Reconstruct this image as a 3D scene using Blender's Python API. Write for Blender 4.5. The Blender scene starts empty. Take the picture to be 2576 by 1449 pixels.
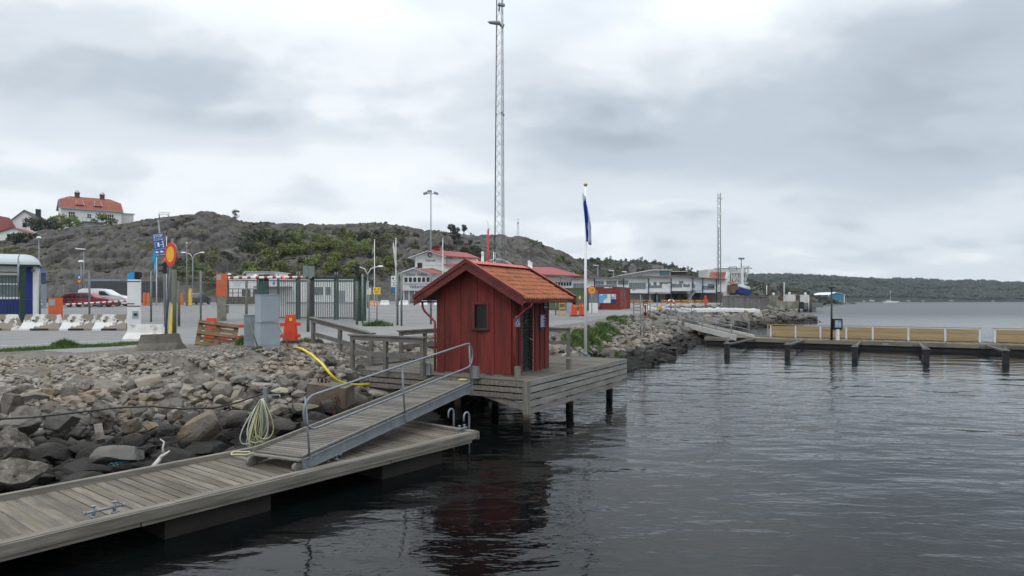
import bpy, bmesh, math, random
import numpy as np
from mathutils import Vector as V, Matrix, noise, Euler
R=math.radians
random.seed(7); rnd=random.random; ru=random.uniform
S=bpy.context.scene; COL=S.collection
# ---------------------------------------------------------------- camera
F=1680.; CX=1288.; VH=754.; H=3.49          # focal length, centre, horizon in a 2576x1449 frame; eye height above the water
cam=bpy.data.cameras.new('camera'); cam.sensor_width=36; cam.lens=36*F/2576
cam.shift_y=(VH-724.5)/2576; cam.clip_start=.1; cam.clip_end=12000
co=bpy.data.objects.new('camera',cam); COL.objects.link(co); co.location=(0,0,H); co.rotation_euler=(R(90),0,0); S.camera=co
# ---------------------------------------------------------------- sky
W=bpy.data.worlds.new('World'); S.world=W; W.use_nodes=True
nt=W.node_tree; N=nt.nodes; L=nt.links; N.clear()
def wn(t,**k):
    n=N.new(t)
    for a,b in k.items(): setattr(n,a,b)
    return n
def wm(op,a,b=None,c=None):
    n=wn('ShaderNodeMath',operation=op)
    for i,x in enumerate((a,b,c)):
        if x is None: continue
        if isinstance(x,(int,float)): n.inputs[i].default_value=x
        else: L.new(x,n.inputs[i])
    return n.outputs[0]
def wramp(fac,stops,ease='EASE'):
    r=wn('ShaderNodeValToRGB'); r.color_ramp.interpolation=ease
    e=r.color_ramp.elements
    while len(e)<len(stops): e.new(.5)
    for i,(p,c) in enumerate(stops):
        e[i].position=p; e[i].color=(*c,1) if isinstance(c,tuple) else (c,c,c,1)
    L.new(fac,r.inputs[0]); return r.outputs[0]
SUN_EL,SUN_AZ=52,200
geo=wn('ShaderNodeTexCoord'); sep=wn('ShaderNodeSeparateXYZ'); L.new(geo.outputs['Generated'],sep.inputs[0])
dx,dy,dz=sep.outputs
zc=wm('MAXIMUM',dz,0.0); den=wm('ADD',zc,.30)
cmb=wn('ShaderNodeCombineXYZ'); L.new(wm('DIVIDE',dx,den),cmb.inputs[0]); L.new(wm('DIVIDE',dy,den),cmb.inputs[1])
def cloud(scale,det,rough,off,dist=0.):
    mp=wn('ShaderNodeMapping'); L.new(cmb.outputs[0],mp.inputs[0]); mp.inputs['Location'].default_value=off; mp.inputs['Scale'].default_value=(1,1.25,1)
    n=wn('ShaderNodeTexNoise'); n.inputs['Scale'].default_value=scale; n.inputs['Detail'].default_value=det; n.inputs['Roughness'].default_value=rough; n.inputs['Distortion'].default_value=dist
    L.new(mp.outputs[0],n.inputs[0]); return n.outputs['Fac']
big=cloud(.75,2,.4,(2.3,.4,0)); med=cloud(2.1,5,.45,(.7,5.1,0),.15)
fine=cloud(5.,5,.5,(3.7,9.1,0),.2)
mix=wm('ADD',wm('MULTIPLY_ADD',big,.16,.25),wm('MULTIPLY_ADD',med,.26,wm('MULTIPLY',fine,.10)))
mix=wm('SUBTRACT',mix,wm('MULTIPLY',dx,.02))
azi=wm('ARCTAN2',dx,dy); wob=wm('MULTIPLY_ADD',med,.34,-.17); wob2=wm('MULTIPLY_ADD',fine,.16,-.08); azi=wm('ADD',azi,wob); ele=wm('ADD',dz,wm('MULTIPLY_ADD',wob,.30,wm('MULTIPLY',wob2,.5)))
# cloud masses at their bearings and heights in the sky (bearing, height, spread, spread, thinner or thicker)
for a0,e0,sa,se,am in [(-.48,.24,.26,.065,-.022),(-.33,.225,.2,.055,-.038),(.32,.26,.28,.075,-.09),(.56,.175,.26,.055,-.07),(.55,.34,.18,.07,-.07),(.09,.40,.10,.035,-.05),(.12,.225,.14,.03,-.075),
  (-.55,.36,.30,.05,.05),(-.14,.31,.17,.07,.045),(-.40,.185,.24,.03,.05),(-.14,.195,.12,.03,.05),(.28,.135,.15,.025,.045),(.13,.33,.12,.045,.03),(-.3,.1,.5,.06,.03),(.45,.05,.3,.03,-.02)]:
    a_=wm('DIVIDE',wm('SUBTRACT',azi,a0),sa); e_=wm('DIVIDE',wm('SUBTRACT',ele,e0),se); g_=wm('EXPONENT',wm('MULTIPLY',wm('MULTIPLY_ADD',a_,a_,wm('MULTIPLY',e_,e_)),-1.)); mix=wm('MULTIPLY_ADD',g_,am,mix)
lowb=wramp(dz,[(0,.035),(.09,.0),(.3,.0)])
mix=wm('ADD',mix,lowb)
col=wramp(mix,[(.36,(.38,.43,.49)),(.43,(.47,.53,.59)),(.50,(.64,.69,.74)),(.56,(.79,.83,.86)),(.65,(.90,.92,.93))])
zen=wramp(dz,[(0,.97),(.12,1.0),(.34,1.0),(.62,1.9),(1,2.6)],'LINEAR')
mul=wn('ShaderNodeMixRGB',blend_type='MULTIPLY'); mul.inputs[0].default_value=1; L.new(col,mul.inputs[1]); L.new(zen,mul.inputs[2])
bg=wn('ShaderNodeBackground'); L.new(mul.outputs[0],bg.inputs[0]); bg.inputs[1].default_value=1.13
sk=wn('ShaderNodeTexSky',sky_type='NISHITA'); sk.sun_disc=False; sk.sun_elevation=R(SUN_EL); sk.sun_rotation=R(SUN_AZ)
bg2=wn('ShaderNodeBackground'); L.new(sk.outputs[0],bg2.inputs[0]); bg2.inputs[1].default_value=.006
ad=wn('ShaderNodeAddShader'); L.new(bg.outputs[0],ad.inputs[0]); L.new(bg2.outputs[0],ad.inputs[1])
wo=wn('ShaderNodeOutputWorld'); L.new(ad.outputs[0],wo.inputs[0])
sl=bpy.data.lights.new('sun','SUN'); sl.energy=.8; sl.angle=R(25); sl.color=(1,.97,.93)
so=bpy.data.objects.new('sun',sl); COL.objects.link(so)
az=R(SUN_AZ); so.rotation_euler=V((-math.sin(az)*math.cos(R(SUN_EL)),-math.cos(az)*math.cos(R(SUN_EL)),-math.sin(R(SUN_EL)))).to_track_quat('-Z','Y').to_euler(); so.location=(0,0,60)
S.view_settings.view_transform='Standard'; S.view_settings.look='None'; S.view_settings.exposure=0; S.view_settings.gamma=1
S.cycles.max_bounces=6; S.cycles.transparent_max_bounces=12; S.cycles.use_denoising=True
# ---------------------------------------------------------------- pixel -> place
def P(u,v,z):
    Y=(H-z)*F/(v-VH); return V(((u-CX)/F*Y,Y,z))
def D(u,v,Y): return V(((u-CX)/F*Y,Y,H-(v-VH)*Y/F))
def lerp(x,xs,ys): return float(np.interp(x,xs,ys))
def sst(a,b,x):
    t=min(1,max(0,(x-a)/(b-a))); return t*t*(3-2*t)
def zg(x,y):
    z=lerp(y,[0,20,35,75,95,150,300],[1.85,1.88,1.92,2.72,2.95,3.2,3.3])
    return z-.28*sst(-6,8,x)*sst(40,60,y)
def B(u,Y,dz=0):
    X=(u-CX)/F*Y; return V((X,Y,zg(X,Y)+dz))
def ZV(v,Y): return H-(v-VH)*Y/F
# ---------------------------------------------------------------- mesh helpers
class MB:
    def __init__(s): s.v=[]; s.f=[]; s.sm=[]
    def add(s,vs,fs,sm=False):
        o=len(s.v); s.v+=[tuple(p) for p in vs]; s.f+=[tuple(i+o for i in f) for f in fs]; s.sm+=[sm]*len(fs); return s
    def box(s,c,d,M=None,taper=1.):
        c=V(c); x,y,z=[q/2 for q in d]; vs=[]
        for k in (-1,1):
            t=taper if k>0 else 1
            for a,b in ((-1,-1),(1,-1),(1,1),(-1,1)): vs.append(V((a*x*t,b*y*t,k*z)))
        if M is not None: vs=[M@p for p in vs]
        return s.add([p+c for p in vs],[(3,2,1,0),(4,5,6,7),(0,1,5,4),(1,2,6,5),(2,3,7,6),(3,0,4,7)])
    def bx(s,x0,x1,y0,y1,z0,z1): return s.box(((x0+x1)/2,(y0+y1)/2,(z0+z1)/2),(x1-x0,y1-y0,z1-z0))
    def beam(s,p,q,w,h,up=(0,0,1)):
        p=V(p);q=V(q);d=(q-p).normalized(); u=V(up)
        if abs(d.dot(u))>.99: u=V((0,1,0))
        a=d.cross(u).normalized(); b=a.cross(d)
        vs=[e+a*(i*w/2)+b*(j*h/2) for e in (p,q) for i,j in ((-1,-1),(1,-1),(1,1),(-1,1))]
        return s.add(vs,[(0,1,2,3),(7,6,5,4),(4,5,1,0),(5,6,2,1),(6,7,3,2),(7,4,0,3)])
    def tube(s,pts,r,n=8,cap=True,sm=True):
        pts=[V(p) for p in pts]; rs=r if isinstance(r,(list,tuple)) else [r]*len(pts); o=[]; a=None
        for i,p in enumerate(pts):
            d=(pts[min(i+1,len(pts)-1)]-pts[max(i-1,0)]).normalized()
            if a is None: a=d.cross(V((0,0,1)) if abs(d.z)<.9 else V((1,0,0))).normalized()
            a=(a-d*a.dot(d)).normalized(); b=d.cross(a)
            o+=[p+(a*math.cos(2*math.pi*k/n)+b*math.sin(2*math.pi*k/n))*rs[i] for k in range(n)]
        fs=[(i*n+k,i*n+(k+1)%n,(i+1)*n+(k+1)%n,(i+1)*n+k) for i in range(len(pts)-1) for k in range(n)]
        s.add(o,fs,sm)
        if cap:
            m=len(s.v)-len(o); s.f+=[tuple(m+k for k in range(n))[::-1],tuple(m+(len(pts)-1)*n+k for k in range(n))]; s.sm+=[False,False]
        return s
    def ball(s,c,r,n=10,sc=(1,1,1)):
        vs=[];fs=[]; m=n//2
        for i in range(m+1):
            for k in range(n):
                a=math.pi*i/m; b=2*math.pi*k/n; vs.append(V(c)+V((math.sin(a)*math.cos(b)*r*sc[0],math.sin(a)*math.sin(b)*r*sc[1],math.cos(a)*r*sc[2])))
        for i in range(m):
            for k in range(n): fs.append((i*n+k,(i+1)*n+k,(i+1)*n+(k+1)%n,i*n+(k+1)%n))
        return s.add(vs,fs,True)
    def prism(s,pts,vec):
        n=len(pts); pts=[V(p) for p in pts]; vec=V(vec)
        return s.add(pts+[p+vec for p in pts],[tuple(range(n))[::-1],tuple(range(n,2*n))]+[(i,(i+1)%n,n+(i+1)%n,n+i) for i in range(n)])
    def build(s,name,mat,parent=None,world=False,loc=None):
        me=bpy.data.meshes.new(name); vs=s.v
        if world and parent is not None:
            Mi=MATS[parent.name].inverted(); vs=[tuple(Mi@V(p)) for p in vs]
        if loc is not None and parent is None: vs=[(p[0]-loc[0],p[1]-loc[1],p[2]-loc[2]) for p in vs]
        me.from_pydata(vs,[],s.f); me.polygons.foreach_set('use_smooth',s.sm); 
        bm=bmesh.new(); bm.from_mesh(me); bmesh.ops.recalc_face_normals(bm,faces=bm.faces); bm.to_mesh(me); bm.free()
        if mat is not None: me.materials.append(mat)
        o=bpy.data.objects.new(name,me); COL.objects.link(o)
        if parent is not None: o.parent=parent
        elif loc is not None: o.location=loc
        return o
MATS={}
def tag(o,label=None,cat=None,group=None,kind=None):
    if label: o['label']=label
    if cat: o['category']=cat
    if group: o['group']=group
    if kind: o['kind']=kind
    return o
def thing(name,label,cat,loc,rz=0,group=None):
    o=bpy.data.objects.new(name,None); COL.objects.link(o); o.location=loc; o.rotation_euler=(0,0,rz); o.empty_display_size=.3
    MATS[o.name]=Matrix.Translation(V(loc))@Matrix.Rotation(rz,4,'Z')
    return tag(o,label,cat,group)
def dup(root,loc,rz=None,label=None,scale=None,group=None):
    r=root.copy(); COL.objects.link(r); r.location=loc
    if rz is not None: r.rotation_euler=(0,0,rz) if not isinstance(rz,tuple) else rz
    if scale is not None: r.scale=(scale,)*3 if isinstance(scale,(int,float)) else scale
    if label: r['label']=label
    if group: r['group']=group
    for ch in list(root.children):
        c=ch.copy(); COL.objects.link(c); c.parent=r
        for g in list(ch.children):
            d=g.copy(); COL.objects.link(d); d.parent=c
    return r
def text(s,size,mat,parent,M,name='lettering',extr=.004,align='CENTER',width=None):
    cu=bpy.data.curves.new('t','FONT'); cu.body=s; cu.size=size; cu.extrude=extr; cu.align_x=align; cu.align_y='CENTER'; cu.resolution_u=3
    to=bpy.data.objects.new('t',cu); COL.objects.link(to); bpy.context.view_layer.update()
    me=bpy.data.meshes.new_from_object(to.evaluated_get(bpy.context.evaluated_depsgraph_get()))
    bpy.data.objects.remove(to); me.name=name; me.materials.clear(); me.materials.append(mat)
    if width:
        xs=[v.co.x for v in me.vertices]; k=width/(max(xs)-min(xs))
        for v in me.vertices: v.co.x*=k
    me.transform(M); o=bpy.data.objects.new(name,me); COL.objects.link(o); o.parent=parent; return o
FACE=Matrix.Rotation(R(90),4,'X')          # lettering that faces local -y
def onwall(x,y,z,rz=0): return Matrix.Translation(V((x,y,z)))@Matrix.Rotation(rz,4,'Z')@FACE
# ---------------------------------------------------------------- materials
def srgb(h):
    h=h.lstrip('#'); c=[int(h[i:i+2],16)/255 for i in (0,2,4)]
    return tuple(x/12.92 if x<=.04045 else ((x+.055)/1.055)**2.4 for x in c)
def mat(name,c,rough=.8,var=.18,scale=3.,bump=0.,bscale=25.,metal=0.,c2=None,s2=1.5,t2=.55,w2=.06,isl=0.,objr=0.,stretch=(1,1,1),coord='Object',emit=None,es=1.,spec=.4,wet=None,c3=None,s3=.6,t3=.55,w3=.08,detail=6.,trans=0.,alpha=1.):
    m=bpy.data.materials.new(name); m.use_nodes=True; T=m.node_tree; n=T.nodes; l=T.links; b=n['Principled BSDF']
    b.inputs['Roughness'].default_value=rough; b.inputs['Metallic'].default_value=metal; b.inputs['Specular IOR Level'].default_value=spec
    if trans: b.inputs['Transmission Weight'].default_value=trans
    if alpha<1: b.inputs['Alpha'].default_value=alpha
    tc=n.new('ShaderNodeTexCoord'); gm=n.new('ShaderNodeNewGeometry')
    mp=n.new('ShaderNodeMapping'); mp.inputs['Scale'].default_value=stretch
    l.new(gm.outputs['Position'] if coord=='World' else tc.outputs[coord],mp.inputs[0])
    def nz(sc,d=detail,r=.6):
        q=n.new('ShaderNodeTexNoise'); q.inputs['Scale'].default_value=sc; q.inputs['Detail'].default_value=d; q.inputs['Roughness'].default_value=r; l.new(mp.outputs[0],q.inputs[0]); return q.outputs['Fac']
    def ramp(fac,a,bb,ca,cb):
        q=n.new('ShaderNodeValToRGB'); q.color_ramp.elements[0].position=max(0,a); q.color_ramp.elements[1].position=min(1,bb)
        q.color_ramp.elements[0].color=(*ca,1); q.color_ramp.elements[1].color=(*cb,1); l.new(fac,q.inputs[0]); return q.outputs[0]
    def mixc(fac,a,bb,mode='MIX'):
        q=n.new('ShaderNodeMixRGB'); q.blend_type=mode
        for i,x in enumerate((fac,a,bb)):
            if isinstance(x,(int,float)): q.inputs[i].default_value=x
            elif isinstance(x,tuple): q.inputs[i].default_value=(*x,1)
            else: l.new(x,q.inputs[i])
        return q.outputs[0]
    lo=tuple(x*(1-var) for x in c); hi=tuple(min(1,x*(1+var)) for x in c)
    out=ramp(nz(scale),.3,.7,lo,hi)
    if c2: out=mixc(ramp(nz(s2,8.),t2-w2,t2+w2,(0,0,0),(1,1,1)),out,c2)
    if c3: out=mixc(ramp(nz(s3,8.,.7),t3-w3,t3+w3,(0,0,0),(1,1,1)),out,c3)
    if isl:
        q=n.new('ShaderNodeMapRange'); q.inputs[3].default_value=1-isl; q.inputs[4].default_value=1+isl*.7; l.new(gm.outputs['Random Per Island'],q.inputs[0])
        h=n.new('ShaderNodeCombineColor'); [l.new(q.outputs[0],h.inputs[i]) for i in range(3)]
        out=mixc(1.,out,h.outputs[0],'MULTIPLY')
    if objr:
        oi=n.new('ShaderNodeObjectInfo'); q=n.new('ShaderNodeMapRange'); q.inputs[3].default_value=1-objr; q.inputs[4].default_value=1+objr; l.new(oi.outputs['Random'],q.inputs[0])
        h=n.new('ShaderNodeCombineColor'); [l.new(q.outputs[0],h.inputs[i]) for i in range(3)]
        out=mixc(1.,out,h.outputs[0],'MULTIPLY')
    if wet:            # stain of wrack and algae below the tide line
        sp=n.new('ShaderNodeSeparateXYZ'); l.new(gm.outputs['Position'],sp.inputs[0])
        q=n.new('ShaderNodeTexNoise'); q.inputs['Scale'].default_value=1.1; q.inputs['Detail'].default_value=4; l.new(gm.outputs['Position'],q.inputs[0])
        a=n.new('ShaderNodeMath'); a.operation='MULTIPLY_ADD'; l.new(q.outputs['Fac'],a.inputs[0]); a.inputs[1].default_value=-.55; l.new(sp.outputs[2],a.inputs[2])
        k=ramp(a.outputs[0],max(.0,wet[0]),wet[1],(1,1,1),(0,0,0)); out=mixc(k,out,wet[2])
    l.new(out,b.inputs['Base Color'])
    if bump:
        bp=n.new('ShaderNodeBump'); bp.inputs['Strength'].default_value=bump; bp.inputs['Distance'].default_value=.05; l.new(nz(bscale,8.),bp.inputs['Height']); l.new(bp.outputs[0],b.inputs['Normal'])
    if emit:
        b.inputs['Emission Color'].default_value=(*emit,1); b.inputs['Emission Strength'].default_value=es
    return m
WETC=(.021,.019,.016)
m_deck=mat('deck_wood',(.112,.099,.080),.9,.34,2.2,.35,12,isl=.28,stretch=(6,.5,6),c2=(.13,.12,.05),s2=.9,t2=.66,w2=.08)
m_deckx=mat('deck_wood_across',(.130,.112,.088),.9,.42,2.2,.35,12,isl=.28,stretch=(6,.5,6),c2=(.105,.092,.045),s2=.8,t2=.64,w2=.1,c3=(.17,.158,.14),s3=1.1,t3=.62)
m_beam=mat('weathered_wood',(.152,.138,.115),.9,.4,2.2,.35,14,isl=.15,stretch=(.5,6,6),c2=(.13,.11,.07),s2=1.2,t2=.64)
m_slat=mat('silvery_slat_wood',(.215,.208,.19),.9,.33,2.2,.35,14,isl=.2,stretch=(.5,6,6),c2=(.13,.125,.09),s2=.8,t2=.62)
m_beamz=mat('weathered_post_wood',(.16,.15,.13),.9,.25,2.2,.3,14,isl=.15,stretch=(6,6,.5))
m_rail=mat('railing_wood',(.125,.12,.108),.9,.25,3,.2,14,isl=.2)
m_pile=mat('pile_wood',(.085,.055,.035),.9,.4,4,.4,14,stretch=(4,4,1),wet=(-.0,.2,(.008,.008,.007)))
m_steel=mat('galvanised_steel',(.195,.215,.235),.5,.2,5,.05,60,metal=.35)
m_steeld=mat('dull_steel',(.16,.17,.17),.6,.25,5,.05,60,metal=.3)
m_black=mat('black_metal',(.012,.013,.014),.5,.3,6)
m_rubber=mat('rubber',(.03,.03,.03),.9,.3,6)
m_red=mat('falu_red_paint',(.145,.020,.015),.85,.34,3,.35,30,isl=.22,stretch=(4,4,.4),c2=(.085,.016,.012),s2=1.2,t2=.56,w2=.12,c3=(.19,.055,.042),s3=4.,t3=.66,w3=.05)
m_redt=mat('red_trim_paint',(.24,.035,.028),.6,.25,3,.1,30,c2=(.16,.12,.08),s2=1.6,t2=.78)
m_redd=mat('dark_red_trim',(.10,.018,.015),.7,.3,3,.1,30)
m_white=mat('white_paint',(.62,.63,.62),.7,.08,2,.03,20)
m_whited=mat('dull_white_wall',(.50,.51,.50),.8,.08,2,.05,20)
m_glass=mat('dark_glass',(.012,.014,.014),.2,.3,2,spec=.22)
m_glassg=mat('grey_glass',(.10,.13,.14),.15,.3,2,spec=.7)
m_blue=mat('sign_blue',(.02,.09,.30),.5,.1,3)
m_navy=mat('navy_blue',(.015,.03,.12),.6,.15,3)
m_orange=mat('orange_paint',(.50,.10,.03),.6,.15,2,.03,20,c2=(.33,.08,.03),s2=1.5,t2=.62,w2=.1)
m_redor=mat('orange_red_plastic',(.56,.055,.02),.6,.2,4,.03,20,c2=(.33,.05,.025),s2=3.,t2=.6,w2=.1)
m_yellow=mat('yellow_plastic',(.70,.50,.02),.5,.12,4)
m_green=mat('dark_green_paint',(.010,.042,.030),.6,.25,3)
m_grey=mat('light_grey_sheet',(.27,.31,.35),.6,.07,2)
m_grey2=mat('mid_grey_sheet',(.20,.235,.26),.6,.08,2)
m_conc=mat('stained_concrete',(.21,.195,.165),.95,.3,3,.3,30,c2=(.09,.08,.06),s2=2.2,t2=.58)
m_concw=mat('flaking_white_concrete',(.62,.62,.60),.9,.06,3,.2,30,c2=(.22,.19,.15),s2=1.5,t2=.50,w2=.012)
m_concl=mat('worn_white_concrete',(.58,.58,.55),.9,.1,3,.2,30,c2=(.30,.28,.24),s2=2.,t2=.58,w2=.05)
m_tile=mat('clay_roof_tile',(.30,.098,.045),.85,.3,5,.25,30,isl=.14,c2=(.13,.07,.035),s2=2.6,t2=.60,w2=.12)
m_rtile=mat('red_roof_sheet',(.24,.05,.045),.7,.15,1.5,.1,20)
m_otile=mat('orange_roof_tile',(.215,.066,.042),.8,.22,1.2,.1,20)
m_dslate=mat('dark_roof',(.06,.062,.065),.8,.2,1)
m_text=mat('dark_blue_lettering',(.015,.03,.12),.6,.05,3)
m_textw=mat('white_lettering',(.72,.74,.76),.6,.05,3)
m_textk=mat('black_lettering',(.015,.015,.015),.6,.05,3)
m_wood=mat('pallet_wood',(.185,.125,.072),.85,.3,4,.2,20,isl=.2)
m_pine=mat('fresh_pine_boards',(.285,.205,.098),.8,.2,3,.1,20,isl=.16,stretch=(.4,4,8))
m_leafl=mat('spring_leaves',(.135,.165,.045),.8,.3,2,objr=.3,isl=.35)
m_leafm=mat('olive_leaves',(.115,.115,.055),.8,.3,2,objr=.3,isl=.35)
m_leafd=mat('dark_leaves',(.042,.052,.032),.85,.3,2,objr=.25,isl=.35)
m_bark=mat('bark',(.06,.05,.04),.9,.3,5)
m_grass=mat('grass_blades',(.075,.125,.028),.85,.3,1.3,isl=.4,c2=(.13,.12,.05),s2=1.2,t2=.62,coord='World')
m_rock=mat('granite_boulder',(.135,.118,.096),.92,.4,2.2,.9,7,objr=.3,c2=(.105,.10,.095),s2=1.3,t2=.55,w2=.1,wet=(.32,.68,WETC))
m_rocko=mat('ochre_boulder',(.20,.145,.085),.92,.4,2.2,.9,7,objr=.25,c2=(.15,.135,.115),s2=1.1,t2=.52,w2=.08,wet=(.2,.42,WETC))
m_rockl=mat('pale_boulder',(.25,.225,.185),.92,.3,2.2,.9,7,objr=.25,c2=(.21,.17,.115),s2=1.1,t2=.56,w2=.1,wet=(.15,.45,WETC))
m_stones=mat('bank_stones',(.17,.155,.135),.95,.25,3,.4,20,isl=.45,coord='World',c3=(.17,.12,.075),s3=.5,t3=.6,wet=(.25,.55,WETC))
# ================================================================ SETTING: water, ground, hills
SH=[(-60,-50),(-28,-14),(-8.3,9.7),(-3.9,15.9),(-2.4,21),(0,26),(4,31),(6.4,34.3),(9.6,40.2),(13.3,50.5),(19,62.4),(25.8,77),(35,88.8),(44,99),(48,104),(45,112),(46,130),(56,155),(78,200),(120,290),(185,420)]
LANDP=np.array(SH+[(-500,420),(-500,-50)],float); SHA=np.array(SH,float)
WY=[0,10,13.5,16,18.5,25,35,50,65,80,100,112,130]; WW=[12.3,12.3,9.8,6.2,4.4,4.2,4.4,4.6,6,9.5,8,5,1.5]
def sdist(px,py):
    px=np.asarray(px,float); py=np.asarray(py,float); best=np.full(px.shape,1e9); wy=np.zeros(px.shape)
    for (ax,ay),(bx,by) in zip(SHA[:-1],SHA[1:]):
        ex,ey=bx-ax,by-ay; t=np.clip(((px-ax)*ex+(py-ay)*ey)/(ex*ex+ey*ey),0,1)
        d=np.hypot(px-ax-t*ex,py-ay-t*ey); m=d<best; best=np.where(m,d,best); wy=np.where(m,ay+t*ey,wy)
    ins=np.zeros(px.shape,bool); n=len(LANDP)
    for i in range(n):
        x1,y1=LANDP[i]; x2,y2=LANDP[(i+1)%n]
        c=((y1>py)!=(y2>py)); ins^=c&(px<(x2-x1)*(py-y1)/np.where(y2==y1,1e-9,y2-y1)+x1)
    return np.where(ins,best,-best),np.interp(wy,WY,WW)
def zgn(x,y):
    z=np.interp(y,[0,20,35,75,95,150,300],[1.85,1.88,1.92,2.72,2.95,3.2,3.3])
    s=lambda a,b,q:(lambda t:t*t*(3-2*t))(np.clip((q-a)/(b-a),0,1))
    z=z-.28*s(-6,8,x)*s(40,60,y)
    return z+.24*np.exp(-((x+8.2)**2/3.5+(y-21.4)**2/4.))-.35*s(-9,-16,x)*s(22,15,y)
def hgt(px,py):
    d,w=sdist(px,py); zt=zgn(np.asarray(px,float),np.asarray(py,float)); t=np.clip(d/w,-3,1)
    tt=np.maximum(t,0); lf=np.clip((24-np.asarray(py,float))/4,0,1); pr=np.power(tt,.85)*(1-lf)+np.interp(tt,[0,.25,.40,.50,.72,1],[0,.17,.32,.62,.80,1])*lf; z=np.where(t>0,zt*pr,t*2.2)
    return np.maximum(z,-2.5),d,w
def hz(x,y): return float(hgt(np.array([x]),np.array([y]))[0][0])
# ground: one sheet, finer near the eye
us=np.concatenate([np.arange(-2200,-200,60),np.arange(-200,2200,7.5),np.arange(2200,3400,60)])
ys=[5.5]
while ys[-1]<420: ys.append(ys[-1]*1.0135+.02)
ys=np.array(ys); UU,YY=np.meshgrid(us,ys); XX=(UU-CX)/F*YY
ZZ,DD,WWd=hgt(XX,YY)
rng=np.random.default_rng(3)
lump=np.zeros(XX.shape)
for j in range(XX.shape[0]):
    for i in range(XX.shape[1]):
        if -1.<DD[j,i]<WWd[j,i]*1.05 and YY[j,i]<125:
            p=V((XX[j,i],YY[j,i],0)); lump[j,i]=noise.fractal(p*.9,1,2,4)*.16+noise.noise(p*3.1)*.05
edge=np.clip((WWd-DD)/1.5,0,1)*np.clip((DD+1.),0,1); ZZ=ZZ+lump*edge
nr,nc=XX.shape
verts=np.stack([XX,YY,ZZ],-1).reshape(-1,3)
idx=np.arange(nr*nc).reshape(nr,nc)
faces=np.stack([idx[:-1,:-1],idx[:-1,1:],idx[1:,1:],idx[1:,:-1]],-1).reshape(-1,4)
keep=(DD.reshape(-1)[faces].max(1)>-4); faces=faces[keep]
me=bpy.data.meshes.new('ground'); me.from_pydata(verts.tolist(),[],faces.tolist())
at=me.attributes.new('bank','FLOAT','POINT'); at.data.foreach_set('value',np.clip(np.maximum((WWd+1.5+np.clip((25-YY)*.9,0,3.2)*(XX<-8.5)-DD)/1.2,(np.exp(-((XX+8.3)**2/10+(YY-22.2)**2/5))-.3)*4)+np.clip(((20.1+(XX+15.7)*1.03)-YY)*3,0,1)*(XX<-10.5),0,1).reshape(-1).astype('f'))
me.polygons.foreach_set('use_smooth',[True]*len(me.polygons))
ground=bpy.data.objects.new('ground',me); COL.objects.link(ground); tag(ground,'asphalt yard sloping to a gravelly stone bank at the water',None,None,'structure')
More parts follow.
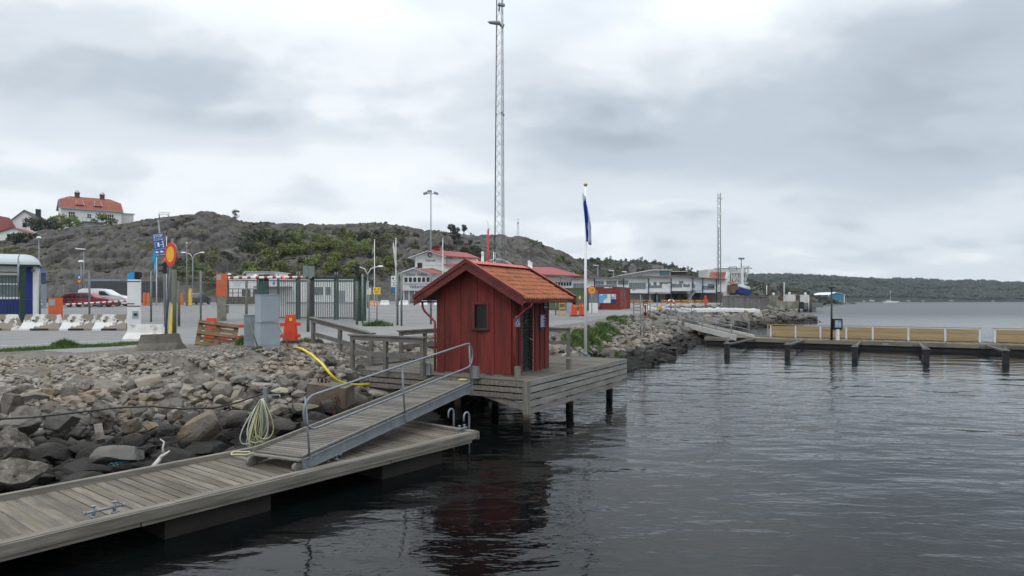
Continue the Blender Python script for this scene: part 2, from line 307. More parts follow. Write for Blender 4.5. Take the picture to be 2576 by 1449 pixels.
def ground_mat():
    m=bpy.data.materials.new('ground'); m.use_nodes=True; T=m.node_tree; n=T.nodes; l=T.links; b=n['Principled BSDF']; b.inputs['Roughness'].default_value=.93; b.inputs['Specular IOR Level'].default_value=.25
    g=n.new('ShaderNodeNewGeometry'); a=n.new('ShaderNodeAttribute'); a.attribute_name='bank'
    def nz(sc,d=6,r=.6):
        q=n.new('ShaderNodeTexNoise'); q.inputs['Scale'].default_value=sc; q.inputs['Detail'].default_value=d; q.inputs['Roughness'].default_value=r; l.new(g.outputs['Position'],q.inputs[0]); return q.outputs['Fac']
    def ramp(f,st):
        q=n.new('ShaderNodeValToRGB'); e=q.color_ramp.elements
        while len(e)<len(st): e.new(.5)
        for i,(p,c) in enumerate(st): e[i].position=p; e[i].color=(*c,1)
        l.new(f,q.inputs[0]); return q.outputs[0]
    def mx(f,x,y,mode='MIX'):
        q=n.new('ShaderNodeMixRGB'); q.blend_type=mode
        for i,k in enumerate((f,x,y)):
            if isinstance(k,float): q.inputs[i].default_value=k
            elif isinstance(k,tuple): q.inputs[i].default_value=(*k,1)
            else: l.new(k,q.inputs[i])
        return q.outputs[0]
    asp=ramp(nz(.12,3),[(.35,(.155,.155,.152)),(.65,(.20,.198,.192))]); asp=mx(.35,asp,ramp(nz(38,4,.8),[(.3,(.10,.10,.10)),(.7,(.27,.27,.265))]))
    asp=mx(ramp(nz(.5,7,.7),[(.60,(0,0,0)),(.66,(1,1,1))]),asp,mx(.5,asp,(.10,.10,.10)))
    vk=n.new('ShaderNodeTexVoronoi'); vk.feature='DISTANCE_TO_EDGE'; vk.inputs['Scale'].default_value=.16
    wq=n.new('ShaderNodeTexNoise'); wq.inputs['Scale'].default_value=.5; wq.inputs['Detail'].default_value=5; l.new(g.outputs['Position'],wq.inputs[0]); wv=n.new('ShaderNodeVectorMath'); wv.operation='MULTIPLY_ADD'; l.new(wq.outputs['Color'],wv.inputs[0]); wv.inputs[1].default_value=(5,5,5); l.new(g.outputs['Position'],wv.inputs[2]); l.new(wv.outputs[0],vk.inputs[0])
    asp=mx(ramp(vk.outputs['Distance'],[(.0,(.75,.75,.75)),(.012,(0,0,0))]),asp,(.05,.05,.05))
    vp=n.new('ShaderNodeTexVoronoi'); vp.inputs['Scale'].default_value=.07; l.new(g.outputs['Position'],vp.inputs[0]); hp=n.new('ShaderNodeSeparateColor'); l.new(vp.outputs['Color'],hp.inputs[0]); asp=mx(ramp(hp.outputs[1],[(.70,(0,0,0)),(.74,(.35,.35,.35))]),asp,(.09,.092,.09))
    asp=mx(ramp(nz(.03,4),[(.35,(.5,.5,.5)),(.6,(0,0,0))]),asp,(.24,.235,.225))
    grv=ramp(nz(1.2,6),[(.3,(.07,.06,.048)),(.7,(.15,.135,.115))]); vo=n.new('ShaderNodeTexVoronoi'); vo.inputs['Scale'].default_value=9; l.new(g.outputs['Position'],vo.inputs[0])
    hs=n.new('ShaderNodeSeparateColor'); l.new(vo.outputs['Color'],hs.inputs[0])
    grv=mx(.55,grv,ramp(hs.outputs[0],[(0,(.06,.053,.045)),(1,(.22,.20,.18))])); 
    grv=mx(ramp(nz(.45,5),[(.56,(0,0,0)),(.66,(1,1,1))]),grv,mx(.6,grv,(.10,.058,.032)))
    sp=n.new('ShaderNodeSeparateXYZ'); l.new(g.outputs['Position'],sp.inputs[0])
    ma=n.new('ShaderNodeMath'); ma.operation='MULTIPLY_ADD'; l.new(nz(1.1,4),ma.inputs[0]); ma.inputs[1].default_value=-.6; l.new(sp.outputs[2],ma.inputs[2])
    grv=mx(ramp(ma.outputs[0],[(.3,(1,1,1)),(.62,(0,0,0))]),grv,(.012,.012,.010))
    ft=n.new('ShaderNodeMath'); ft.operation='MULTIPLY_ADD'; l.new(nz(1.4,5),ft.inputs[0]); ft.inputs[1].default_value=.8; l.new(a.outputs['Fac'],ft.inputs[2])
    l.new(mx(ramp(ft.outputs[0],[(.62,(0,0,0)),(.78,(1,1,1))]),asp,grv),b.inputs['Base Color'])
    bp=n.new('ShaderNodeBump'); bp.inputs['Strength'].default_value=.6; bp.inputs['Distance'].default_value=.04; l.new(nz(14,6,.7),bp.inputs['Height']); l.new(bp.outputs[0],b.inputs['Normal'])
    return m
me.materials.append(ground_mat())
# water
def water_mat():
    m=bpy.data.materials.new('sea_water'); m.use_nodes=True; T=m.node_tree; n=T.nodes; l=T.links; b=n['Principled BSDF']
    b.inputs['Base Color'].default_value=(.002,.003,.003,1); b.inputs['Roughness'].default_value=.04; b.inputs['IOR'].default_value=1.27
    g=n.new('ShaderNodeNewGeometry')
    def nz(sc,d,r,rot,st,off=0):
        mp=n.new('ShaderNodeMapping'); mp.inputs['Rotation'].default_value=(0,0,R(rot)); mp.inputs['Scale'].default_value=st; mp.inputs['Location'].default_value=(off,off,0)
        l.new(g.outputs['Position'],mp.inputs[0]); q=n.new('ShaderNodeTexNoise'); q.inputs['Scale'].default_value=sc; q.inputs['Detail'].default_value=d; q.inputs['Roughness'].default_value=r; q.inputs['Distortion'].default_value=.4; l.new(mp.outputs[0],q.inputs[0]); return q.outputs['Fac']
    def bump(h,dist,prev=None,st=1.):
        q=n.new('ShaderNodeBump'); q.inputs['Distance'].default_value=dist; l.new(h,q.inputs['Height'])
        if isinstance(st,float): q.inputs['Strength'].default_value=st
        else: l.new(st,q.inputs['Strength'])
        if prev: l.new(prev,q.inputs['Normal'])
        return q.outputs[0]
    rp=n.new('ShaderNodeMapRange'); l.new(nz(.045,3,.5,10,(1,1.4,1)),rp.inputs[0]); rp.inputs[1].default_value=.38; rp.inputs[2].default_value=.62; rp.inputs[3].default_value=.3; rp.inputs[4].default_value=1.15
    p=bump(nz(.5,2,.5,18,(.75,1.25,1)),.095)
    p=bump(nz(1.9,3,.5,-20,(.6,1.5,1),7),.032,p,rp.outputs[0])
    p=bump(nz(7.,2,.5,6,(.6,1.5,1),3),.006,p,rp.outputs[0])
    sy=n.new('ShaderNodeSeparateXYZ'); l.new(g.outputs['Position'],sy.inputs[0]); rr=n.new('ShaderNodeMapRange'); l.new(sy.outputs[1],rr.inputs[0]); rr.inputs[1].default_value=45; rr.inputs[2].default_value=160; rr.inputs[3].default_value=.035; rr.inputs[4].default_value=.30; l.new(rr.outputs[0],b.inputs['Roughness'])   # the open bay is ruffled by wind
    l.new(p,b.inputs['Normal']); return m
wb=MB(); wb.add([(-3000,-60,0),(9000,-60,0),(9000,9000,0),(-3000,9000,0)],[(0,1,2,3)])
water=wb.build('sea',water_mat()); tag(water,'calm dark grey harbour water with ripples',None,None,'structure')
# ---------------------------------------------------------------- hills
def hill(name,ucs,vr,yr,yb,zb,prof,amp,n_u,n_t,seed,matl,label,cs=.06,crag=1.,yback=60,umap=None):
    u0,u1=ucs[0],ucs[-1]; vs=[]; hs=[]
    T=[(i/n_t)**1.0 for i in range(n_t+1)]+[1.25,1.6]
    for i in range(n_u+1):
        u=u0+(u1-u0)*i/n_u; Yr=lerp(u,ucs,yr); Yb=lerp(u,ucs,yb); zr=H-(lerp(u,ucs,vr)-VH)*Yr/F; z0=lerp(u,ucs,zb)
        for t in T:
            Y=Yb+(Yr-Yb)*t; X=(u-CX)/F*Y
            z=z0+(zr-z0)*(prof(min(t,1)) if t<=1 else 1-(t-1)*.9)
            q=V((X,Y,z*1.6+seed)); e=math.sin(math.pi*min(1,max(0,t)))**.4 if t<1 else 1
            k=e if t<.8 else max(.12,1-(t-.8)*4.4)
            f=noise.fractal(q*cs,1.,2.1,5)
            qw=q+noise.noise_vector(q*.06)*5; vd=noise.voronoi(qw*cs*1.5)[0]; cr=min(.20,(vd[1]-vd[0]))*2.1; vd2=noise.voronoi(V((qw.x*1.4,qw.y,qw.z*.7))*cs*4.2)[0]; cr2=min(.16,vd2[1]-vd2[0])*2.2
            dzz=(f*1.0+crag*(cr*2.6-.7)+crag*(cr2*1.1-.25))*amp*k*(1 if t>0 else 0)
            dyy=-(crag*(cr*2.2+cr2*1.4)+f*1.5)*amp*.9*k
            Y2=Y+dyy*.8; vs.append(((u-CX)/F*Y2 if name!='x' else X,Y2,max(z+dzz*.55,z0-1)))
    m=len(T); fs=[(i*m+j,(i+1)*m+j,(i+1)*m+j+1,i*m+j+1) for i in range(n_u) for j in range(m-1)]
    b=MB(); b.add(vs,fs,True); o=b.build(name,matl); tag(o,label,None,None,'structure')
    def at(u,t):
        i=int(round((u-u0)/(u1-u0)*n_u)); i=min(n_u,max(0,i)); j=min(n_t,max(0,int(round(t*n_t)))); return V(vs[i*m+j])
    return o,at
def rock_mat(name,c,veg,vegc,cr=(.05,.047,.042),sc=1.):
    m=bpy.data.materials.new(name); m.use_nodes=True; T=m.node_tree; n=T.nodes; l=T.links; b=n['Principled BSDF']; b.inputs['Roughness'].default_value=.95; b.inputs['Specular IOR Level'].default_value=.2
    g=n.new('ShaderNodeNewGeometry'); mp=n.new('ShaderNodeMapping'); mp.inputs['Scale'].default_value=(sc,sc,sc*1.3); l.new(g.outputs['Position'],mp.inputs[0])
    def nz(s,d=8,r=.65):
        q=n.new('ShaderNodeTexNoise'); q.inputs['Scale'].default_value=s; q.inputs['Detail'].default_value=d; q.inputs['Roughness'].default_value=r; l.new(mp.outputs[0],q.inputs[0]); return q.outputs['Fac']
    def ramp(f,st):
        q=n.new('ShaderNodeValToRGB'); e=q.color_ramp.elements
        while len(e)<len(st): e.new(.5)
        for i,(p,cc) in enumerate(st): e[i].position=p; e[i].color=(*cc,1)
        l.new(f,q.inputs[0]); return q.outputs[0]
    def mx(f,x,y):
        q=n.new('ShaderNodeMixRGB')
        for i,k in enumerate((f,x,y)):
            if isinstance(k,float): q.inputs[i].default_value=k
            elif isinstance(k,tuple): q.inputs[i].default_value=(*k,1)
            else: l.new(k,q.inputs[i])
        return q.outputs[0]
    base=ramp(nz(.12),[(.3,tuple(x*.62 for x in c)),(.55,c),(.75,tuple(x*1.35 for x in c))])
    vo=n.new('ShaderNodeTexVoronoi'); vo.feature='DISTANCE_TO_EDGE'; vo.inputs['Scale'].default_value=.14
    wv=n.new('ShaderNodeMixRGB'); wv.inputs[0].default_value=.12; l.new(mp.outputs[0],wv.inputs[1]); 
    q=n.new('ShaderNodeTexNoise'); q.inputs['Scale'].default_value=.25; q.inputs['Detail'].default_value=5; l.new(mp.outputs[0],q.inputs[0])
    sv=n.new('ShaderNodeVectorMath'); sv.operation='MULTIPLY_ADD'; l.new(q.outputs['Color'],sv.inputs[0]); sv.inputs[1].default_value=(9,9,9); l.new(mp.outputs[0],sv.inputs[2]); l.new(sv.outputs[0],vo.inputs[0])
    base=mx(ramp(vo.outputs['Distance'],[(.0,(1,1,1)),(.05,(0,0,0))]),base,cr)
    vo2=n.new('ShaderNodeTexVoronoi'); vo2.feature='DISTANCE_TO_EDGE'; vo2.inputs['Scale'].default_value=.42; l.new(sv.outputs[0],vo2.inputs[0]); base=mx(ramp(vo2.outputs['Distance'],[(.0,(.75,.75,.75)),(.035,(0,0,0))]),base,cr)
    base=mx(ramp(nz(.9,6),[(.35,(.5,.5,.5)),(.6,(0,0,0))]),base,tuple(x*.5 for x in c))
    sp=n.new('ShaderNodeSeparateXYZ'); l.new(g.outputs['Normal'],sp.inputs[0])
    ma=n.new('ShaderNodeMath'); ma.operation='MULTIPLY_ADD'; l.new(sp.outputs[2],ma.inputs[0]); ma.inputs[1].default_value=.35; l.new(nz(.06,7),ma.inputs[2])
    vc=ramp(nz(.35,5),[(.3,tuple(x*.5 for x in vegc)),(.7,vegc)])
    base=mx(ramp(ma.outputs[0],[(veg,(0,0,0)),(veg+.07,(1,1,1))]),base,vc)
    l.new(base,b.inputs['Base Color'])
    bp=n.new('ShaderNodeBump'); bp.inputs['Strength'].default_value=1.; bp.inputs['Distance'].default_value=.9; l.new(nz(.5,9,.7),bp.inputs['Height']); l.new(bp.outputs[0],b.inputs['Normal'])
    return m
m_hill=rock_mat('hill_rock',(.128,.118,.107),.84,(.075,.07,.03))
m_hill2=rock_mat('far_hill_rock',(.16,.155,.145),.70,(.04,.045,.025))
prof1=lambda t: min(1,(1-(1-t)**2.1)*.93+.07*t)
UC=[-500,-60,0,130,300,350,400,470,520,570,610,700,780,900,1000,1060,1120,1200,1260,1330,1390,1440,1500,1560]
VR=[640,628,619,592,582,572,562,552,551,560,574,575,574,573,575,584,596,604,601,605,628,658,700,745]
YR=[170,170,175,190,200,200,195,190,190,195,200,215,225,235,240,240,245,250,250,250,250,245,240,235]
YB=[100,100,104,106,108,108,110,112,114,116,120,126,130,136,140,144,148,150,155,160,165,170,180,190]
hillo,hat=hill('rock_hill',UC,VR,YR,YB,[3.0]*24,prof1,2.0,430,110,3.,m_hill,'bare brown grey granite hill with bushes behind the harbour yard',cs=.055)
UC2=[1380,1440,1480,1520,1560,1600,1650,1700,1780,1850,1900,1960,2040,2110]
VR2=[672,668,662,660,658,661,670,677,695,706,715,725,746,760]
hill2,hat2=hill('wooded_hill',UC2,VR2,[430]*14,[300,300,300,300,300,300,310,320,330,340,350,370,400,425],[1.5]*14,prof1,4.,150,50,11.,m_hill2,'rocky hill with dark pines behind the ferry terminal',cs=.03)
UC3=[1800,1890,1950,2000,2060,2150,2300,2450,2576,2750,3200]
VR3=[704,698,698,697,700,706,711,716,720,726,738]
hill3,hat3=hill('far_hill',UC3,VR3,[1500]*11,[950]*11,[.0]*11,prof1,9.,130,30,23.,rock_mat('far_shore_rock',(.085,.088,.09),.50,(.022,.030,.020),sc=.4),'long dark forested ridge across the bay',cs=.008)
# ================================================================ JETTY, SHED, PONTOON, GANGWAY
ZD=1.34
Dp=P(1324,958,ZD); Ep=P(1573,902.3,ZD); TH=math.atan2(Ep.y-Dp.y,Ep.x-Dp.x); Ax=V((math.cos(TH),math.sin(TH),0)); Bx=V((-Ax.y,Ax.x,0))
LX=(Ep-Dp).length; LY=6.3
jt=thing('jetty','grey plank jetty on timber piles carrying the red shed','jetty',(Dp.x,Dp.y,0),TH)
b=MB(); n=int(LX/.128)
for i in range(n):
    x0=i*LX/n; b.bx(x0+.006,x0+LX/n-.006,-.02+ru(-.01,.01),LY+ru(-.01,.01),ZD-.035,ZD+ru(-.002,.002))
b.build('deck',m_deck,jt)
b=MB()
for x in np.arange(.3,LX,1.2): b.bx(x,x+.1,.1,LY-.1,ZD-.2,ZD-.04)
for y in (.25,2.1,4.1,6.): b.bx(.05,LX-.05,y,y+.12,ZD-.42,ZD-.205)
b.build('joists',m_beamz,jt)
def boards(nm,ax,n,z1,h,gap,l,off,zmin=None):
    b=MB()
    for k in range(n):
        zt=z1-k*(h+gap); cuts=[0]+sorted([ru(.25,.75)*l])+[l]
        for a,c in zip(cuts,cuts[1:]):
            if ax=='x': b.bx(a+.004,c-.004,-off-.035,-off,zt-h,zt)
            else: b.bx(-off-.035,-off,a+.004,c-.004,zt-h,zt)
    return b.build(nm,m_slat if ax=='x' else m_beam,jt)
boards('skirt_boards','x',5,ZD+.005,.150,.038,LX+.02,.025)
boards('skirt_boards','y',3,ZD-.04,.125,.038,LY,.03)
b=MB(); b.bx(LX+.002,LX+.037,0,LY,ZD-.19,ZD-.02); b.build('end_board',m_beam,jt)
b=MB(); b.bx(-.07,.09,-.075,.07,.45,ZD-.002); b.build('corner_post',m_beamz,jt)
b=MB(); b.beam((.02,.1,.62),(.02,1.35,ZD-.44),.07,.14); b.build('brace',m_beamz,jt)
for (x,y,r) in [(0.01,0,.1),(3.35,.28,.12),(6.75,.28,.12),(.6,2.6,.11),(3.4,3.,.11),(6.9,3.2,.11),(.7,5.3,.11),(3.5,5.9,.11)]:
    b=MB(); b.tube([(x,y,-1.5),(x+.02,y,.3),(x,y,ZD-.42 if (x,y)!=(0.01,0) else .47)],[r*1.12,r,r*.95],10); b.build('pile',m_pile,jt)
# stub posts along the edge of the deck
def stub(u,v,h,lab,i):
    p=P(u,v,ZD); b=MB(); b.box((p.x,p.y,ZD+h/2),(.13,.13,h),Matrix.Rotation(TH,3,'Z')); b.box((p.x,p.y,ZD+h+.006),(.145,.145,.012),Matrix.Rotation(TH,3,'Z'))
    o=b.build('stub_post',m_beamz,None,loc=tuple(p)); tag(o,lab,'post','short mooring posts on the jetty edge')
stub(1302,952,.31,'short wooden post on the jetty beside the shed door, nearest the front corner',0)
stub(1431,929,.31,'short wooden post standing midway along the open side of the jetty',1)
stub(1540,899,.27,'short wooden post at the far outer corner of the jetty, right of the flagpole',2)
def bracket(u,v,lab,rz):
    p=P(u,v,ZD); t=thing('gangway_bracket',lab,'bracket',tuple(p),TH+R(-90)+rz,'galvanised brackets by the gangway')
    b=MB(); b.box((0,0,.012),(.26,.2,.022)); 
    for sx in (-1,1): b.prism([(sx*.08,-.08,.02),(sx*.08,.08,.02),(sx*.08,.05,.33),(sx*.08,-.05,.33)],(.012,0,0))
    b.build('frame',m_steel,t)
    b=MB(); b.box((0.005,0,.18),(.15,.085,.31),Matrix.Rotation(R(-8),3,'X')); b.build('pad',m_steeld,t)
bracket(1076,943,'grey steel bracket on the jetty left of the gangway top',.2)
bracket(1196,951,'grey steel bracket on the jetty right of the gangway top',-.1)
# ---- shed
SA=P(1288,947.5,ZD); ST=R(62.5); sx_=V((math.cos(ST),math.sin(ST),0)); sy_=V((-sx_.y,sx_.x,0))
SL,SW=2.46,2.49
shed=thing('toilet_shed','small falu red board shed with clay tile roof on the jetty','shed',tuple(SA),ST)
def onwx(u):  # distance along right wall
    k=(u-CX)/F; return (k*SA.y-SA.x)/(sx_.x-k*sx_.y)
def onwy(u):
    k=(u-CX)/F; return (k*SA.y-SA.x)/(sy_.x-k*sy_.y)
EV=2.2; RZ=3.23; HS=1.78; CY=SW/2+.03; FO,BO=.38,.93
slope=(RZ-EV-.02)/(HS); 
def rz_(y): return RZ-abs(y-CY)*(1.02/1.78)
b=MB(); r1=rz_(0)-.08; r2=rz_(SW)-.08
DX0,DX1=onwx(1309),onwx(1336.7)
# front gable boards (with a hole for the window), each board an island
WY0,WY1=onwy(1226.5),onwy(1196.5); WZ0,WZ1=1.34,2.0
nb=9
for i in range(nb):
    y0=i*SW/nb; y1=(i+1)*SW/nb; th=.024 if i%2 else .046
    def seg(za,zb_,ya,yb): 
        b.prism([(0,ya,za),(0,yb,za),(0,yb,zb_ if zb_ else rz_(yb)-.08),(0,ya,zb_ if zb_ else rz_(ya)-.08)],(-th,0,0))
    ya,yb=y0+.002,y1-.002
    if yb>WY0 and ya<WY1:
        seg(.04,WZ0,ya,yb); seg(WZ1,None,ya,yb)
        if ya<WY0: seg(WZ0,WZ1,ya,WY0)
        if yb>WY1: seg(WZ0,WZ1,WY1,yb)
    else: seg(.04,None,ya,yb)
# right wall boards
xs=np.linspace(0,SL,15)
for i in range(14):
    x0,x1=xs[i]+.002,xs[i+1]-.002; th=.05 if i%2==0 else .024
    def segx(za,a,c): b.prism([(a,0,za),(c,0,za),(c,0,r1-.02),(a,0,r1-.02)],(0,-th,0))
    if x1>DX0 and x0<DX1:
        if x0<DX0: segx(.04,x0,DX0)
        if x1>DX1: segx(.04,DX1,x1)
        segx(1.97,max(x0,DX0),min(x1,DX1))
    else: segx(.04,x0,x1)
b.bx(0.01,SL,SW,SW+.03,.04,r2-.02); b.prism([(SL,0,.04),(SL,SW,.04),(SL,SW,r2-.02),(SL,CY,RZ-.08),(SL,0,r1-.02)],(.03,0,0))
b.bx(.01,DX0,.002,.04,.04,r1-.05); b.bx(DX1,SL,.002,.04,.04,r1-.05)
b.build('wall',m_red,shed)
b=MB(); b.bx(-.02,SL,-.01,SW,-.0,.06); b.build('sill_beam',m_beamz,shed)
# roof: deck, tiles as rows of rolls, ridge, verge boards
b=MB()
for sg in (-1,1):
    e=CY+sg*HS; b.prism([(-FO+.03,CY,RZ-.06),(-FO+.03,e,rz_(e)-.06),(-FO+.03,e,rz_(e)-.085),(-FO+.03,CY,RZ-.085)],(SL+FO+BO-.06,0,0))
b.build('roof_boards',m_redd,shed)
b=MB(); nx=24; rl=8; LR=SL+FO+BO-.1; K=7
for sg in (-1,1):
    dl=HS/rl
    for r in range(rl):
        ya=CY+sg*(HS-dl*r+.02); yb=CY+sg*(HS-dl*(r+1)-.05)
        for c in range(nx):
            vs=[];w=LR/nx; jz=ru(-.006,.008); 
            for q,(yy,dz0) in enumerate(((ya,.0),(yb,-.022))):
                for lay in (0,-.02):
                    for k in range(K+1):
                        x=-FO+.05+c*w+w*k/K*1.04; zz=rz_(yy)-.03+dz0+.036*math.sin(2*math.pi*k/K-.9)+(.022 if q==0 else 0)+lay+jz
                        vs.append((x,yy,zz))
            m=K+1; fs=[(k,k+1,2*m+k+1,2*m+k) for k in range(K)]+[(m+k,m+k+1,k+1,k) for k in range(K)]
            b.add(vs,fs,False)
b.build('roof_tiles',m_tile,shed)
b=MB()
for sg in (-1,1): b.prism([(-FO+.12,CY+sg*.002,RZ+.05),(-FO+.12,CY+sg*.2,RZ-.04),(-FO+.12,CY+sg*.2,RZ-.055),(-FO+.12,CY+sg*.002,RZ+.03)],(SL+FO+BO-.2,0,0))
b.build('ridge_flashing',mat('pink_red_metal',(.44,.085,.07),.6,.12,3),shed)
for x0,dr in ((-FO,-1),(SL+BO,1)):
    for sg in (-1,1):
        e=CY+sg*(HS+.03); b=MB()
        b.prism([(x0,CY,RZ+.055),(x0,e,rz_(e)+.05),(x0,e,rz_(e)-.22),(x0,CY,RZ-.24)],(dr*-.03,0,0))
        b.prism([(x0+dr*.004,CY,RZ-.0),(x0+dr*.004,e+sg*.01,rz_(e)-.01),(x0+dr*.004,e+sg*.01,rz_(e)-.2),(x0+dr*.004,CY,RZ-.2)],(dr*-.028,0,0)) if False else None
        b.prism([(x0+dr*.03,CY,RZ+.075),(x0+dr*.03,e+sg*.02,rz_(e)+.065),(x0+dr*.03,e+sg*.02,rz_(e)-.03),(x0+dr*.03,CY,RZ-.03)],(dr*-.027,0,0))
        b.build('bargeboard',m_redd,shed); b=MB()
        b.prism([(x0+dr*.035,CY,RZ+.095),(x0+dr*.035,e+sg*.02,rz_(e)+.085),(x0+dr*.035,e+sg*.02,rz_(e)+.068),(x0+dr*.035,CY,RZ+.078)],(dr*-.12,0,0))
        b.build('verge_cap',m_redt,shed)
for sg in (-1,1):
    e=CY+sg*(HS+.05); z=rz_(e)-.07; b=MB()
    pr=[(math.cos(a)*.05,math.sin(a)*.05) for a in np.linspace(math.pi,2*math.pi,8)]
    pr=pr+[(x*.86,y*.86) for x,y in pr[::-1]]
    b.prism([(-FO+.02,e+p[0],z+p[1]) for p in pr],(SL+FO+BO-.05,0,0)); b.build('gutter',m_redt,shed)
e=CY-HS-.05; z=rz_(e)-.1
b=MB(); b.tube([(.12,e,z-.02),(.1,e+.02,z-.1),(.02,e+.12,z-.19),(-.01,-.16,z-.44),(-.02,-.09,z-.5),(-.02,-.085,z-.6),(-.02,-.085,.02)],.034,10); b.build('downpipe',m_redt,shed)
e=CY+HS+.05
b=MB(); b.tube([(.1,e,z-.0),(.1,e,z-.14),(.07,e-.1,z-.28),(0,SW+.2,z-.5),(-.03,SW+.08,z-.58),(-.03,SW+.07,z-.68),(-.03,SW+.07,.03)],.034,10); b.build('downpipe',m_redt,shed)
w=MB(); w.bx(.0,.02,WY0,WY1,WZ0,WZ1); wi=w.build('window',m_glass,shed)
b=MB(); b.bx(-.065,-.0,WY0-.075,WY0,WZ0-.02,WZ1+.02); b.bx(-.065,-.0,WY1,WY1+.075,WZ0-.02,WZ1+.02); b.bx(-.07,0,WY0-.1,WY1+.1,WZ1+.02,WZ1+.085); b.build('window_frame',m_redd,wi)
b=MB(); b.bx(-.09,0,WY0-.09,WY1+.09,WZ0-.075,WZ0-.022); b.build('window_sill',m_black,wi)
b=MB(); b.bx(DX0+.02,DX1-.02,-.035,-.005,.07,1.96)
for i in range(18):
    zc=.1+i*.1
    for s_ in (0,1):
        x0,x1=(DX0+.03,(DX0+DX1)/2) if s_==0 else ((DX0+DX1)/2,DX1-.03)
        b.beam((x0,-.037,zc if s_==0 else zc+.16),(x1,-.041,zc+.16 if s_==0 else zc),.003,.088,(0,-1,0))
do=b.build('door',mat('dark_green_black_door',(.012,.018,.017),.5,.3,4,.1,30),shed)
b=MB(); b.tube([(DX1-.1,-.04,.98),(DX1-.1,-.085,.98),(DX1-.19,-.085,.975)],.009,8); b.tube([(DX1-.19,-.048,1.0),(DX1-.19,-.056,1.0)],.022,10); b.build('handle',mat('bright_steel',(.6,.6,.6),.3,.05,5,metal=.8),do)
b=MB(); xm=(DX0+DX1)/2-.1; b.prism([(xm,-.05,1.42),(xm+.045,-.05,1.53),(xm,-.05,1.64),(xm-.045,-.05,1.53)],(0,-.01,0)); b.build('diamond_pane',m_glassg,do)
b=MB(); b.bx(DX1-.015,DX1+.025,-.06,-.0,.03,1.98); b.build('door_post',mat('bare_orange_board',(.33,.13,.07),.8,.2,3),shed)
b=MB(); b.bx(DX0-.03,DX0+.015,-.06,-.0,.03,1.98); b.build('door_post',m_redt,shed)
sg0,sg1=onwx(1294),onwx(1358)
b=MB(); b.bx(sg0,sg1,-.075,-.055,2.03,2.19); sn=b.build('name_sign',m_blue,shed); text('TÖMNING BÅTTOALETT',.11,m_textw,sn,onwall((sg0+sg1)/2,-.078,2.105),width=(sg1-sg0)*.86)
x0,x1=onwx(1290.5),onwx(1302.5); b=MB(); b.bx(x0,x1,-.075,-.055,1.38,1.70); ws=b.build('wheelchair_sign',m_blue,shed)
b=MB(); f=lambda a,c:(x0+(x1-x0)*a,-.08,1.38+.32*c)
for a,c in (((.1,.03),(.9,.03)),((.1,.97),(.9,.97)),((.07,.03),(.07,.97)),((.93,.03),(.93,.97))): b.beam(f(*a),f(*c),.006,.008)
b.tube([f(.38,.75),f(.4,.5),f(.68,.48),f(.78,.2),f(.9,.2)],.014,6); b.tube([f(.62,.36),f(.6,.22),f(.45,.12),f(.25,.15),f(.16,.32),f(.25,.48)],.012,6); b.ball(f(.37,.87),.024,8); b.tube([f(.39,.62),f(.62,.62)],.011,6)
b.build('wheelchair_symbol',m_textw,ws)
def shield(u0,u1,za,zb_,nm):
    x0,x1=onwx(u0),onwx(u1); xm=(x0+x1)/2; b=MB(); b.prism([(xm,-.055,za),(x1,-.055,za+.07),(x1,-.055,zb_),(x0,-.055,zb_),(x0,-.055,za+.07)],(0,-.02,0)); return b.build(nm,m_navy,shed),x0,x1
o,x0,x1=shield(1353,1366,1.24,1.72,'notice_board'); b=MB()
for k in range(13): b.bx(x0+.04,x1-.04-ru(0,.1)*(k%3>0),-.079,-.077,1.66-k*.027,1.672-k*.027)
b.build('notice_text',m_textw,o)
o,x0,x1=shield(1362.5,1372,1.80,2.14,'toilet_sign'); b=MB(); xm=(x0+x1)/2
for s_ in (-1,1): b.bx(xm+s_*.045-.014,xm+s_*.045+.014,-.079,-.077,1.98,2.07); b.bx(xm+s_*.045-.01,xm+s_*.045+.01,-.079,-.077,2.08,2.1)
b.bx(x0+.02,x1-.02,-.079,-.077,1.91,1.94); b.build('toilet_symbols',m_textw,o)
# ---- railings and access ramp
def railing(name,label,pts,zs,posts,grp,tw=.2):
    t=thing(name,label,'railing',(pts[0][0],pts[0][1],zs[0]),0,grp)
    n=len(posts)
    for a in posts:
        p=V((lerp(a,[0,1],[pts[0][0],pts[1][0]]),lerp(a,[0,1],[pts[0][1],pts[1][1]]),lerp(a,[0,1],zs)))
        b=MB(); b.box((p.x,p.y,p.z+.52),(.11,.11,1.06),Matrix.Rotation(TH,3,'Z')); b.build('post',m_rail,t,True)
    a=V((*pts[0],zs[0]+1.07)); c=V((*pts[1],zs[1]+1.07)); d=(c-a).normalized()
    b=MB(); b.beam(a-d*.12,c+d*.12,tw,.045); b.beam(a-V((0,0,.09)),c-V((0,0,.09)),.13,.12); b.build('top_rail',m_rail,t,True)
    b=MB(); b.beam(a-V((0,0,.55)),c-V((0,0,.55)),.04,.14); b.build('mid_rail',m_rail,t,True)
def fr(x,y): q=Dp+Ax*x+Bx*y; return (q.x,q.y)
p1=P(887,930,ZD); p3=P(1063.5,944,ZD)
railing('wooden_railing','grey timber railing along the near left edge of the jetty',[(p1.x,p1.y),(p3.x,p3.y)],[ZD,ZD],[0,.49,1],'weathered timber railings')
q1=P(1009,910,ZD); q2=P(1080,902,ZD); qe=P(1429.6,897,ZD)
railing('wooden_railing','grey timber railing running behind the left side of the shed',[(q1.x,q1.y),fr(LX-.3,LY-.1)],[ZD,ZD],[0,.28,.62],'weathered timber railings')
railing('wooden_railing','grey timber railing at the back of the jetty between shed and flagpole',[fr(LX-.2,LY-.2),(qe.x,qe.y)],[ZD,ZD],[0,.5,1],'weathered timber railings')
r0=P(788,877,1.78); r1_=P(934,921,ZD)
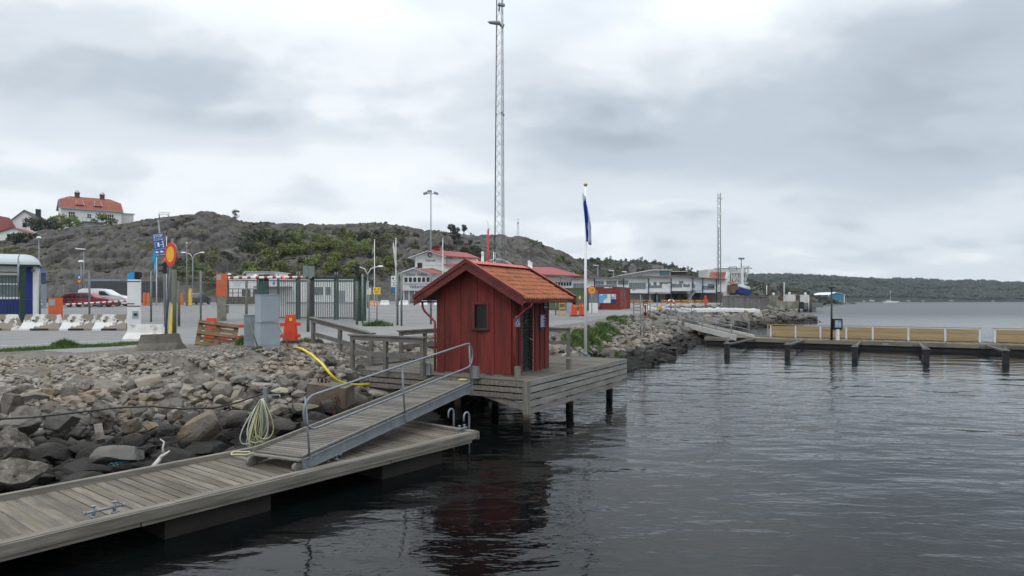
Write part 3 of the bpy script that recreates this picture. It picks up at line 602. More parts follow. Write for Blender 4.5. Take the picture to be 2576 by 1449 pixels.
railing('wooden_railing','grey timber handrail sloping down the near side of the access ramp',[(r0.x,r0.y),(r1_.x,r1_.y)],[1.78,ZD],[0,.48,1],'weathered timber railings')
ra=thing('access_ramp','low plank ramp joining the gravel bank to the jetty','ramp',(r1_.x,r1_.y,ZD))
a0=V((r1_.x,r1_.y,0)); a1=V((r0.x,r0.y,0)); wd=Ax*1.95; b=MB(); nn=34
for i in range(nn):
    p=a0.lerp(a1,i/nn)+Bx*.0; q=a0.lerp(a1,(i+.93)/nn); za=ZD+.06+(1.80-ZD)*i/nn
    b.add([V((*x.xy,za+dz)) for dz in (-.04,0) for x in (p-wd*.03,q-wd*.03,q+wd,p+wd)],[(3,2,1,0),(4,5,6,7),(0,1,5,4),(1,2,6,5),(2,3,7,6),(3,0,4,7)])
b.build('deck',m_deck,ra,True)
b=MB()
for o in (-.04,.97): b.beam(V((*(a0+wd*o).xy,ZD-.07)),V((*(a1+wd*o).xy,1.66)),.06,.2)
b.build('side_beams',m_rail,ra,True)
# ---- flagpole and flag
fp=P(1473,897,ZD); t=thing('flagpole','tall white flagpole with golden ball on the jetty','flagpole',tuple(fp))
ft=ZV(468,fp.y)-ZD
b=MB(); b.tube([(0,0,.06),(0,0,ft*.5),(0,0,ft-.02)],[.062,.05,.034],12); b.build('pole',mat('flagpole_white',(.78,.79,.80),.35,.04,3),t)
b=MB(); b.ball((0,0,ft+.06),.075,12); b.build('ball',mat('brass_ball',(.45,.30,.14),.3,.1,3,metal=.7),t)
b=MB(); b.box((0,0,.012),(.34,.24,.024)); b.tube([(0,0,.02),(0,0,.16)],.08,12)
for sx,sy in ((-1,-1),(1,-1),(1,1),(-1,1)): b.tube([(sx*.14,sy*.09,.02),(sx*.14,sy*.09,.07)],.016,6)
b.build('foot_plate',m_steel,t)
b=MB(); vs=[];nx_,nz_=16,26
ztop=ZV(485,fp.y); zbot=ZV(603,fp.y)
for j in range(nz_+1):
    tt=j/nz_; z=ztop+(zbot-ztop)*tt; wv=.10+.10*math.sin(tt*math.pi*.9)
    for i in range(nx_+1):
        s=i/nx_; ph=s*math.pi*4+tt*1.5
        x=-.10+.17*tt+wv*(s-.3)*1.0+.045*math.sin(ph); y=-.10-.06*s+.075*math.cos(ph)+.02*tt
        zz=z-(.25*s if tt>.85 else .0)*(tt-.85)*6+(.22*s*(1-tt)*-1)
        vs.append((fp.x+x,fp.y+y,zz))
m=nx_+1; b.add(vs,[(j*m+i,j*m+i+1,(j+1)*m+i+1,(j+1)*m+i) for j in range(nz_) for i in range(nx_)],True)
def flagmat():
    m=mat('flag_cloth',(.015,.045,.30),.8,.1,3); T=m.node_tree; n=T.nodes; l=T.links; bs=n['Principled BSDF']
    tc=n.new('ShaderNodeTexCoord'); w=n.new('ShaderNodeTexWave'); w.inputs['Scale'].default_value=.9; w.inputs['Distortion'].default_value=6; w.inputs['Detail'].default_value=1; l.new(tc.outputs['Object'],w.inputs[0])
    r=n.new('ShaderNodeValToRGB'); r.color_ramp.elements[0].position=.74; r.color_ramp.elements[1].position=.78; l.new(w.outputs['Fac'],r.inputs[0])
    x=n.new('ShaderNodeMixRGB'); l.new(r.outputs[0],x.inputs[0]); l.new(bs.inputs['Base Color'].links[0].from_socket,x.inputs[1]); x.inputs[2].default_value=(.45,.5,.6,1); l.new(x.outputs[0],bs.inputs['Base Color']); return m
o=b.build('flag',flagmat(),None,loc=(fp.x-.05,fp.y-.1,zbot)); tag(o,'blue and white flag hanging limp from the jetty flagpole','flag')
so_=o.modifiers.new('s','SOLIDIFY'); so_.thickness=.004
# ---- pontoon
PZ=.5
pf=P(1196,1090,PZ); pl=P(0,1375,PZ); PT=math.atan2(pl.y-pf.y,pl.x-pf.x); PAx=V((math.cos(PT),math.sin(PT),0))
pon=thing('pontoon','long weathered plank pontoon under the gangway','pontoon',(pf.x,pf.y,0),PT); PL_=13.2; PW=2.36
# local x runs towards the eye, local y towards the water (front edge y=0, back edge y=-PW)
b=MB(); x=.12; 
while x<PL_:
    w_=.17; wide=7.3<x<9.4
    g=.004 if wide else .022
    b.bx(x,x+w_-g,-PW+.12+ru(-.004,.004),-.16,PZ-.05+ru(-.003,.003),PZ-.012+ru(-.003,.003)); x+=w_
b.build('deck',m_deckx,pon)
b=MB(); b.bx(.0,PL_/2,-.16,.0,PZ-.05,PZ+.035); b.bx(PL_/2+.004,PL_,-.165,-.002,PZ-.05,PZ+.03); b.bx(0,PL_,-PW,-PW+.11,PZ-.03,PZ+.075); b.bx(-.05,.09,-PW+.0,.01,PZ-.06,PZ+.055); b.build('edge_rail',m_beam,pon)
b=MB(); b.bx(.0,4.6,.003,.045,PZ-.115,PZ+.026); b.bx(4.6+.005,PL_,.003,.045,PZ-.12,PZ+.021); b.bx(.15,2.5,.0,.03,PZ-.18,PZ-.12); b.bx(2.52,7.1,.0,.03,PZ-.185,PZ-.125); b.bx(7.12,PL_,.0,.03,PZ-.18,PZ-.125); b.bx(0,PL_,-PW-.04,-PW-.002,PZ-.2,PZ+.05); b.bx(-.09,-.05,-PW,.04,PZ-.14,PZ+.03); b.build('fascia_board',m_beam,pon)
for x0,x1 in ((.97,2.62),(5.02,6.73),(9.3,11.)):
    b=MB(); b.bx(x0,x1,-PW+.15,-.10,-.45,PZ-.19); b.build('float',mat('dark_wet_concrete',(.013,.011,.008),.8,.4,2,.3,20),pon)
def cleat(x,y,s,w=.13):
    b=MB()
    for k in (-1,1): b.tube([(x+k*w,y,PZ),(x+k*w,y,PZ+.16)],[.022,.022],8); b.tube([(x+k*w,y,PZ+.155),(x+k*w,y,PZ+.17)],.034,8); b.tube([(x+k*w,y,PZ+.0),(x+k*w,y,PZ+.03)],.04,8)
    b.tube([(x-w*1.9,y,PZ+.09),(x+w*1.9,y,PZ+.09)],.02,8)
    for k in (-1,1): b.tube([(x+k*w*1.8,y,PZ+.09),(x+k*w*2.,y,PZ+.09)],.03,8)
    b.build('cleat',m_steel,pon)
def ponl(u,v,z=PZ):
    p=P(u,v,z)-V((pf.x,pf.y,0)); return p.dot(PAx),p.dot(V((-PAx.y,PAx.x,0)))
for u,v,w in ((262,1297,.13),(835,1160,.1),(1162,1088,.08)): x,y=ponl(u,v); cleat(x,y,1,w)
lx0,ly0=ponl(1139,1075); lx1,ly1=ponl(1178,1085)
ld=[]
b=MB()
for (lx,ly) in ((lx0-.03,ly0),(lx1-.03,ly1)):
    cz=PZ+.34; b.tube([(lx,ly,-.9),(lx,ly,cz)]+[(lx+.09-.09*math.cos(a),ly,cz+.1*math.sin(a)) for a in np.linspace(0,math.pi,9)][1:]+[(lx+.18,ly,cz-.1)],.021,10)
for k in range(4): b.tube([(lx0-.03,ly0,-.1-.22*k),(lx1-.03,ly1,-.1-.22*k)],.018,8)
b.build('swim_ladder',m_steel,pon)
# ---- gangway
g0=P(790,1163,PZ+.03); gl=P(628,1133,.74); gr=P(761,1150,.74); gu=P(1187,960.5,ZD+.03); gd=(gu-gr); GL=gd.length; gn=gd.normalized()
side=(gl-gr); side=(side-gn*side.dot(gn)).normalized(); GW=1.16; upg=side.cross(gn); upg=upg if upg.z>0 else -upg
gw=thing('gangway','sloping steel framed plank gangway down to the pontoon','gangway',(gr.x,gr.y,PZ)); 
b=MB(); n=62
for i in range(n):
    p=gr+gn*(GL*i/n); q=gr+gn*(GL*(i+.80)/n); dz=upg*.03*-1
    b.add([p,q,q+side*GW,p+side*GW]+[x+dz for x in (p,q,q+side*GW,p+side*GW)],[(0,1,2,3),(7,6,5,4),(0,4,5,1),(1,5,6,2),(2,6,7,3),(3,7,4,0)])
b.build('deck',mat('gangway_planks',(.125,.113,.096),.9,.3,3,.3,14,isl=.3,stretch=(.7,2,2)),gw,True)
for o,w in ((.0,.05),(GW,.05)):
    b=MB(); b.beam(gr+side*o-upg*.13-gn*.02,gu+side*o-upg*.13,w,.2,upg); b.beam(gr+side*o-upg*.035,gu+side*o-upg*.035,.1,.012,upg); b.beam(gr+side*o-upg*.225,gu+side*o-upg*.225,.1,.012,upg); b.build('side_beam',m_steel,gw,True)
b=MB(); b.beam(gr+side*GW*.99+upg*.035,gu+side*GW*.99+upg*.035,.06,.06,upg); b.beam(gr+side*.02+upg*.012,gu+side*.02+upg*.012,.06,.03,upg); b.beam(gr-gn*.05-upg*.04,gr-gn*.05+side*GW-upg*.04,.09,.03); b.build('edge_strip',m_beamz,gw,True)
hr=.0
b=MB(); hh=1.03; mid=.42; e0=.12; e1=GL-.05; o=-side*.03
rail=[]
def rp(s,h): return gr+gn*s+upg*h+o
a0s,a1s=e0,e1
loop=[rp(a0s+.35,mid)]+[rp(a0s+.25-.3*math.sin(a),(hh+mid)/2-(hh-mid)/2*math.cos(a)) for a in np.linspace(0.2,math.pi-.2,10)]+[rp(a0s+.35,hh),rp(a1s-.25,hh)]+[rp(a1s-.2+.3*math.sin(a),(hh+mid)/2+(hh-mid)/2*math.cos(a)) for a in np.linspace(.15,math.pi-.15,10)]+[rp(a1s-.3,mid),rp(a0s+.34,mid)]
b.tube(loop,.022,10,cap=False); b.build('handrail',m_steel,gw,True)
for s in (.14+.0,GL*.5,GL-.1):
    b=MB(); b.tube([rp(s,-.16),rp(s,hh if s!=0 else hh)],.02,8); b.beam(rp(s,-.2),rp(s,-.05),.08,.05); b.build('rail_post',m_steel,gw,True)
for s in (.06,.16):
    for o_ in (.03,GW-.05): 
        c=gr+side*o_*1.+gn*(s-.16)-upg*.02; cz=PZ+.075; b=MB(); b.tube([V((c.x,c.y,cz)),V((c.x,c.y,cz))+side*.06],.075,16,sm=False); b.tube([V((c.x,c.y,cz))-side*.01,V((c.x,c.y,cz))+side*.08],.025,8); b.build('wheel',mat('rusty_pale_wheel',(.15,.13,.115),.8,.4,8),gw,True)
b=MB(); c=P(1161,957,ZD+.02); b.tube([c+V((-.08,-.02,.01)),c+V((.1,.0,.02)),c+V((.16,.05,.02))],.014,6); b.tube([c+V((-.08,-.02,.01)),c+V((-.02,.08,.02)),c+V((.08,.08,.02))],.014,6)
o=b.build('rope_loop',m_yellow,None,loc=tuple(c)); tag(o,'short yellow rope loop lying at the top of the gangway','rope')
# ================================================================ BANK: boulders, stones, grass
def rockmesh(name,seed,m,sub=4,flat=1.,rough=.06):
    rg=random.Random(seed); bm=bmesh.new(); bmesh.ops.create_icosphere(bm,subdivisions=sub,radius=1)
    sc=V((rg.uniform(.85,1.15),rg.uniform(.7,.95),rg.uniform(.5,.75)*flat)); pl=[]
    for _ in range(15):
        n=V((rg.gauss(0,1),rg.gauss(0,1),rg.gauss(0,1))).normalized(); pl.append((n,rg.uniform(.42,.80)))
    for v in bm.verts:
        p=v.co.copy()
        for n,d in pl:
            k=p.dot(n)-d
            if k>0: p-=n*k
        p+=p.normalized()*(noise.fractal(p*1.8+V((seed,0,0)),1,2,3)*rough*.9+noise.fractal(p*6.5+V((0,seed,0)),.9,2,4)*rough*.42)
        v.co=V((p.x*sc.x,p.y*sc.y,p.z*sc.z))*1.25
    me=bpy.data.meshes.new(name); bm.to_mesh(me); bm.free(); me.polygons.foreach_set('use_smooth',[True]*len(me.polygons)); me.set_sharp_from_angle(angle=R(26)); me.materials.append(m); return me
RM=[rockmesh('boulder',i,m_rock) for i in range(8)]; RO=[rockmesh('boulder',20+i,m_rocko) for i in range(4)]; RL=[rockmesh('boulder',40+i,m_rockl) for i in range(6)]
m_lump=mat('mottled_concrete_lump',(.15,.135,.115),.95,.45,4,.6,16,c2=(.30,.28,.25),s2=5.,t2=.66,w2=.03,c3=(.05,.04,.03),s3=1.6,t3=.52,wet=(.0,.35,WETC))
RU=[rockmesh('boulder',60+i,m_lump,4,1.1,.14) for i in range(2)]
m_slab=mat('grey_slab_stone',(.115,.107,.095),.9,.2,1.5,.35,12,c2=(.10,.095,.09),s2=1.2,t2=.55,w2=.15,wet=(-.2,.12,WETC)); RS=[rockmesh('boulder',80+i,m_slab,4,.8) for i in range(3)]
placed=[]
def rock(me,p,s,rz,lab,grp,tilt=(0,0)):
    o=bpy.data.objects.new('boulder',me); COL.objects.link(o); o.location=p; o.scale=s if isinstance(s,tuple) else (s,s,s); o.rotation_euler=(tilt[0],tilt[1],rz); tag(o,lab,'boulder',grp); placed.append((p[0],p[1],max(o.scale)))
for (u,v,z,w,h,ml,i,rz,lab) in [
 (493,1085,.72,118,112,RO,0,.4,'large boulder with ochre top and black foot right of the driftwood'),
 (312,1146,.55,140,88,RS,0,.3,'big smooth grey slab boulder just left of the driftwood'),
 (557,1006,1.10,54,36,RL,0,.9,'pale angular boulder left of its larger pale neighbour, under the gravel edge'),
 (613,1022,1.0,78,54,RL,1,2.,'large pale angular boulder to the left of the hanging hoses'),
 (588,1052,.80,84,66,RM,1,.2,'grey brown boulder with black foot below the two pale boulders'),
 (436,1045,.92,62,56,RL,2,1.4,'yellowish pale boulder above and left of the ochre topped boulder'),
 (328,1068,.82,56,42,RO,1,.7,'small ochre boulder, left of two side by side in the middle of the bank'),
 (378,1072,.80,54,44,RO,2,2.2,'small ochre boulder, right of two side by side in the middle of the bank'),
 (163,1052,.95,92,84,RS,1,1.1,'upright grey slab boulder under the overhanging gravel at left'),
 (52,1066,.95,120,74,RM,2,.1,'broad grey boulder near the left edge below the black cable'),
 (52,1192,.55,150,120,RU,0,.2,'huge mottled concrete lump at the far left behind the pontoon'),
 (14,1118,.85,110,90,RU,1,1.2,'brown crumbling concrete lump at the left picture edge'),
 (120,1142,.5,110,62,RM,3,.4,'dark wet boulder right of the mottled concrete lump'),
 (258,1040,.95,120,80,RU,1,2.6,'brown lump of stony conglomerate under the gravel edge'),
 (650,972,1.25,60,40,RL,3,.5,'pale boulder behind the hose post'),
 (335,1110,.6,66,40,RM,4,.9,'black boulder resting on top of the grey slab'),
 (568,985,1.25,60,44,RM,5,.5,'grey boulder on the edge of the gravel above the pale boulders'),
 (700,1075,.6,90,70,RM,6,.5,'dark round backed boulder beside the hose post, above the gangway'),
 (826,1030,.62,78,52,RM,7,.1,'rounded dark boulder below the rusty concrete anchor block'),
 (758,1028,.72,82,48,RL,4,.2,'pale brown boulder below and left of the anchor block'),
 (708,985,1.2,78,40,RL,5,1.9,'flat pale boulder between the hose post and the anchor block'),
 (756,975,1.1,52,60,RS,2,1.9,'upright grey boulder against the left side of the anchor block'),
 (520,1130,.4,120,50,RM,0,2.9,'low black weedy boulder at the pontoon edge, right of the driftwood'),
 (215,1130,.45,100,44,RM,5,1.9,'low dark boulder left of the big grey slab')]:
    p=P(u,v,z); k=p.y/F; ww=w*k/2*.9; hh=h*k/2; me=ml[i]
    rock(me,tuple(p),(ww,ww*.9,hh*1.25),rz,lab,'boulders of the rock bank')
GB='boulders of the rock bank'
def scatter(n,ybox,xbox,dlo,dhi,smin,smax,labf,mats,seed,gap=.72,tries=9000,near=None):
    rg=random.Random(seed); c=0
    xs=np.array([rg.uniform(*xbox) for _ in range(tries)]); yy=np.array([rg.uniform(*ybox) for _ in range(tries)])
    Z,dd,w=hgt(xs,yy)
    for x,y,z,d,wi in zip(xs,yy,Z,dd,w):
        if c>=n: break
        t=d/wi
        if not(dlo<=t<=dhi): continue
        u=CX+x/y*F
        if not(-60<u<2400): continue
        s=rg.uniform(smin,smax)*(1.25-1.0*max(0,t))
        if any((x-a)**2+(y-b)**2<((s+e)*gap)**2 for a,b,e in placed): continue
        ml=mats(rg,t); rock(ml[rg.randrange(len(ml))],(x,y,z+s*.12),(s,s*rg.uniform(.75,1),s*rg.uniform(.8,1.15)),rg.uniform(0,6.28),labf,GB,(rg.gauss(0,.22),rg.gauss(0,.22))); c+=1
    return c
scatter(112,(8,24),(-16,-1.5),-.06,.60,.28,.62,'angular grey boulder in the loose rock bank behind the pontoon',lambda r,t: RM if r.random()<.75 else (RL if t>.3 else RO),5,gap=.56)
scatter(30,(20,32),(-6,4),-.12,.8,.3,.6,'dark boulder on the shore under and behind the jetty',lambda r,t: RM,6)
scatter(125,(28,50),(0,14),-.05,.95,.22,.50,'tumbled boulder of the rock bank behind the flagpole',lambda r,t: (RL if r.random()<.6 else RO) if t>.28 else RM,7,gap=.56)
scatter(60,(50,106),(8,48),-.06,.9,.5,1.2,'boulder of the distant breakwater bank beyond the second gangway',lambda r,t: RM if r.random()<.8 else RL,8,gap=.7)
# smaller stones: nobody could count them
pr=[]
for s in range(5):
    bm=bmesh.new(); bmesh.ops.create_icosphere(bm,subdivisions=1,radius=1); rg=random.Random(s+3)
    for v in bm.verts: v.co=V((v.co.x*rg.uniform(.8,1.2),v.co.y*rg.uniform(.7,1.1),v.co.z*rg.uniform(.35,.6)))
    pr.append(([v.co.copy() for v in bm.verts],[tuple(v.index for v in f.verts) for f in bm.faces])); bm.free()
def stones(n,ybox,xbox,dlo,dhi,smin,smax,seed,name,label,mt,powr=2.):
    rg=random.Random(seed); b=MB(); xs=np.array([rg.uniform(*xbox) for _ in range(n)]); yy=np.array([rg.uniform(*ybox) for _ in range(n)]); Z,dd,w=hgt(xs,yy)
    for x,y,z,d,wi in zip(xs,yy,Z,dd,w):
        t=d/wi; u=CX+x/y*F
        if not(dlo<=t<=dhi) or not(-60<u<2150): continue
        if noise.noise(V((x*.7,y*.7,4)))<-.38: continue
        s=smin+(smax-smin)*rg.random()**powr; M=Euler((rg.gauss(0,.4),rg.gauss(0,.4),rg.uniform(0,6.3))).to_matrix()*s; vs,fs=pr[rg.randrange(5)]
        c=V((x,y,z+s*.25)); b.add([M@q+c for q in vs],fs)
    o=b.build(name,mt); tag(o,label,None,None,'stuff')
m_pst=mat('pale_stones',(.215,.195,.165),.95,.25,3,.4,20,isl=.35,coord='World',c3=(.22,.17,.12),s3=.5,t3=.6,wet=(.25,.5,WETC))
stones(26000,(9,25.5),(-18,-2),.34,1.0,.03,.15,1,'bank_stones','grey broken stones strewn over the gravel slope',m_pst,2.2)
stones(6500,(9,24),(-16,-1),-.08,.62,.08,.27,2,'dark_rubble','small wet stones wedged between the boulders',m_stones)
stones(9000,(16.5,24.5),(-12.5,-4.5),.55,1.5,.012,.05,12,'gravel_chips','fine grey gravel chips on the heap around the cabinets',m_pst,1.5)
stones(5200,(24,52),(-8,14),-.1,.98,.07,.28,3,'shore_rubble','small stones filling the rock bank behind the jetty',m_stones,1.6)
stones(3600,(50,108),(6,50),-.08,1.,.12,.45,4,'breakwater_rubble','rough stones of the distant breakwater',mat('breakwater_stones',(.15,.14,.12),.95,.3,3,.3,20,isl=.4,coord='World',wet=(.15,.95,WETC)),1.6)
# wrack: black seaweed tufts low on the bank
# grass
def grass(areas,label,name='grass',seed=4):
    rg=random.Random(seed); b=MB()
    for (cx,cy,rx,ry,n,h0,h1,rot) in areas:
        for _ in range(n):
            a=rg.uniform(0,6.283); q=math.sqrt(rg.random()); lx,ly=math.cos(a)*q*rx,math.sin(a)*q*ry; x=cx+lx*math.cos(rot)-ly*math.sin(rot); y=cy+lx*math.sin(rot)+ly*math.cos(rot)
            if noise.noise(V((x*1.3,y*1.3,0)))<-.25: continue
            z=hz(x,y) if False else None; h=rg.uniform(h0,h1)*(1.1-q*.6); d=rg.uniform(0,6.28); w=.012+.006*rg.random(); ln=rg.uniform(.1,.6)*h
            pts.append((x,y,h,d,w,ln))
AR=[]
def gr(u,v,zs,rx,ry,n,h0,h1,rot=0): p=P(u,v,zs); AR.append((p.x,p.y,rx,ry,n,h0,h1,rot))
for u,v,n in ((20,893,700),(60,891,800),(110,889,900),(150,887,1300),(175,884,1600),(215,884,1300),(260,882,1300),(310,878,1300),(345,876,900)): gr(u,v,1.74,.75,.42,n,.06,.17,.5)
gr(163,885,1.74,.42,.3,1500,.2,.36); gr(620,878,1.95,.34,.3,1300,.14,.38); gr(652,884,1.95,.25,.2,400,.06,.16); gr(770,868,1.85,.42,.4,900,.1,.28); gr(800,872,1.8,.2,.2,300,.1,.3)
gr(700,905,1.7,.3,.2,120,.04,.1)
for u,v,n,h in ((1448,846,1700,.75),(1475,842,1900,.8),(1505,838,1900,.75),(1530,832,1700,.7),(1552,822,1500,.6),(1492,858,900,.7),(1462,862,900,.6),(1540,845,900,.5),(1575,815,900,.4)): gr(u,v,1.62,.75,.85,n,h*.35,h*.85)
gr(1440,885,1.5,.5,.4,300,.2,.4); gr(1570,880,1.2,.5,.4,200,.2,.4); gr(950,815,2.1,.9,.5,700,.1,.45)
rg=random.Random(9); gx=[];
for (cx,cy,rx,ry,n,h0,h1,rot) in AR:
    for _ in range(n):
        a=rg.uniform(0,6.283); q=rg.random()**.6; lx,ly=math.cos(a)*q*rx,math.sin(a)*q*ry
        gx.append((cx+lx*math.cos(rot)-ly*math.sin(rot),cy+lx*math.sin(rot)+ly*math.cos(rot),rg.uniform(h0,h1)*(1.15-q*.6)))
gx=np.array(gx); gz=hgt(gx[:,0],gx[:,1])[0]; b=MB()
for (x,y,h),z in zip(gx,gz):
    d=rg.uniform(0,6.28); w=(.010+.012*h)*rg.uniform(.7,1.3)*(1 if y<30 else 1.9); ln=rg.uniform(.1,.7)*h; dx_,dy_=math.cos(d)*ln,math.sin(d)*ln; e=rg.uniform(0,6.28); ex,ey=math.cos(e)*w,math.sin(e)*w; z-=.03
    b.add([(x-ex,y-ey,z),(x+ex,y+ey,z),(x+dx_*.3+ex*.7,y+dy_*.3+ey*.7,z+h*.6),(x+dx_*.3-ex*.7,y+dy_*.3-ey*.7,z+h*.6),(x+dx_,y+dy_,z+h)],[(0,1,2,3),(3,2,4)])
o=b.build('grass',m_grass); tag(o,'tufts of green grass along the road edge and rock bank',None,None,'stuff')
# ================================================================ things lying on the bank
p=P(832,1004,.85)  # anchor block
t=thing('anchor_block','rust stained concrete anchor block with iron loops beside the jetty','concrete block',(p.x,p.y,.72),R(-8))
b=MB(); K_=.70
b.add([V(q)*K_ for q in [(-.72,-.45,0.02),(.72,-.4,-.1),(.78,.5,0),(-.7,.5,.1),(-.78,-.42,.82),(.78,-.45,.66),(.74,.45,.7),(-.72,.48,.86)]],[(3,2,1,0),(4,5,6,7),(0,1,5,4),(1,2,6,5),(2,3,7,6),(3,0,4,7)])
b.build('block',mat('rusty_concrete',(.12,.10,.078),.95,.4,2,.5,12,c2=(.095,.06,.035),s2=1.3,t2=.56,w2=.12),t)
m_rust=mat('rust',(.07,.03,.02),.9,.4,8)
b=MB()
for x in (-.45,-.32): b.tube([(x*.7+.06*math.cos(a),.05+.02*math.sin(a*2),.56+.15*max(0,math.sin(a))) for a in np.linspace(0,math.pi,9)],.022,6)
b.tube([(-.2,.1,.6),(-.14,.12,.65),(-.1,.05,.6),(-.06,.1,.58)],.02,6); b.build('lifting_loop',m_rust,t)
b=MB()
for k in range(12):
    c=V((.32+.03*math.sin(k),-.36-.03*k,.22-.05*k)); M=Matrix.Rotation(R(90*(k%2)),3,'Z')@Matrix.Rotation(R(20),3,'X'); b.tube([c+M@V((.035*math.cos(a),0,.055*math.sin(a))) for a in np.linspace(0,2*math.pi,9)],.011,5,cap=False)
o=b.build('chain',m_rust,t)
# driftwood
def wp(u,v,z): return P(u,v,z)
b=MB(); b.tube([wp(384,1177,.42),wp(398,1160,.5),wp(405,1150,.56),wp(414,1140,.6)],[.05,.042,.036,.026],8); b.tube([wp(404,1151,.56),wp(418,1141,.62),wp(427,1134,.66)],[.03,.022,.014],7); b.tube([wp(412,1143,.6),wp(409,1128,.72),wp(413,1112,.82),wp(405,1106,.86),wp(403,1104,.86)],[.026,.018,.014,.01,.006],7)
o=b.build('driftwood_branch',mat('bleached_wood',(.42,.39,.36),.9,.25,6,.3,30),None,loc=tuple(wp(395,1165,.4))); tag(o,'bleached forked driftwood branch leaning between pontoon and rocks','branch')
# black cable across the stones
b=MB(); b.tube([wp(u,v,z) for u,v,z in ((-20,1055,1.2),(80,1050,1.22),(190,1038,1.26),(290,1026,1.3),(380,1022,1.3),(460,1029,1.22),(540,1026,1.22),(600,1012,1.25),(660,990,1.3),(700,972,1.35))],.02,7)
o=b.build('black_cable',m_black,None,loc=tuple(wp(300,1030,1.2))); tag(o,'thin black cable strung across the boulders above the pontoon','cable')
b=MB(); b.tube([wp(u,v,z) for u,v,z in ((300,1135,.62),(350,1128,.66),(410,1119,.7),(450,1108,.76),(480,1090,1.0))],.012,6)
o=b.build('black_cable',m_black,None,loc=tuple(wp(380,1120,.7))); tag(o,'short loose dark cable low over the black rocks','cable')
# yellow conduit
b=MB(); pts=[(735,872,2.0),(760,878,1.98),(785,893,1.85),(810,915,1.66),(828,938,1.42),(848,957,1.2),(875,967,1.0),(905,968,.95),(925,967,.92),(940,966,.9)]
b.tube([wp(*q) for q in pts],.034,10); o=b.build('yellow_conduit',m_yellow,None,loc=tuple(wp(800,905,1.7))); tag(o,'yellow corrugated conduit running down the gravel to the jetty','pipe')
b=MB(); b.tube([wp(971,946,.98),wp(962,976,.72)],.05,6); o=b.build('green_tube',mat('teal_tube',(.015,.12,.11),.6,.2,4),None,loc=tuple(wp(965,960,.85))); tag(o,'short teal green tube leaning under the jetty edge','tube')
b=MB(); b.box((0,0,0),(.5,.14,.1),Euler((.1,.5,-.9)).to_matrix()); q=wp(250,1090,.86); o=b.build('concrete_stick',m_lump,None); o.location=q; tag(o,'short pale broken concrete bar lying among the boulders','debris')
b=MB(); 
for k in range(7): c=wp(270+k*7,1172-k*1.5,.47); b.tube([c+V((ru(-.06,.06),0,ru(-.01,.04))),c+V((.05,.03,ru(0,.05))),c+V((.1,ru(-.05,.05),0))],.006,4)
o=b.build('blue_rope_scrap',mat('turquoise_rope',(.03,.25,.32),.8,.2,8),None,loc=tuple(wp(290,1170,.47))); tag(o,'tangled scrap of turquoise rope on the big grey slab','rope')
# hose post with coiled hoses
q=P(668,1118,.4); t=thing('hose_post','grey steel post with a bracket standing in the rocks, carrying hoses','post',(q.x,q.y,.2))
ht=ZV(975,q.y)-.2
b=MB(); b.beam((0,0,0),(0,0,ht),.09,.09); b.build('post',m_steel,t); b=MB(); b.beam((0,-.02,ht-.16),(.34,-.1,ht-.14),.03,.03); b.beam((0,-.02,ht-.36),(.0,-.14,ht-.34),.22,.04); b.tube([(.33,-.1,ht-.14),(.36,-.12,ht-.2)],.014,6); b.build('bracket',m_steel,t)
ht2=ZV(1003,q.y)-.2
def hose(nl,mt,lab,seed,wmul,off):
    b=MB(); rg=random.Random(seed)
    for k in range(nl):
        w=rg.uniform(.09,.30)*wmul; bt=rg.uniform(.75,1.0)*(ht2-.12); lean=rg.uniform(-.28,.16)+off; pts=[]
        for a in np.linspace(0,2*math.pi,30):
            s=(1-math.cos(a))/2; pts.append(V((q.x+lean*s+w*math.sin(a)*(.45+.55*s),q.y-.14-.04*k*.5-.05*math.sin(a*2),.2+ht2-bt*s+.02)))
        b.tube(pts,.0135,7)
    o=b.build('coiled_hose',mt,None,loc=(q.x,q.y,.5)); tag(o,lab,'hose'); return o
hose(5,mat('pale_hose',(.42,.43,.38),.6,.1,4),'pale grey garden hose hung in long loops on the post',3,1.,-.12)
hose(5,mat('yellow_green_hose',(.36,.36,.17),.6,.1,4),'yellowish hose hung in long loops on the post',8,.8,.05)
b=MB(); c=wp(608,1140,PZ+.07); b.tube([c+V((.17*math.cos(a)-.02,.14*math.sin(a),.0+.01*math.sin(3*a))) for a in np.linspace(.3,6.0,22)]+[c+V((.35,-.0,.04)),c+V((.5,.2,.1))],.0135,7)
o=b.build('hose_loop',mat('cream_hose',(.50,.45,.30),.6,.1,4),None,loc=tuple(c)); tag(o,'cream hose end looped on the pontoon by the gangway foot','hose')
# ---------------------------------------------------------------- cabinets, sticks, pallet, barrier
def at(u,Y): X=(u-CX)/F*Y; return V((X,Y,hz(X,Y)))
c=at(672,20.3); rz=math.atan2(-c.x,c.y)*0+R(-16)
t=thing('electric_cabinet','tall light grey electric cabinet of two stacked boxes on the gravel','cabinet',(c.x,c.y,c.z-.05),R(40))
zt=ZV(742,19.9)-c.z+.05
b=MB(); b.box((0,0,(zt-.82)/2+.82),(.55,.52,zt-.84)); b.box((0,0,zt),(.575,.545,.03)); b.build('upper_box',m_grey,t)
b=MB(); b.box((0,0,.47),(.58,.55,.66)); b.box((0,0,.806),(.60,.57,.02)); b.box((0,-.0,.07),(.56,.53,.14)); b.build('lower_box',m_grey,t)
b=MB(); b.bx(-.26,.26,-.266,-.26,.86,zt-.05); b.build('door',m_grey,t)
c=at(634,20.6)
t=thing('small_cabinet','low ribbed grey cable cabinet left of the tall cabinet','cabinet',(c.x,c.y,c.z-.05),R(14)); z2=ZV(794,20.3)-c.z+.05
b=MB(); b.box((0,0,z2/2),(.43,.3,z2)); b.box((0,0,z2+.01),(.47,.34,.03)); b.build('body',m_grey2,t); b=MB()
for k in range(14): b.bx(-.19,.19,-.156,-.15,.2+k*.045,.215+k*.045)
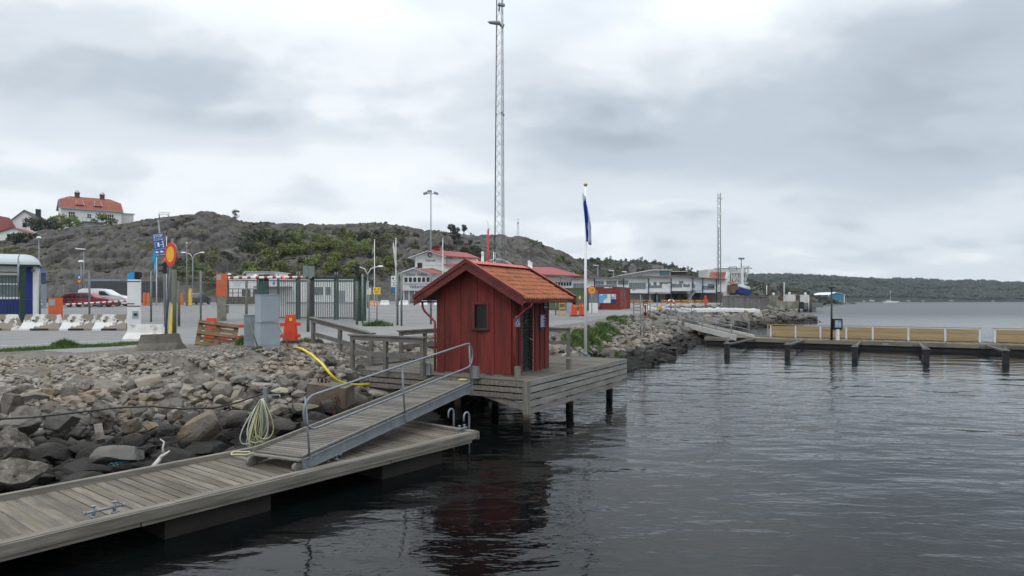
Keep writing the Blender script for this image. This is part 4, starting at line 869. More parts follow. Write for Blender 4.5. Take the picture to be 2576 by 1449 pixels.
b.build('ribs',m_grey2,t)
def stick(u0,v0,u1,v1,Y,lab):
    b=MB(); b.tube([D(u0,v0,Y),D(u1,v1,Y)],.02,6); o=b.build('stick',m_beamz,None,loc=tuple(D(u1,v1,Y))); tag(o,lab,'stick','sticks leaning on the cabinets')
stick(614+10,793+5,652,885,19.6,'grey stick leaning against the small cabinet'); stick(697,815,724,870,19.9,'grey stick leaning against the right side of the tall cabinet')
# pallet
c=P(541,872,1.99); pts_=None
t=thing('wooden_pallet','weathered wooden pallet leaning on its side on the gravel heap','pallet',(c.x,c.y,c.z-.02)); t.rotation_euler=(R(76),R(9),R(24))
b=MB()
for k,y in enumerate((.07,.235,.4,.565,.73)): b.bx(-.6,.6,y-.06,y+.06,-.022,0)
b.build('deck_boards',m_wood,t)
b=MB()
for x in (-.53,.0,.53): b.bx(x-.07,x+.07,0,.8,.001,.023)
b.build('cross_boards',m_wood,t)
for y in (.05,.4,.75):
    b=MB(); b.bx(-.6,.6,y-.05,y+.05,.10,.122)
    for x in (-.53,0,.53): b.bx(x-.07,x+.07,y-.05,y+.05,.024,.099)
    b.build('runner',m_wood,t)
# orange plastic barrier posts with planks
def barrier_post(name,label,c,rz,s=1.,grp='orange barrier posts',base=True):
    t=thing(name,label,'barrier post',tuple(c),rz,grp)
    b=MB(); b.box((0,0,.52*s),(.48*s,.30*s,.88*s),taper=.62); b.build('body',m_redor,t)
    b=MB(); b.box((0,0,.05*s),(.62*s,.4*s,.1*s),taper=.85); b.build('foot',m_rubber,t)
    b=MB(); b.box((.02*s,-.126*s+.012*s,.80*s),(.09*s,.02*s,.1*s)); b.build('reflector',m_yellow,t)
    return t
bp1=at(731,21.9); bp0=at(532,23.5)
t1=barrier_post('barrier_post','orange plastic barrier post with black rubber foot right of the grey cabinet',bp1,R(10),.98)
t0=barrier_post('barrier_post','orange plastic barrier post half hidden behind the wooden pallet',bp0,R(10),.98)
for k,(z,lab) in enumerate(((.62,'upper red barrier plank passing behind the grey cabinets'),(.24,'lower red barrier plank passing behind the grey cabinets'))):
    b=MB(); d=(bp1-bp0).normalized(); b.beam(bp0+V((0,-.16,z))-d*.2,bp1+V((0,-.0,z))+d*.42,.03,.11); o=b.build('barrier_plank',mat('red_plank%d'%k,(.62,.04,.02),.6,.1,3),None,loc=tuple(bp0+V((0,0,z)))); tag(o,lab,'plank','red barrier planks')
# concrete block with the leaning sign
def jersey(name,label,c,rz,Lr,Hr,Wr,mt,grp=None,feet=True,tilt=0):
    t=thing(name,label,'concrete barrier',tuple(c),rz,grp); t.rotation_euler=(0,tilt,rz)
    b=MB(); ch=Lr*.10
    prf=[(-Wr/2,.0),(-Wr/2,Hr*.12),(-Wr*.22,Hr*.5),(-Wr*.16,Hr),(Wr*.16,Hr),(Wr*.22,Hr*.5),(Wr/2,Hr*.12),(Wr/2,0)]
    vs=[]
    for x,k in ((-Lr/2,0),(Lr/2,0)):
        for (y,z) in prf: vs.append((x+(ch*(z/Hr) if x<0 else -ch*(z/Hr)),y,z))
    n=len(prf); b.add(vs,[tuple(range(n)),tuple(range(n,2*n))[::-1]]+[(i,n+i,n+(i+1)%n,(i+1)%n) for i in range(n)]); b.build('body',mt,t)
    if feet:
        b=MB()
        for x in (-Lr*.2,Lr*.2): b.tube([(x,-Wr*.25,Hr*.62),(x,-Wr*.19,Hr*.62)],.045*Hr/.8,8)
        b.box((0,-Wr*.42,.06),(Lr*.45,Wr*.2,.1)); b.build('lifting_holes',m_black,t)
    return t
c=at(404,21.2); jersey('concrete_block','stained grey concrete block holding the round red and yellow sign',c+V((0,0,-.06)),R(-5),1.45,.56,.62,mat('lichen_concrete',(.125,.115,.095),.95,.4,3,.5,18,c2=(.27,.26,.23),s2=3.5,t2=.68,w2=.03,c3=(.06,.055,.045),s3=1.5,t3=.55),feet=False,tilt=R(-2))
c=at(368,26.2); jersey('concrete_barrier','white painted concrete block at the foot of the ticket column',c,R(-4),1.62,.62,.6,m_concl,feet=False)
for k,(ua,ub) in enumerate(((-95,56),(58,159),(158,242),(240,325))):
    u=(ua+ub)/2; Y=34.3; c=at(u,Y); Lr=(ub-ua)/F*Y*1.0
    jersey('concrete_barrier',['flaking white concrete barrier cut by the left picture edge','flaking white concrete barrier right of the green gate post','flaking white concrete barrier in front of the orange barrier box','flaking white concrete barrier beside the white ticket column'][k],c,R(1),Lr,.82,.6,m_concw,'flaking white concrete barriers in a row')
# round sign
def disc(c,n,r,th,mt,name,parent,world=True):
    n=V(n).normalized(); b=MB(); b.tube([c,c+n*th],r,28,sm=False); return b.build(name,mt,parent,world)
q=at(416,21.2); t=thing('no_entry_sign','round sign with yellow centre and red rim on a leaning steel pole','sign',tuple(q))
top=D(431,612,21.); dn=V((-.60,-.80,0)); cc=D(430,640,20.9)
b=MB(); b.tube([q+V((0,0,.4)),D(434,600,21.05)],.035,10); b.build('pole',m_steeld,t,True)
b=MB(); b.tube([cc-dn*.02,cc+dn*.0],.385,28,sm=False); b.build('plate',m_steel,t,True)
disc(cc+dn*.004,dn,.375,.012,mat('sign_red',(.55,.025,.015),.5,.05,3),'red_rim',t); disc(cc+dn*.018,dn,.25,.006,mat('sign_yellow',(.72,.36,.01),.5,.05,3),'yellow_centre',t)
# thick wooden post with yellow strip
q=at(438,24.5); b=MB(); b.tube([q-V((0,0,.2)),D(438,678,24.5)],.085,12); o=b.build('wooden_post',mat('greenish_post',(.105,.115,.085),.9,.2,3,.2,20,stretch=(4,4,.6)),None,loc=tuple(q)); tag(o,'thick greenish timber post behind the round red and yellow sign','post')
b=MB(); b.prism([D(425,838,24.2),D(431,838,24.2),D(433,765,24.2),D(431,765,24.2)],(0,.05,0)); o=b.build('yellow_guy_guard',m_yellow,None,loc=tuple(D(428,838,24.2))); tag(o,'narrow yellow guy wire guard against the thick timber post','guard')
# STOP sign + signal on a leaning mast
q=at(418,27.); t=thing('stop_sign','tilted blue STOP instruction sign on a leaning grey mast','sign',tuple(q)); Ys=27.
b=MB(); b.tube([q,D(413,690,Ys),D(398,553,Ys)],[.07,.05,.03],10); b.build('pole',m_steel,t,True)
ul,ur,ll,lr_=D(382,589,Ys-.2),D(411,585.5,Ys-.2),D(392,646,Ys-.2),D(418,643,Ys-.2)
b=MB(); b.prism([ll,lr_,ur,ul],(0,.02,0)); pn=b.build('panel',m_blue,t,True)
ex=(ur-ul).normalized(); ez=(ul-ll).normalized(); WI=(ur-ul).length; HI=(ul-ll).length
def sp(a,c,off=.012): return ll.lerp(lr_,a)*(1-c)+ul.lerp(ur,a)*c+V((0,-off,0))
Mi=MATS[t.name].inverted()
def stext(s,size,a,c,w):
    M=Matrix(((ex.x,0,-0,0),(ex.y,0,-1,0),(ex.z,1,0,0),(0,0,0,1))); M=Matrix.Translation(sp(a,c,.012))@Matrix.Rotation(math.atan2(ex.z,ex.x)*-1,4,'Y')@FACE
    return text(s,size,m_textw,pn,Mi@M,'lettering',width=w)
stext('STOP',.17,.5,.88,WI*.76); stext('Wait for green light',.055,.5,.72,WI*.82); stext('Keep distance',.06,.5,.07,WI*.8)
b=MB()
for c in (.78,.31): b.beam(sp(.04,c,.01),sp(.96,c,.01),.006,.008)
def rect(a0,a1,c0,c1,off=.014): b.prism([sp(a0,c0,off),sp(a1,c0,off),sp(a1,c1,off),sp(a0,c1,off)],(0,.004,0))
rect(.36,.52,.42,.60); rect(.12,.14,.38,.62); rect(.12,.36,.61,.62); rect(.58,.72,.49,.505); b.prism([sp(.70,.47,.014),sp(.76,.4975,.014),sp(.70,.525,.014)],(0,.004,0)); rect(.80,.93,.38,.64)
for o_ in (0,.45): rect(.08+o_,.26+o_,.155,.235); rect(.27+o_,.36+o_,.155,.205)
rect(.40,.46,.185,.20); b.build('pictograms',m_textw,pn,False) if False else b.build('pictograms',m_textw,t,True)
b=MB(); b.tube([sp(.865,.565,.016),sp(.865,.565,.022)],.028,10); b.build('red_dot',mat('dot_red',(.5,.02,.02),.5),t,True); b=MB(); b.tube([sp(.865,.46,.016),sp(.865,.46,.022)],.028,10); b.build('green_dot',mat('dot_green',(.02,.3,.08),.5),t,True)
def signal(name,label,c,rz,lit=None,s=1.):
    t=thing(name,label,'traffic light',tuple(c),rz,'black traffic lights')
    b=MB(); b.box((0,0,.3*s),(.2*s,.2*s,.62*s)); b.build('housing',m_black,t)
    for k,z in enumerate((.47,.15)):
        b=MB(); b.tube([(0,-.11*s,z*s),(0,-.125*s,z*s)],.075*s,14); l_=b.build('lens',mat('lens_lit',(.6,.02,.01),.4,.05,3,emit=(1,.03,.01),es=2.5) if (lit==k) else m_glass,t)
        b=MB(); pr=[(math.cos(a)*.095*s,math.sin(a)*.095*s) for a in np.linspace(-.35,math.pi+.35,13)]; pr=pr+[(x*.9,y*.9) for x,y in pr[::-1]]; b.prism([(x,-.1*s,z*s+y) for x,y in pr],(0,-.19*s,-.03)); b.build('visor',m_black,t)
    return t
signal('traffic_light','black traffic light with a lit red lamp hanging below the STOP sign',D(414,688,26.7),R(-52),None,.72)
b=MB(); b.tube([D(418,655,26.6),D(418,649,26.6)],.06,12); o=b.build('red_lamp',mat('red_lamp',(.6,.02,.01),.4,.05,3,emit=(1,.04,.02),es=1.5),None,loc=tuple(D(418,655,26.6))); tag(o,'small lit red warning lamp above the traffic light','lamp')
# ticket column
c=at(338,28.2); t=thing('ticket_column','white ticket column with blue top and black camera head','ticket machine',tuple(c),R(25)); hc=ZV(703,28.)-c.z
b=MB(); b.box((0,0,hc/2),(.48,.46,hc)); b.build('column',m_white,t)
b=MB(); b.prism([(-.24,-.23,hc+.01),(.02,-.23,hc+.01),(.02,-.23,hc+.33),(-.24,-.23,hc+.24)],(0,.46,0)); b.build('blue_cap',mat('cyan_blue',(.02,.27,.60),.5,.08,3),t)
b=MB(); b.box((.13,-.0,hc+.17),(.2,.44,.3)); b.box((.22,-.2,hc+.2),(.16,.2,.2)); b.build('camera_head',m_black,t); b=MB(); b.box((.12,-.30,hc+.2),(.08,.02,.08)); b.build('camera_lens',m_glass,t)
b=MB()
for z in (hc-.09,hc-1.02,hc-1.12): b.bx(-.245,.02 if z==hc-1.02 else .245,-.236,-.231,z-.02,z+.02)
b.build('black_stripes',m_textk,t)
b=MB(); b.bx(-.06,.17,-.25,-.231,hc-1.62,hc-1.32); pnl=b.build('card_panel',m_grey,t); b=MB(); b.bx(.0,.12,-.262,-.25,hc-1.52,hc-1.42); b.build('screen',m_black,pnl)
# orange boom barriers
def boombox(name,label,c,w,h,base,rz=0):
    t=thing(name,label,'boom barrier',tuple(c),rz)
    if base>.02: b=MB(); b.box((0,0,base/2),(w*.85,w*.8,base)); b.box((w*.55,0,base*.48),(w*.25,w*.4,base*.35)); b.build('pedestal',m_conc,t)
    b=MB(); b.box((0,0,base+h/2),(w,w*.85,h)); b.build('housing',m_orange,t)
    b=MB(); b.bx(-w*.46,-w*.02,-w*.43-.006,-w*.43+.001,base+h*.72,base+h*.94); b.build('plate',m_grey,t)
    return t
def boom(t,p,q,r,n,first=0):
    mw=m_white; mr=mat('boom_red',(.35,.02,.025),.6,.1,3)
    b=MB(); b.tube([p,q],r,10); ob=b.build('boom',mw,t,True); b=MB()
    for k in range(n):
        a=(k+.25+first)/n; b.tube([p.lerp(q,a),p.lerp(q,a+.40/n)],r*1.03,10)
    b.build('red_bands',mr,t,True)
Yb=44.; c=at(558,Yb); zt=ZV(688,Yb)-c.z
t=boombox('boom_barrier','orange boom barrier box on a tall concrete pedestal with a raised red and white boom',c,.64,1.52,zt-1.52,R(20))
boom(t,D(574,699,Yb-.3),D(784,697,Yb+1),.085,10)
b=MB()
for k in range(16): q=D(585+k*13,702,Yb); b=MB(); b.tube([q,q-V((0,0,.28))],.01,4); b.build('fringe_rod',m_steel,t,True)
b=MB(); b.ball(D(714,697.5,Yb-.3),.09,10); b.build('boom_lamp',mat('boom_lamp',(.6,.03,.02),.4,.05,3,emit=(1,.15,.1),es=1.6),t,True)
Yb=39.; c=at(140,Yb); zt=ZV(749,Yb)-c.z
t=boombox('boom_barrier','low orange boom barrier box behind the row of flaking barriers',c,.7,zt,0.0,R(33))
boom(t,D(156,766.5,Yb),D(322,757,Yb+1.),.05,11)
# ================================================================ FENCES, GATE, BOOTH, VEHICLES
m_wire=mat('fence_wire',(.16,.17,.165),.6,.1,4,metal=.3)
def ctag(u,Y): X=(u-CX)/F*Y; return V((X,Y,hz(X,Y)))
def fence(name,label,pts,hgt_,kind,postr=.035,grp=None,topwire=.0,postm=None,sp=None,wt=.0022,posts=True):
    base=[ctag(u,Y) for u,Y in pts]; t=thing(name,label,'fence',tuple(base[0]),0,grp); b=MB(); bw=MB()
    for (p,q) in zip(base[:-1],base[1:]):
        L_=(q-p).length; d=(q-p)/L_; hh=hgt_
        if kind=='mesh':
            s=sp or .10; n=int(L_/s)
            for i in range(n+1): c=p+d*(i*s); bw.beam(c+V((0,0,.05)),c+V((0,0,hh)),wt*2,wt*2)
            for k in range(int(hh/.2)+1): z=.08+k*.2; bw.beam(p+V((0,0,z)),q+V((0,0,z)),wt*2.2,wt*2.2)
        else:
            s=.14; n=int((L_+hh)/s)
            for i in range(n):
                for sg in (0,1):
                    x0=i*s-hh; x1=i*s
                    a0,a1=max(0,x0),min(L_,x1)
                    if a1<=a0: continue
                    z0,z1=(a0-x0),(a1-x0)
                    if sg: z0,z1=hh-z0,hh-z1
                    bw.beam(p+d*a0+V((0,0,.05+z0)),p+d*a1+V((0,0,.05+z1)),wt*2,wt*2)
            bw.tube([p+V((0,0,hh+.05)),q+V((0,0,hh+.05))],.006,4,sm=False)
        if topwire: bw.tube([p+V((0,0,hh+topwire)),q+V((0,0,hh+topwire))],.008,4,sm=False)
    bw.build('wire_mesh',m_wire,t,True)
    if posts:
        for p in base: b=MB(); b.tube([p,p+V((0,0,hgt_+max(.12,topwire)))],postr,8); b.build('post',postm or m_steeld,t,True)
    return t
fence('mesh_fence','tall grey wire mesh fence behind the concrete barriers and ticket column',[(100,44),(225,43),(380,42.5),(505,42)],2.9,'mesh',.06,topwire=.35)
m_gpost=mat('green_grey_post',(.12,.125,.10),.9,.2,3)
fence('chain_link_fence','diamond mesh fence on grey green posts behind the orange barrier and cabinets',[(450,38),(620,37),(775,32.8),(898,39.6)],2.45,'chain',.075,postm=m_gpost)
fence('mesh_fence','grey wire mesh fence left of the shed between green gate post and shed',[(912,41),(1000,39)],2.9,'mesh',.06)
fence('mesh_fence','grey wire mesh fence partly hidden by the left wall of the shed',[(1010,38.5),(1084,40),(1180,42)],2.9,'mesh',.06)
fence('mesh_fence','low grey mesh fence to the right of the shed near the orange barrier posts',[(1265,52),(1398,58),(1475,70)],1.6,'mesh',.05)
# green gate with pointed bars
def bars(t,p,q,h,n,w=.045,mt=m_green):
    b=MB()
    for i in range(n): c=p.lerp(q,(i+.5)/n); b.beam(c+V((0,0,.12)),c+V((0,0,h)),w,w)
    b.build('bars',mt,t,True); b=MB()
    for z in (.12,h-.12): b=MB(); b.beam(p+V((0,0,z)),q+V((0,0,z)),.07,.1); b.build('frame_rail',mt,t,True)
m_gbar=mat('gate_bar',(.075,.09,.085),.6,.2,3)
Yg=46.
def gleaf(u0,u1,Y0,Y1,label,n):
    p,q=ctag(u0,Y0),ctag(u1,Y1); t=thing('gate_leaf',label,'gate',tuple(p),0,'green barred gate leaves'); bars(t,p,q,2.75,n,.036,m_gbar)
    b=MB(); b.beam(p+V((0,0,2.85)),q+V((0,0,2.83)),.08,.13); b.build('top_rail',m_green,t,True)
    for c,e in ((p,.32),(q,.32)):
        b=MB(); b.box((c.x,c.y,c.z+1.45),(.12,.12,2.9)); b.build('stile',m_green,t,True); b=MB(); b.tube([c+V((0,0,2.9)),c+V((0,0,3.25))],.03,6); b.build('pin',m_steel,t,True)
gleaf(700,747,Yg,Yg,'green barred gate leaf directly right of the tall grey cabinet',9)
gleaf(753,776,Yg,Yg-.2,'narrow green barred gate leaf left of the black gate post',4)
gleaf(788,843,Yg-.3,Yg-.6,'green barred gate leaf between the black post and the double pins',10)
gleaf(849,892,Yg-.6,Yg-1.,'green barred gate leaf hinged at the thick green post under the traffic light',8)
def gpost(u,Y,w,vtop,mt,label,nm='gate_post'):
    c=ctag(u,Y); h=ZV(vtop,Y)-c.z; t=thing(nm,label,'post',tuple(c),math.atan((CX-u)/F)+R(12)); b=MB(); b.box((0,0,h/2),(w*.85,w*.6,h)); b.build('column',mt,t); b=MB(); b.box((0,0,h+.02),(w*1.06,w*1.06,.04)); b.build('cap',mt,t); return t,h
gpost(908,44.,.72,697,m_green,'thick dark green gate post carrying a traffic light'); 
gpost(782,45.2,.42,698,m_black,'black gate post in the middle of the barred gate')
gpost(661,46.5,.85,700,m_green,'dark green gate post behind the tall grey cabinet')
q=D(661,700,46.3); t=thing('dome_camera','small white dome camera on the green post behind the cabinet','camera',tuple(q)); b=MB(); b.ball((-.4,-.3,.1),.16,10); b.build('dome',m_white,t); b=MB(); b.box((.1,0,.1),(.7,.3,.3)); b.build('bracket',m_green,t)
signal('traffic_light','black traffic light on the thick green gate post',D(898,692,43.4),R(-35),None,1.15)
q=ctag(775,44); b=MB()
c0=D(766,696,44.5); 
for sgn in (0,1): b.prism([D(762+sgn*15,696,44.5),D(776+sgn*15,696,44.5),D(776+sgn*15,669,44.5),D(762+sgn*15,669,44.5)],(0,.05,0))
t=thing('mesh_panel_sign','grey framed mesh panel raised on a post above the gate','panel',tuple(ctag(776,44.5))); b.build('panel',mat('grey_mesh_panel',(.14,.17,.16),.7,.1,3),t,True)
b=MB(); b.tube([ctag(776,44.6),D(776,669,44.6)],.04,6); b.build('post',m_steeld,t,True)
# signs on the fence by the gate
def sign(name,label,u0,v0,u1,v1,Y,mt,lines=(),lm=None,post=True,base=None,pu=None,cat='sign',extra=None):
    c=ctag((u0+u1)/2 if pu is None else pu,Y); t=thing(name,label,cat,tuple(c)); b=MB(); a,d=D(u0,v0,Y),D(u1,v1,Y); b.bx(a.x,d.x,Y-.03,Y,d.z,a.z); pnl=b.build('panel',mt,t,True)
    if post: b=MB(); b.tube([V((c.x,Y+.05,c.z)),V((c.x,Y+.05,a.z))],.035,6); b.build('post',m_steel,t,True)
    if lines:
        b=MB()
        for (x0,x1,y0,y1) in lines: b.bx(a.x+(d.x-a.x)*x0,a.x+(d.x-a.x)*x1,Y-.04,Y-.032,a.z+(d.z-a.z)*y0,a.z+(d.z-a.z)*y1)
        b.build('markings',lm or m_textk,t,True)
    return t
tl=[(.1,.9,.15,.2),(.1,.6,.28,.32),(.1,.8,.42,.46),(.1,.7,.55,.59)]
sign('notice_sign','small white notice sign beside the yellow one right of the gate',922,724,934,741,41.5,m_white,[(.1,.5,.1,.16)],m_textk)
sign('yellow_notice','yellow warning notice on the fence right of the gate',939,723,957,740,41.2,mat('notice_yellow',(.75,.60,.02),.6,.05,3),[(.15,.35,.12,.35),(.65,.85,.12,.35),(.15,.85,.5,.58),(.2,.8,.68,.76)],mat('notice_red',(.5,.1,.02),.6))
t=sign('direction_sign','white and blue direction sign on a flagpole by the terminal road',984,694,998,722,80,m_white,[(.2,.5,.15,.3),(.3,.8,.42,.46),(.1,.9,.58,.6),(.4,.6,.66,.78),(.2,.8,.86,.9)],m_textk,pu=996)
b=MB(); a,d=D(985,723,80),D(998,737,80); b.bx(a.x,d.x,79.97,80,d.z,a.z); b.build('lower_panel',m_blue,t,True)
# green fence in front of the booth
p,q=ctag(-120,41),ctag(50,40); t=thing('green_bar_fence','dark green barred fence in front of the blue booth','fence',tuple(p)); bars(t,p,q,2.95,22,.03,m_green)
t,h=gpost(57,39.5,.34,672,m_green,'square dark green post at the right corner of the blue booth','gate_post')
b=MB(); b.tube([(-.2,0,h*.6),(-.2,0,h+.35)],.06,8); b.build('tube',m_steel,t)
# booth
Yb=47.; c=ctag(88,Yb); bl=c.x-9.0; t=thing('ticket_booth','blue and white ticket booth with a curved grey roof','booth',(c.x,Yb,c.z),R(33)); zr_=ZV(665,Yb)-c.z; W0=-9.
m_bblue=mat('booth_blue',(.010,.018,.16),.5,.15,3); m_cur=mat('curved_roof_sheet',(.34,.38,.39),.35,.08,2)
b=MB(); b.bx(W0,-.12,0.02,4,.0,1.35); 
for i in range(60): b.bx(W0+i*.15,W0+i*.15+.11,-.01,.015,.0,1.33)
b.bx(-.55,-.12,-.005,4,1.36,zr_-.2); b.build('lower_wall',m_bblue,t)
b=MB(); b.bx(-.12,.12,-.05,4.02,0,zr_-.1); b.bx(W0,-.55,.03,4,zr_-.55,zr_-.05); b.bx(W0,-.12,3.9,4,1.36,zr_); b.build('white_frame',m_white,t)
b=MB(); b.bx(W0,-.75,.06,.09,1.5,zr_-.75); wn_=b.build('window',m_glassg,t)
b=MB(); 
for x in (W0+1.4,W0+3,W0+4.7,W0+6.3,-2.55,-.85): b.bx(x,x+.1,-.02,.06,1.36,zr_-.6)
b.bx(W0,-.75,-.015,.05,1.38,1.52); b.bx(W0,-.75,-.015,.05,zr_-.78,zr_-.62); b.bx(W0,-.75,-.01,.05,zr_-1.45,zr_-1.36); b.build('window_frame',m_white,wn_)
b=MB(); Rr=3.2; pr=[(2-2.75*math.cos(a),zr_-.08+.85*math.sin(a)) for a in np.linspace(0,math.pi,15)]; pr2=[(y,z-.06) for y,z in pr[::-1]]
b.prism([(W0,y,z) for y,z in pr+pr2],(abs(W0)+.28-.9,0,0)); 
rs=[]; 
for k in range(9):
    a=k/8*math.pi/2; x=-.62+.9*math.sin(a); s=math.cos(a)*1.0
    rs.append([(x,2+(y-2)*(.55+.45*math.cos(a)),zr_-.08+(z-zr_+.08)*max(.02,math.cos(a))) for y,z in pr])
n=len(pr); b.add([q for r in rs for q in r],[(k*n+i,k*n+i+1,(k+1)*n+i+1,(k+1)*n+i) for k in range(8) for i in range(n-1)],True); b.build('curved_roof',m_cur,t)
b=MB()
for x in (W0+.9,W0+2.7,W0+4.5,W0+6.3,-.95): b.prism([(x,y,z+.012) for y,z in pr]+[(x,y,z-.03) for y,z in pr[::-1]],(.05,0,0))
b.bx(W0,.3,-.78,-.7,zr_-.2,zr_-.06); b.bx(.22,.3,-.7,3,zr_-.2,zr_-.06); b.build('roof_ribs',m_black,t)
b=MB(); b.ball((-.1,-.2,zr_-.42),.13,10); b.build('dome_camera',m_steel,t)
# vehicles ----------------------------------------------------------------
def vehicle(name,label,cat,c,rz,Lg,Wd,Hh,prof,glass,mb,wheels=(.19,.80),wr=.33,rim=m_steel,grp=None,mullions=()):
    # prof: (x fraction, height fraction) outline of the side; glass: list of side window polygons
    t=thing(name,label,cat,tuple(c),rz,grp); n=len(prof); b=MB()
    belt=.56*Hh
    def hw(z): return Wd/2*(1 if z<belt else 1-.20*(z-belt)/(Hh-belt))*(.96 if z<.25*Hh else 1)
    pts=[(x*Lg-Lg/2,z*Hh) for x,z in prof]
    sh=lambda x:1-.10*max(0,abs(x)/(Lg/2)-.72)/.28
    ring=[]; 
    for s in (-1,1): ring.append([(x,s*hw(z)*sh(x),z) for x,z in pts])
    inn=[[(x,s*hw(z)*sh(x)*.90,z+ (0.0 if z<belt else .035)) for x,z in pts] for s in (-1,1)]
    vs=ring[0]+inn[0]+inn[1]+ring[1]; fs=[]
    for k in range(3):
        for i in range(n): j=(i+1)%n; fs.append((k*n+i,k*n+j,(k+1)*n+j,(k+1)*n+i))
    fs.append(tuple(range(n))); fs.append(tuple(range(3*n,4*n))[::-1]); b.add(vs,fs); body=b.build('body',mb,t)
    for poly in glass:
        for s in (-1,1): b=MB(); b.prism([(x*Lg-Lg/2,s*(hw(z*Hh)*sh(x*Lg-Lg/2)+.001),z*Hh) for x,z in poly],(0,s*.008,0)); b.build('side_window',m_glass,t)
    for fx in wheels:
        x=fx*Lg-Lg/2
        for s in (-1,1):
            b=MB(); b.tube([(x,s*(Wd/2-.2),wr),(x,s*(Wd/2+.01),wr)],wr,20,sm=False); wh=b.build('wheel',m_rubber,t)
            b=MB(); b.tube([(x,s*(Wd/2+.008),wr),(x,s*(Wd/2+.016),wr)],wr*.24,10,sm=False)
            for a in range(10): a=a*math.pi/5; b.beam((x,s*(Wd/2+.014),wr),(x+math.cos(a)*wr*.66,s*(Wd/2+.014),wr+math.sin(a)*wr*.66),.012,.05,(0,1,0))
            b.tube([(x+wr*.66*math.cos(a),s*(Wd/2+.012),wr+wr*.66*math.sin(a)) for a in np.linspace(0,6.283,21)],.022,5,cap=False); b.build('rim',rim,wh)
    return t
m_cred=mat('dark_red_car_paint',(.19,.010,.016),.22,.06,1,spec=.6); m_cwh=mat('white_car_paint',(.60,.61,.62),.25,.05,1,spec=.6); m_cdk=mat('dark_car_paint',(.03,.033,.035),.25,.05,1,spec=.6)
Yc=74.; c=ctag(225.,Yc)
wag=[(.03,.30),(.0,.42),(.005,.60),(.055,.78),(.12,.94),(.30,1.0),(.52,.985),(.60,.92),(.70,.70),(.80,.635),(.94,.56),(.985,.44),(.99,.25),(.97,.15),(.04,.15)]
t=vehicle('parked_car','dark red estate car parked behind the mesh fence','car',c,R(3),5.5,1.9,1.52,wag,[[(.085,.66),(.13,.87),(.25,.90),(.25,.65)],[(.262,.65),(.262,.90),(.41,.91),(.41,.645)],[(.425,.645),(.425,.91),(.53,.90),(.655,.66),(.64,.64)]],m_cred,(.20,.79),.36)
b=MB(); b.bx(-1.9,1.6,-.98,-.955,.24,.29); b.build('chrome_strip',m_steel,t); b=MB(); b.bx(-2.73,-2.66,-.86,-.6,.85,1.0); b.build('rear_light',m_redor,t); b=MB(); b.bx(2.50,2.58,-.8,-.45,.62,.78); b.build('headlight',m_grey,t)
b=MB(); b.tube([(-1.9,-.72,1.53),(.4,-.72,1.56)],.025,6); b.build('roof_rail',m_steel,t); b=MB(); b.box((.72,-1.02,1.0),(.2,.14,.14)); b.build('mirror',m_cred,t)
c=ctag(268,Yc+3.6)
van=[(.0,.25),(.0,.60),(.02,.93),(.08,1.0),(.42,1.0),(.54,.95),(.70,.66),(.88,.56),(.98,.44),(1.0,.25),(.97,.13),(.03,.13)]
t=vehicle('delivery_van','small white van parked behind the dark red estate car','van',c,R(3),5.7,1.95,1.98,van,[[(.43,.64),(.43,.88),(.53,.87),(.655,.62)]],m_cwh,(.18,.80),.36)
b=MB(); b.bx(2.72,2.86,-.8,.8,.3,.62); b.build('bumper',m_black,t); b=MB(); b.bx(2.4,2.6,-.9,-.6,.72,.9); b.build('headlight',m_grey,t)
c=ctag(500,88); vehicle('parked_car','small dark car parked by the rock face near the orange marker posts','car',c,R(95),4.3,1.75,1.45,[(.03,.15),(0,.3),(.0,.6),(.08,.9),(.2,1),(.5,1),(.68,.68),(.95,.58),(1,.4),(.98,.15)],[[(.12,.66),(.2,.9),(.5,.9),(.64,.66)]],m_cdk,(.2,.8),.32)
b=MB(); b.bx(-2.19,-2.16,-.6,.6,.95,1.25)
# dark trailer and blue truck in the back
c=ctag(318,86); t=thing('curtain_trailer','long dark curtain sided trailer parked behind the white van','trailer',tuple(c),R(2)); b=MB(); b.box((0,0,1.95),(7.6,2.5,2.05)); b.build('box',mat('dark_curtain',(.035,.038,.045),.7,.15,2),t); b=MB(); b.box((-2.5,.2,3.15),(4.4,2.3,.28)); b.build('roof_load',m_grey2,t)
b=MB()
for x in (-3,-2,2.,3.): b.tube([(x,-1.2,.45),(x,-.9,.45)],.45,14,sm=False)
b.build('wheels',m_rubber,t)
c=ctag(89,70); t=thing('blue_lorry','blue lorry with a stepped side half hidden by the booth','lorry',tuple(c),R(36)); b=MB(); b.box((0,1,2.2),(1.8,2.4,3.0)); b.prism([(-.9,-.2,3.7),(.9,-.2,3.7),(.7,.2,4.2),(-.9,.4,4.25)],(0,1.6,0)); b.build('cab',mat('lorry_blue',(.015,.04,.12),.4,.15,2),t)
b=MB(); b.box((0,-.24,1.3),(1.9,.1,2.4)); b.build('side_panel',m_grey2,t); b=MB()
for k in range(6): b.bx(-.75,.6-.06*k,-.32,-.28,.35+k*.38,.5+k*.38)
b.build('steps',m_white,t)
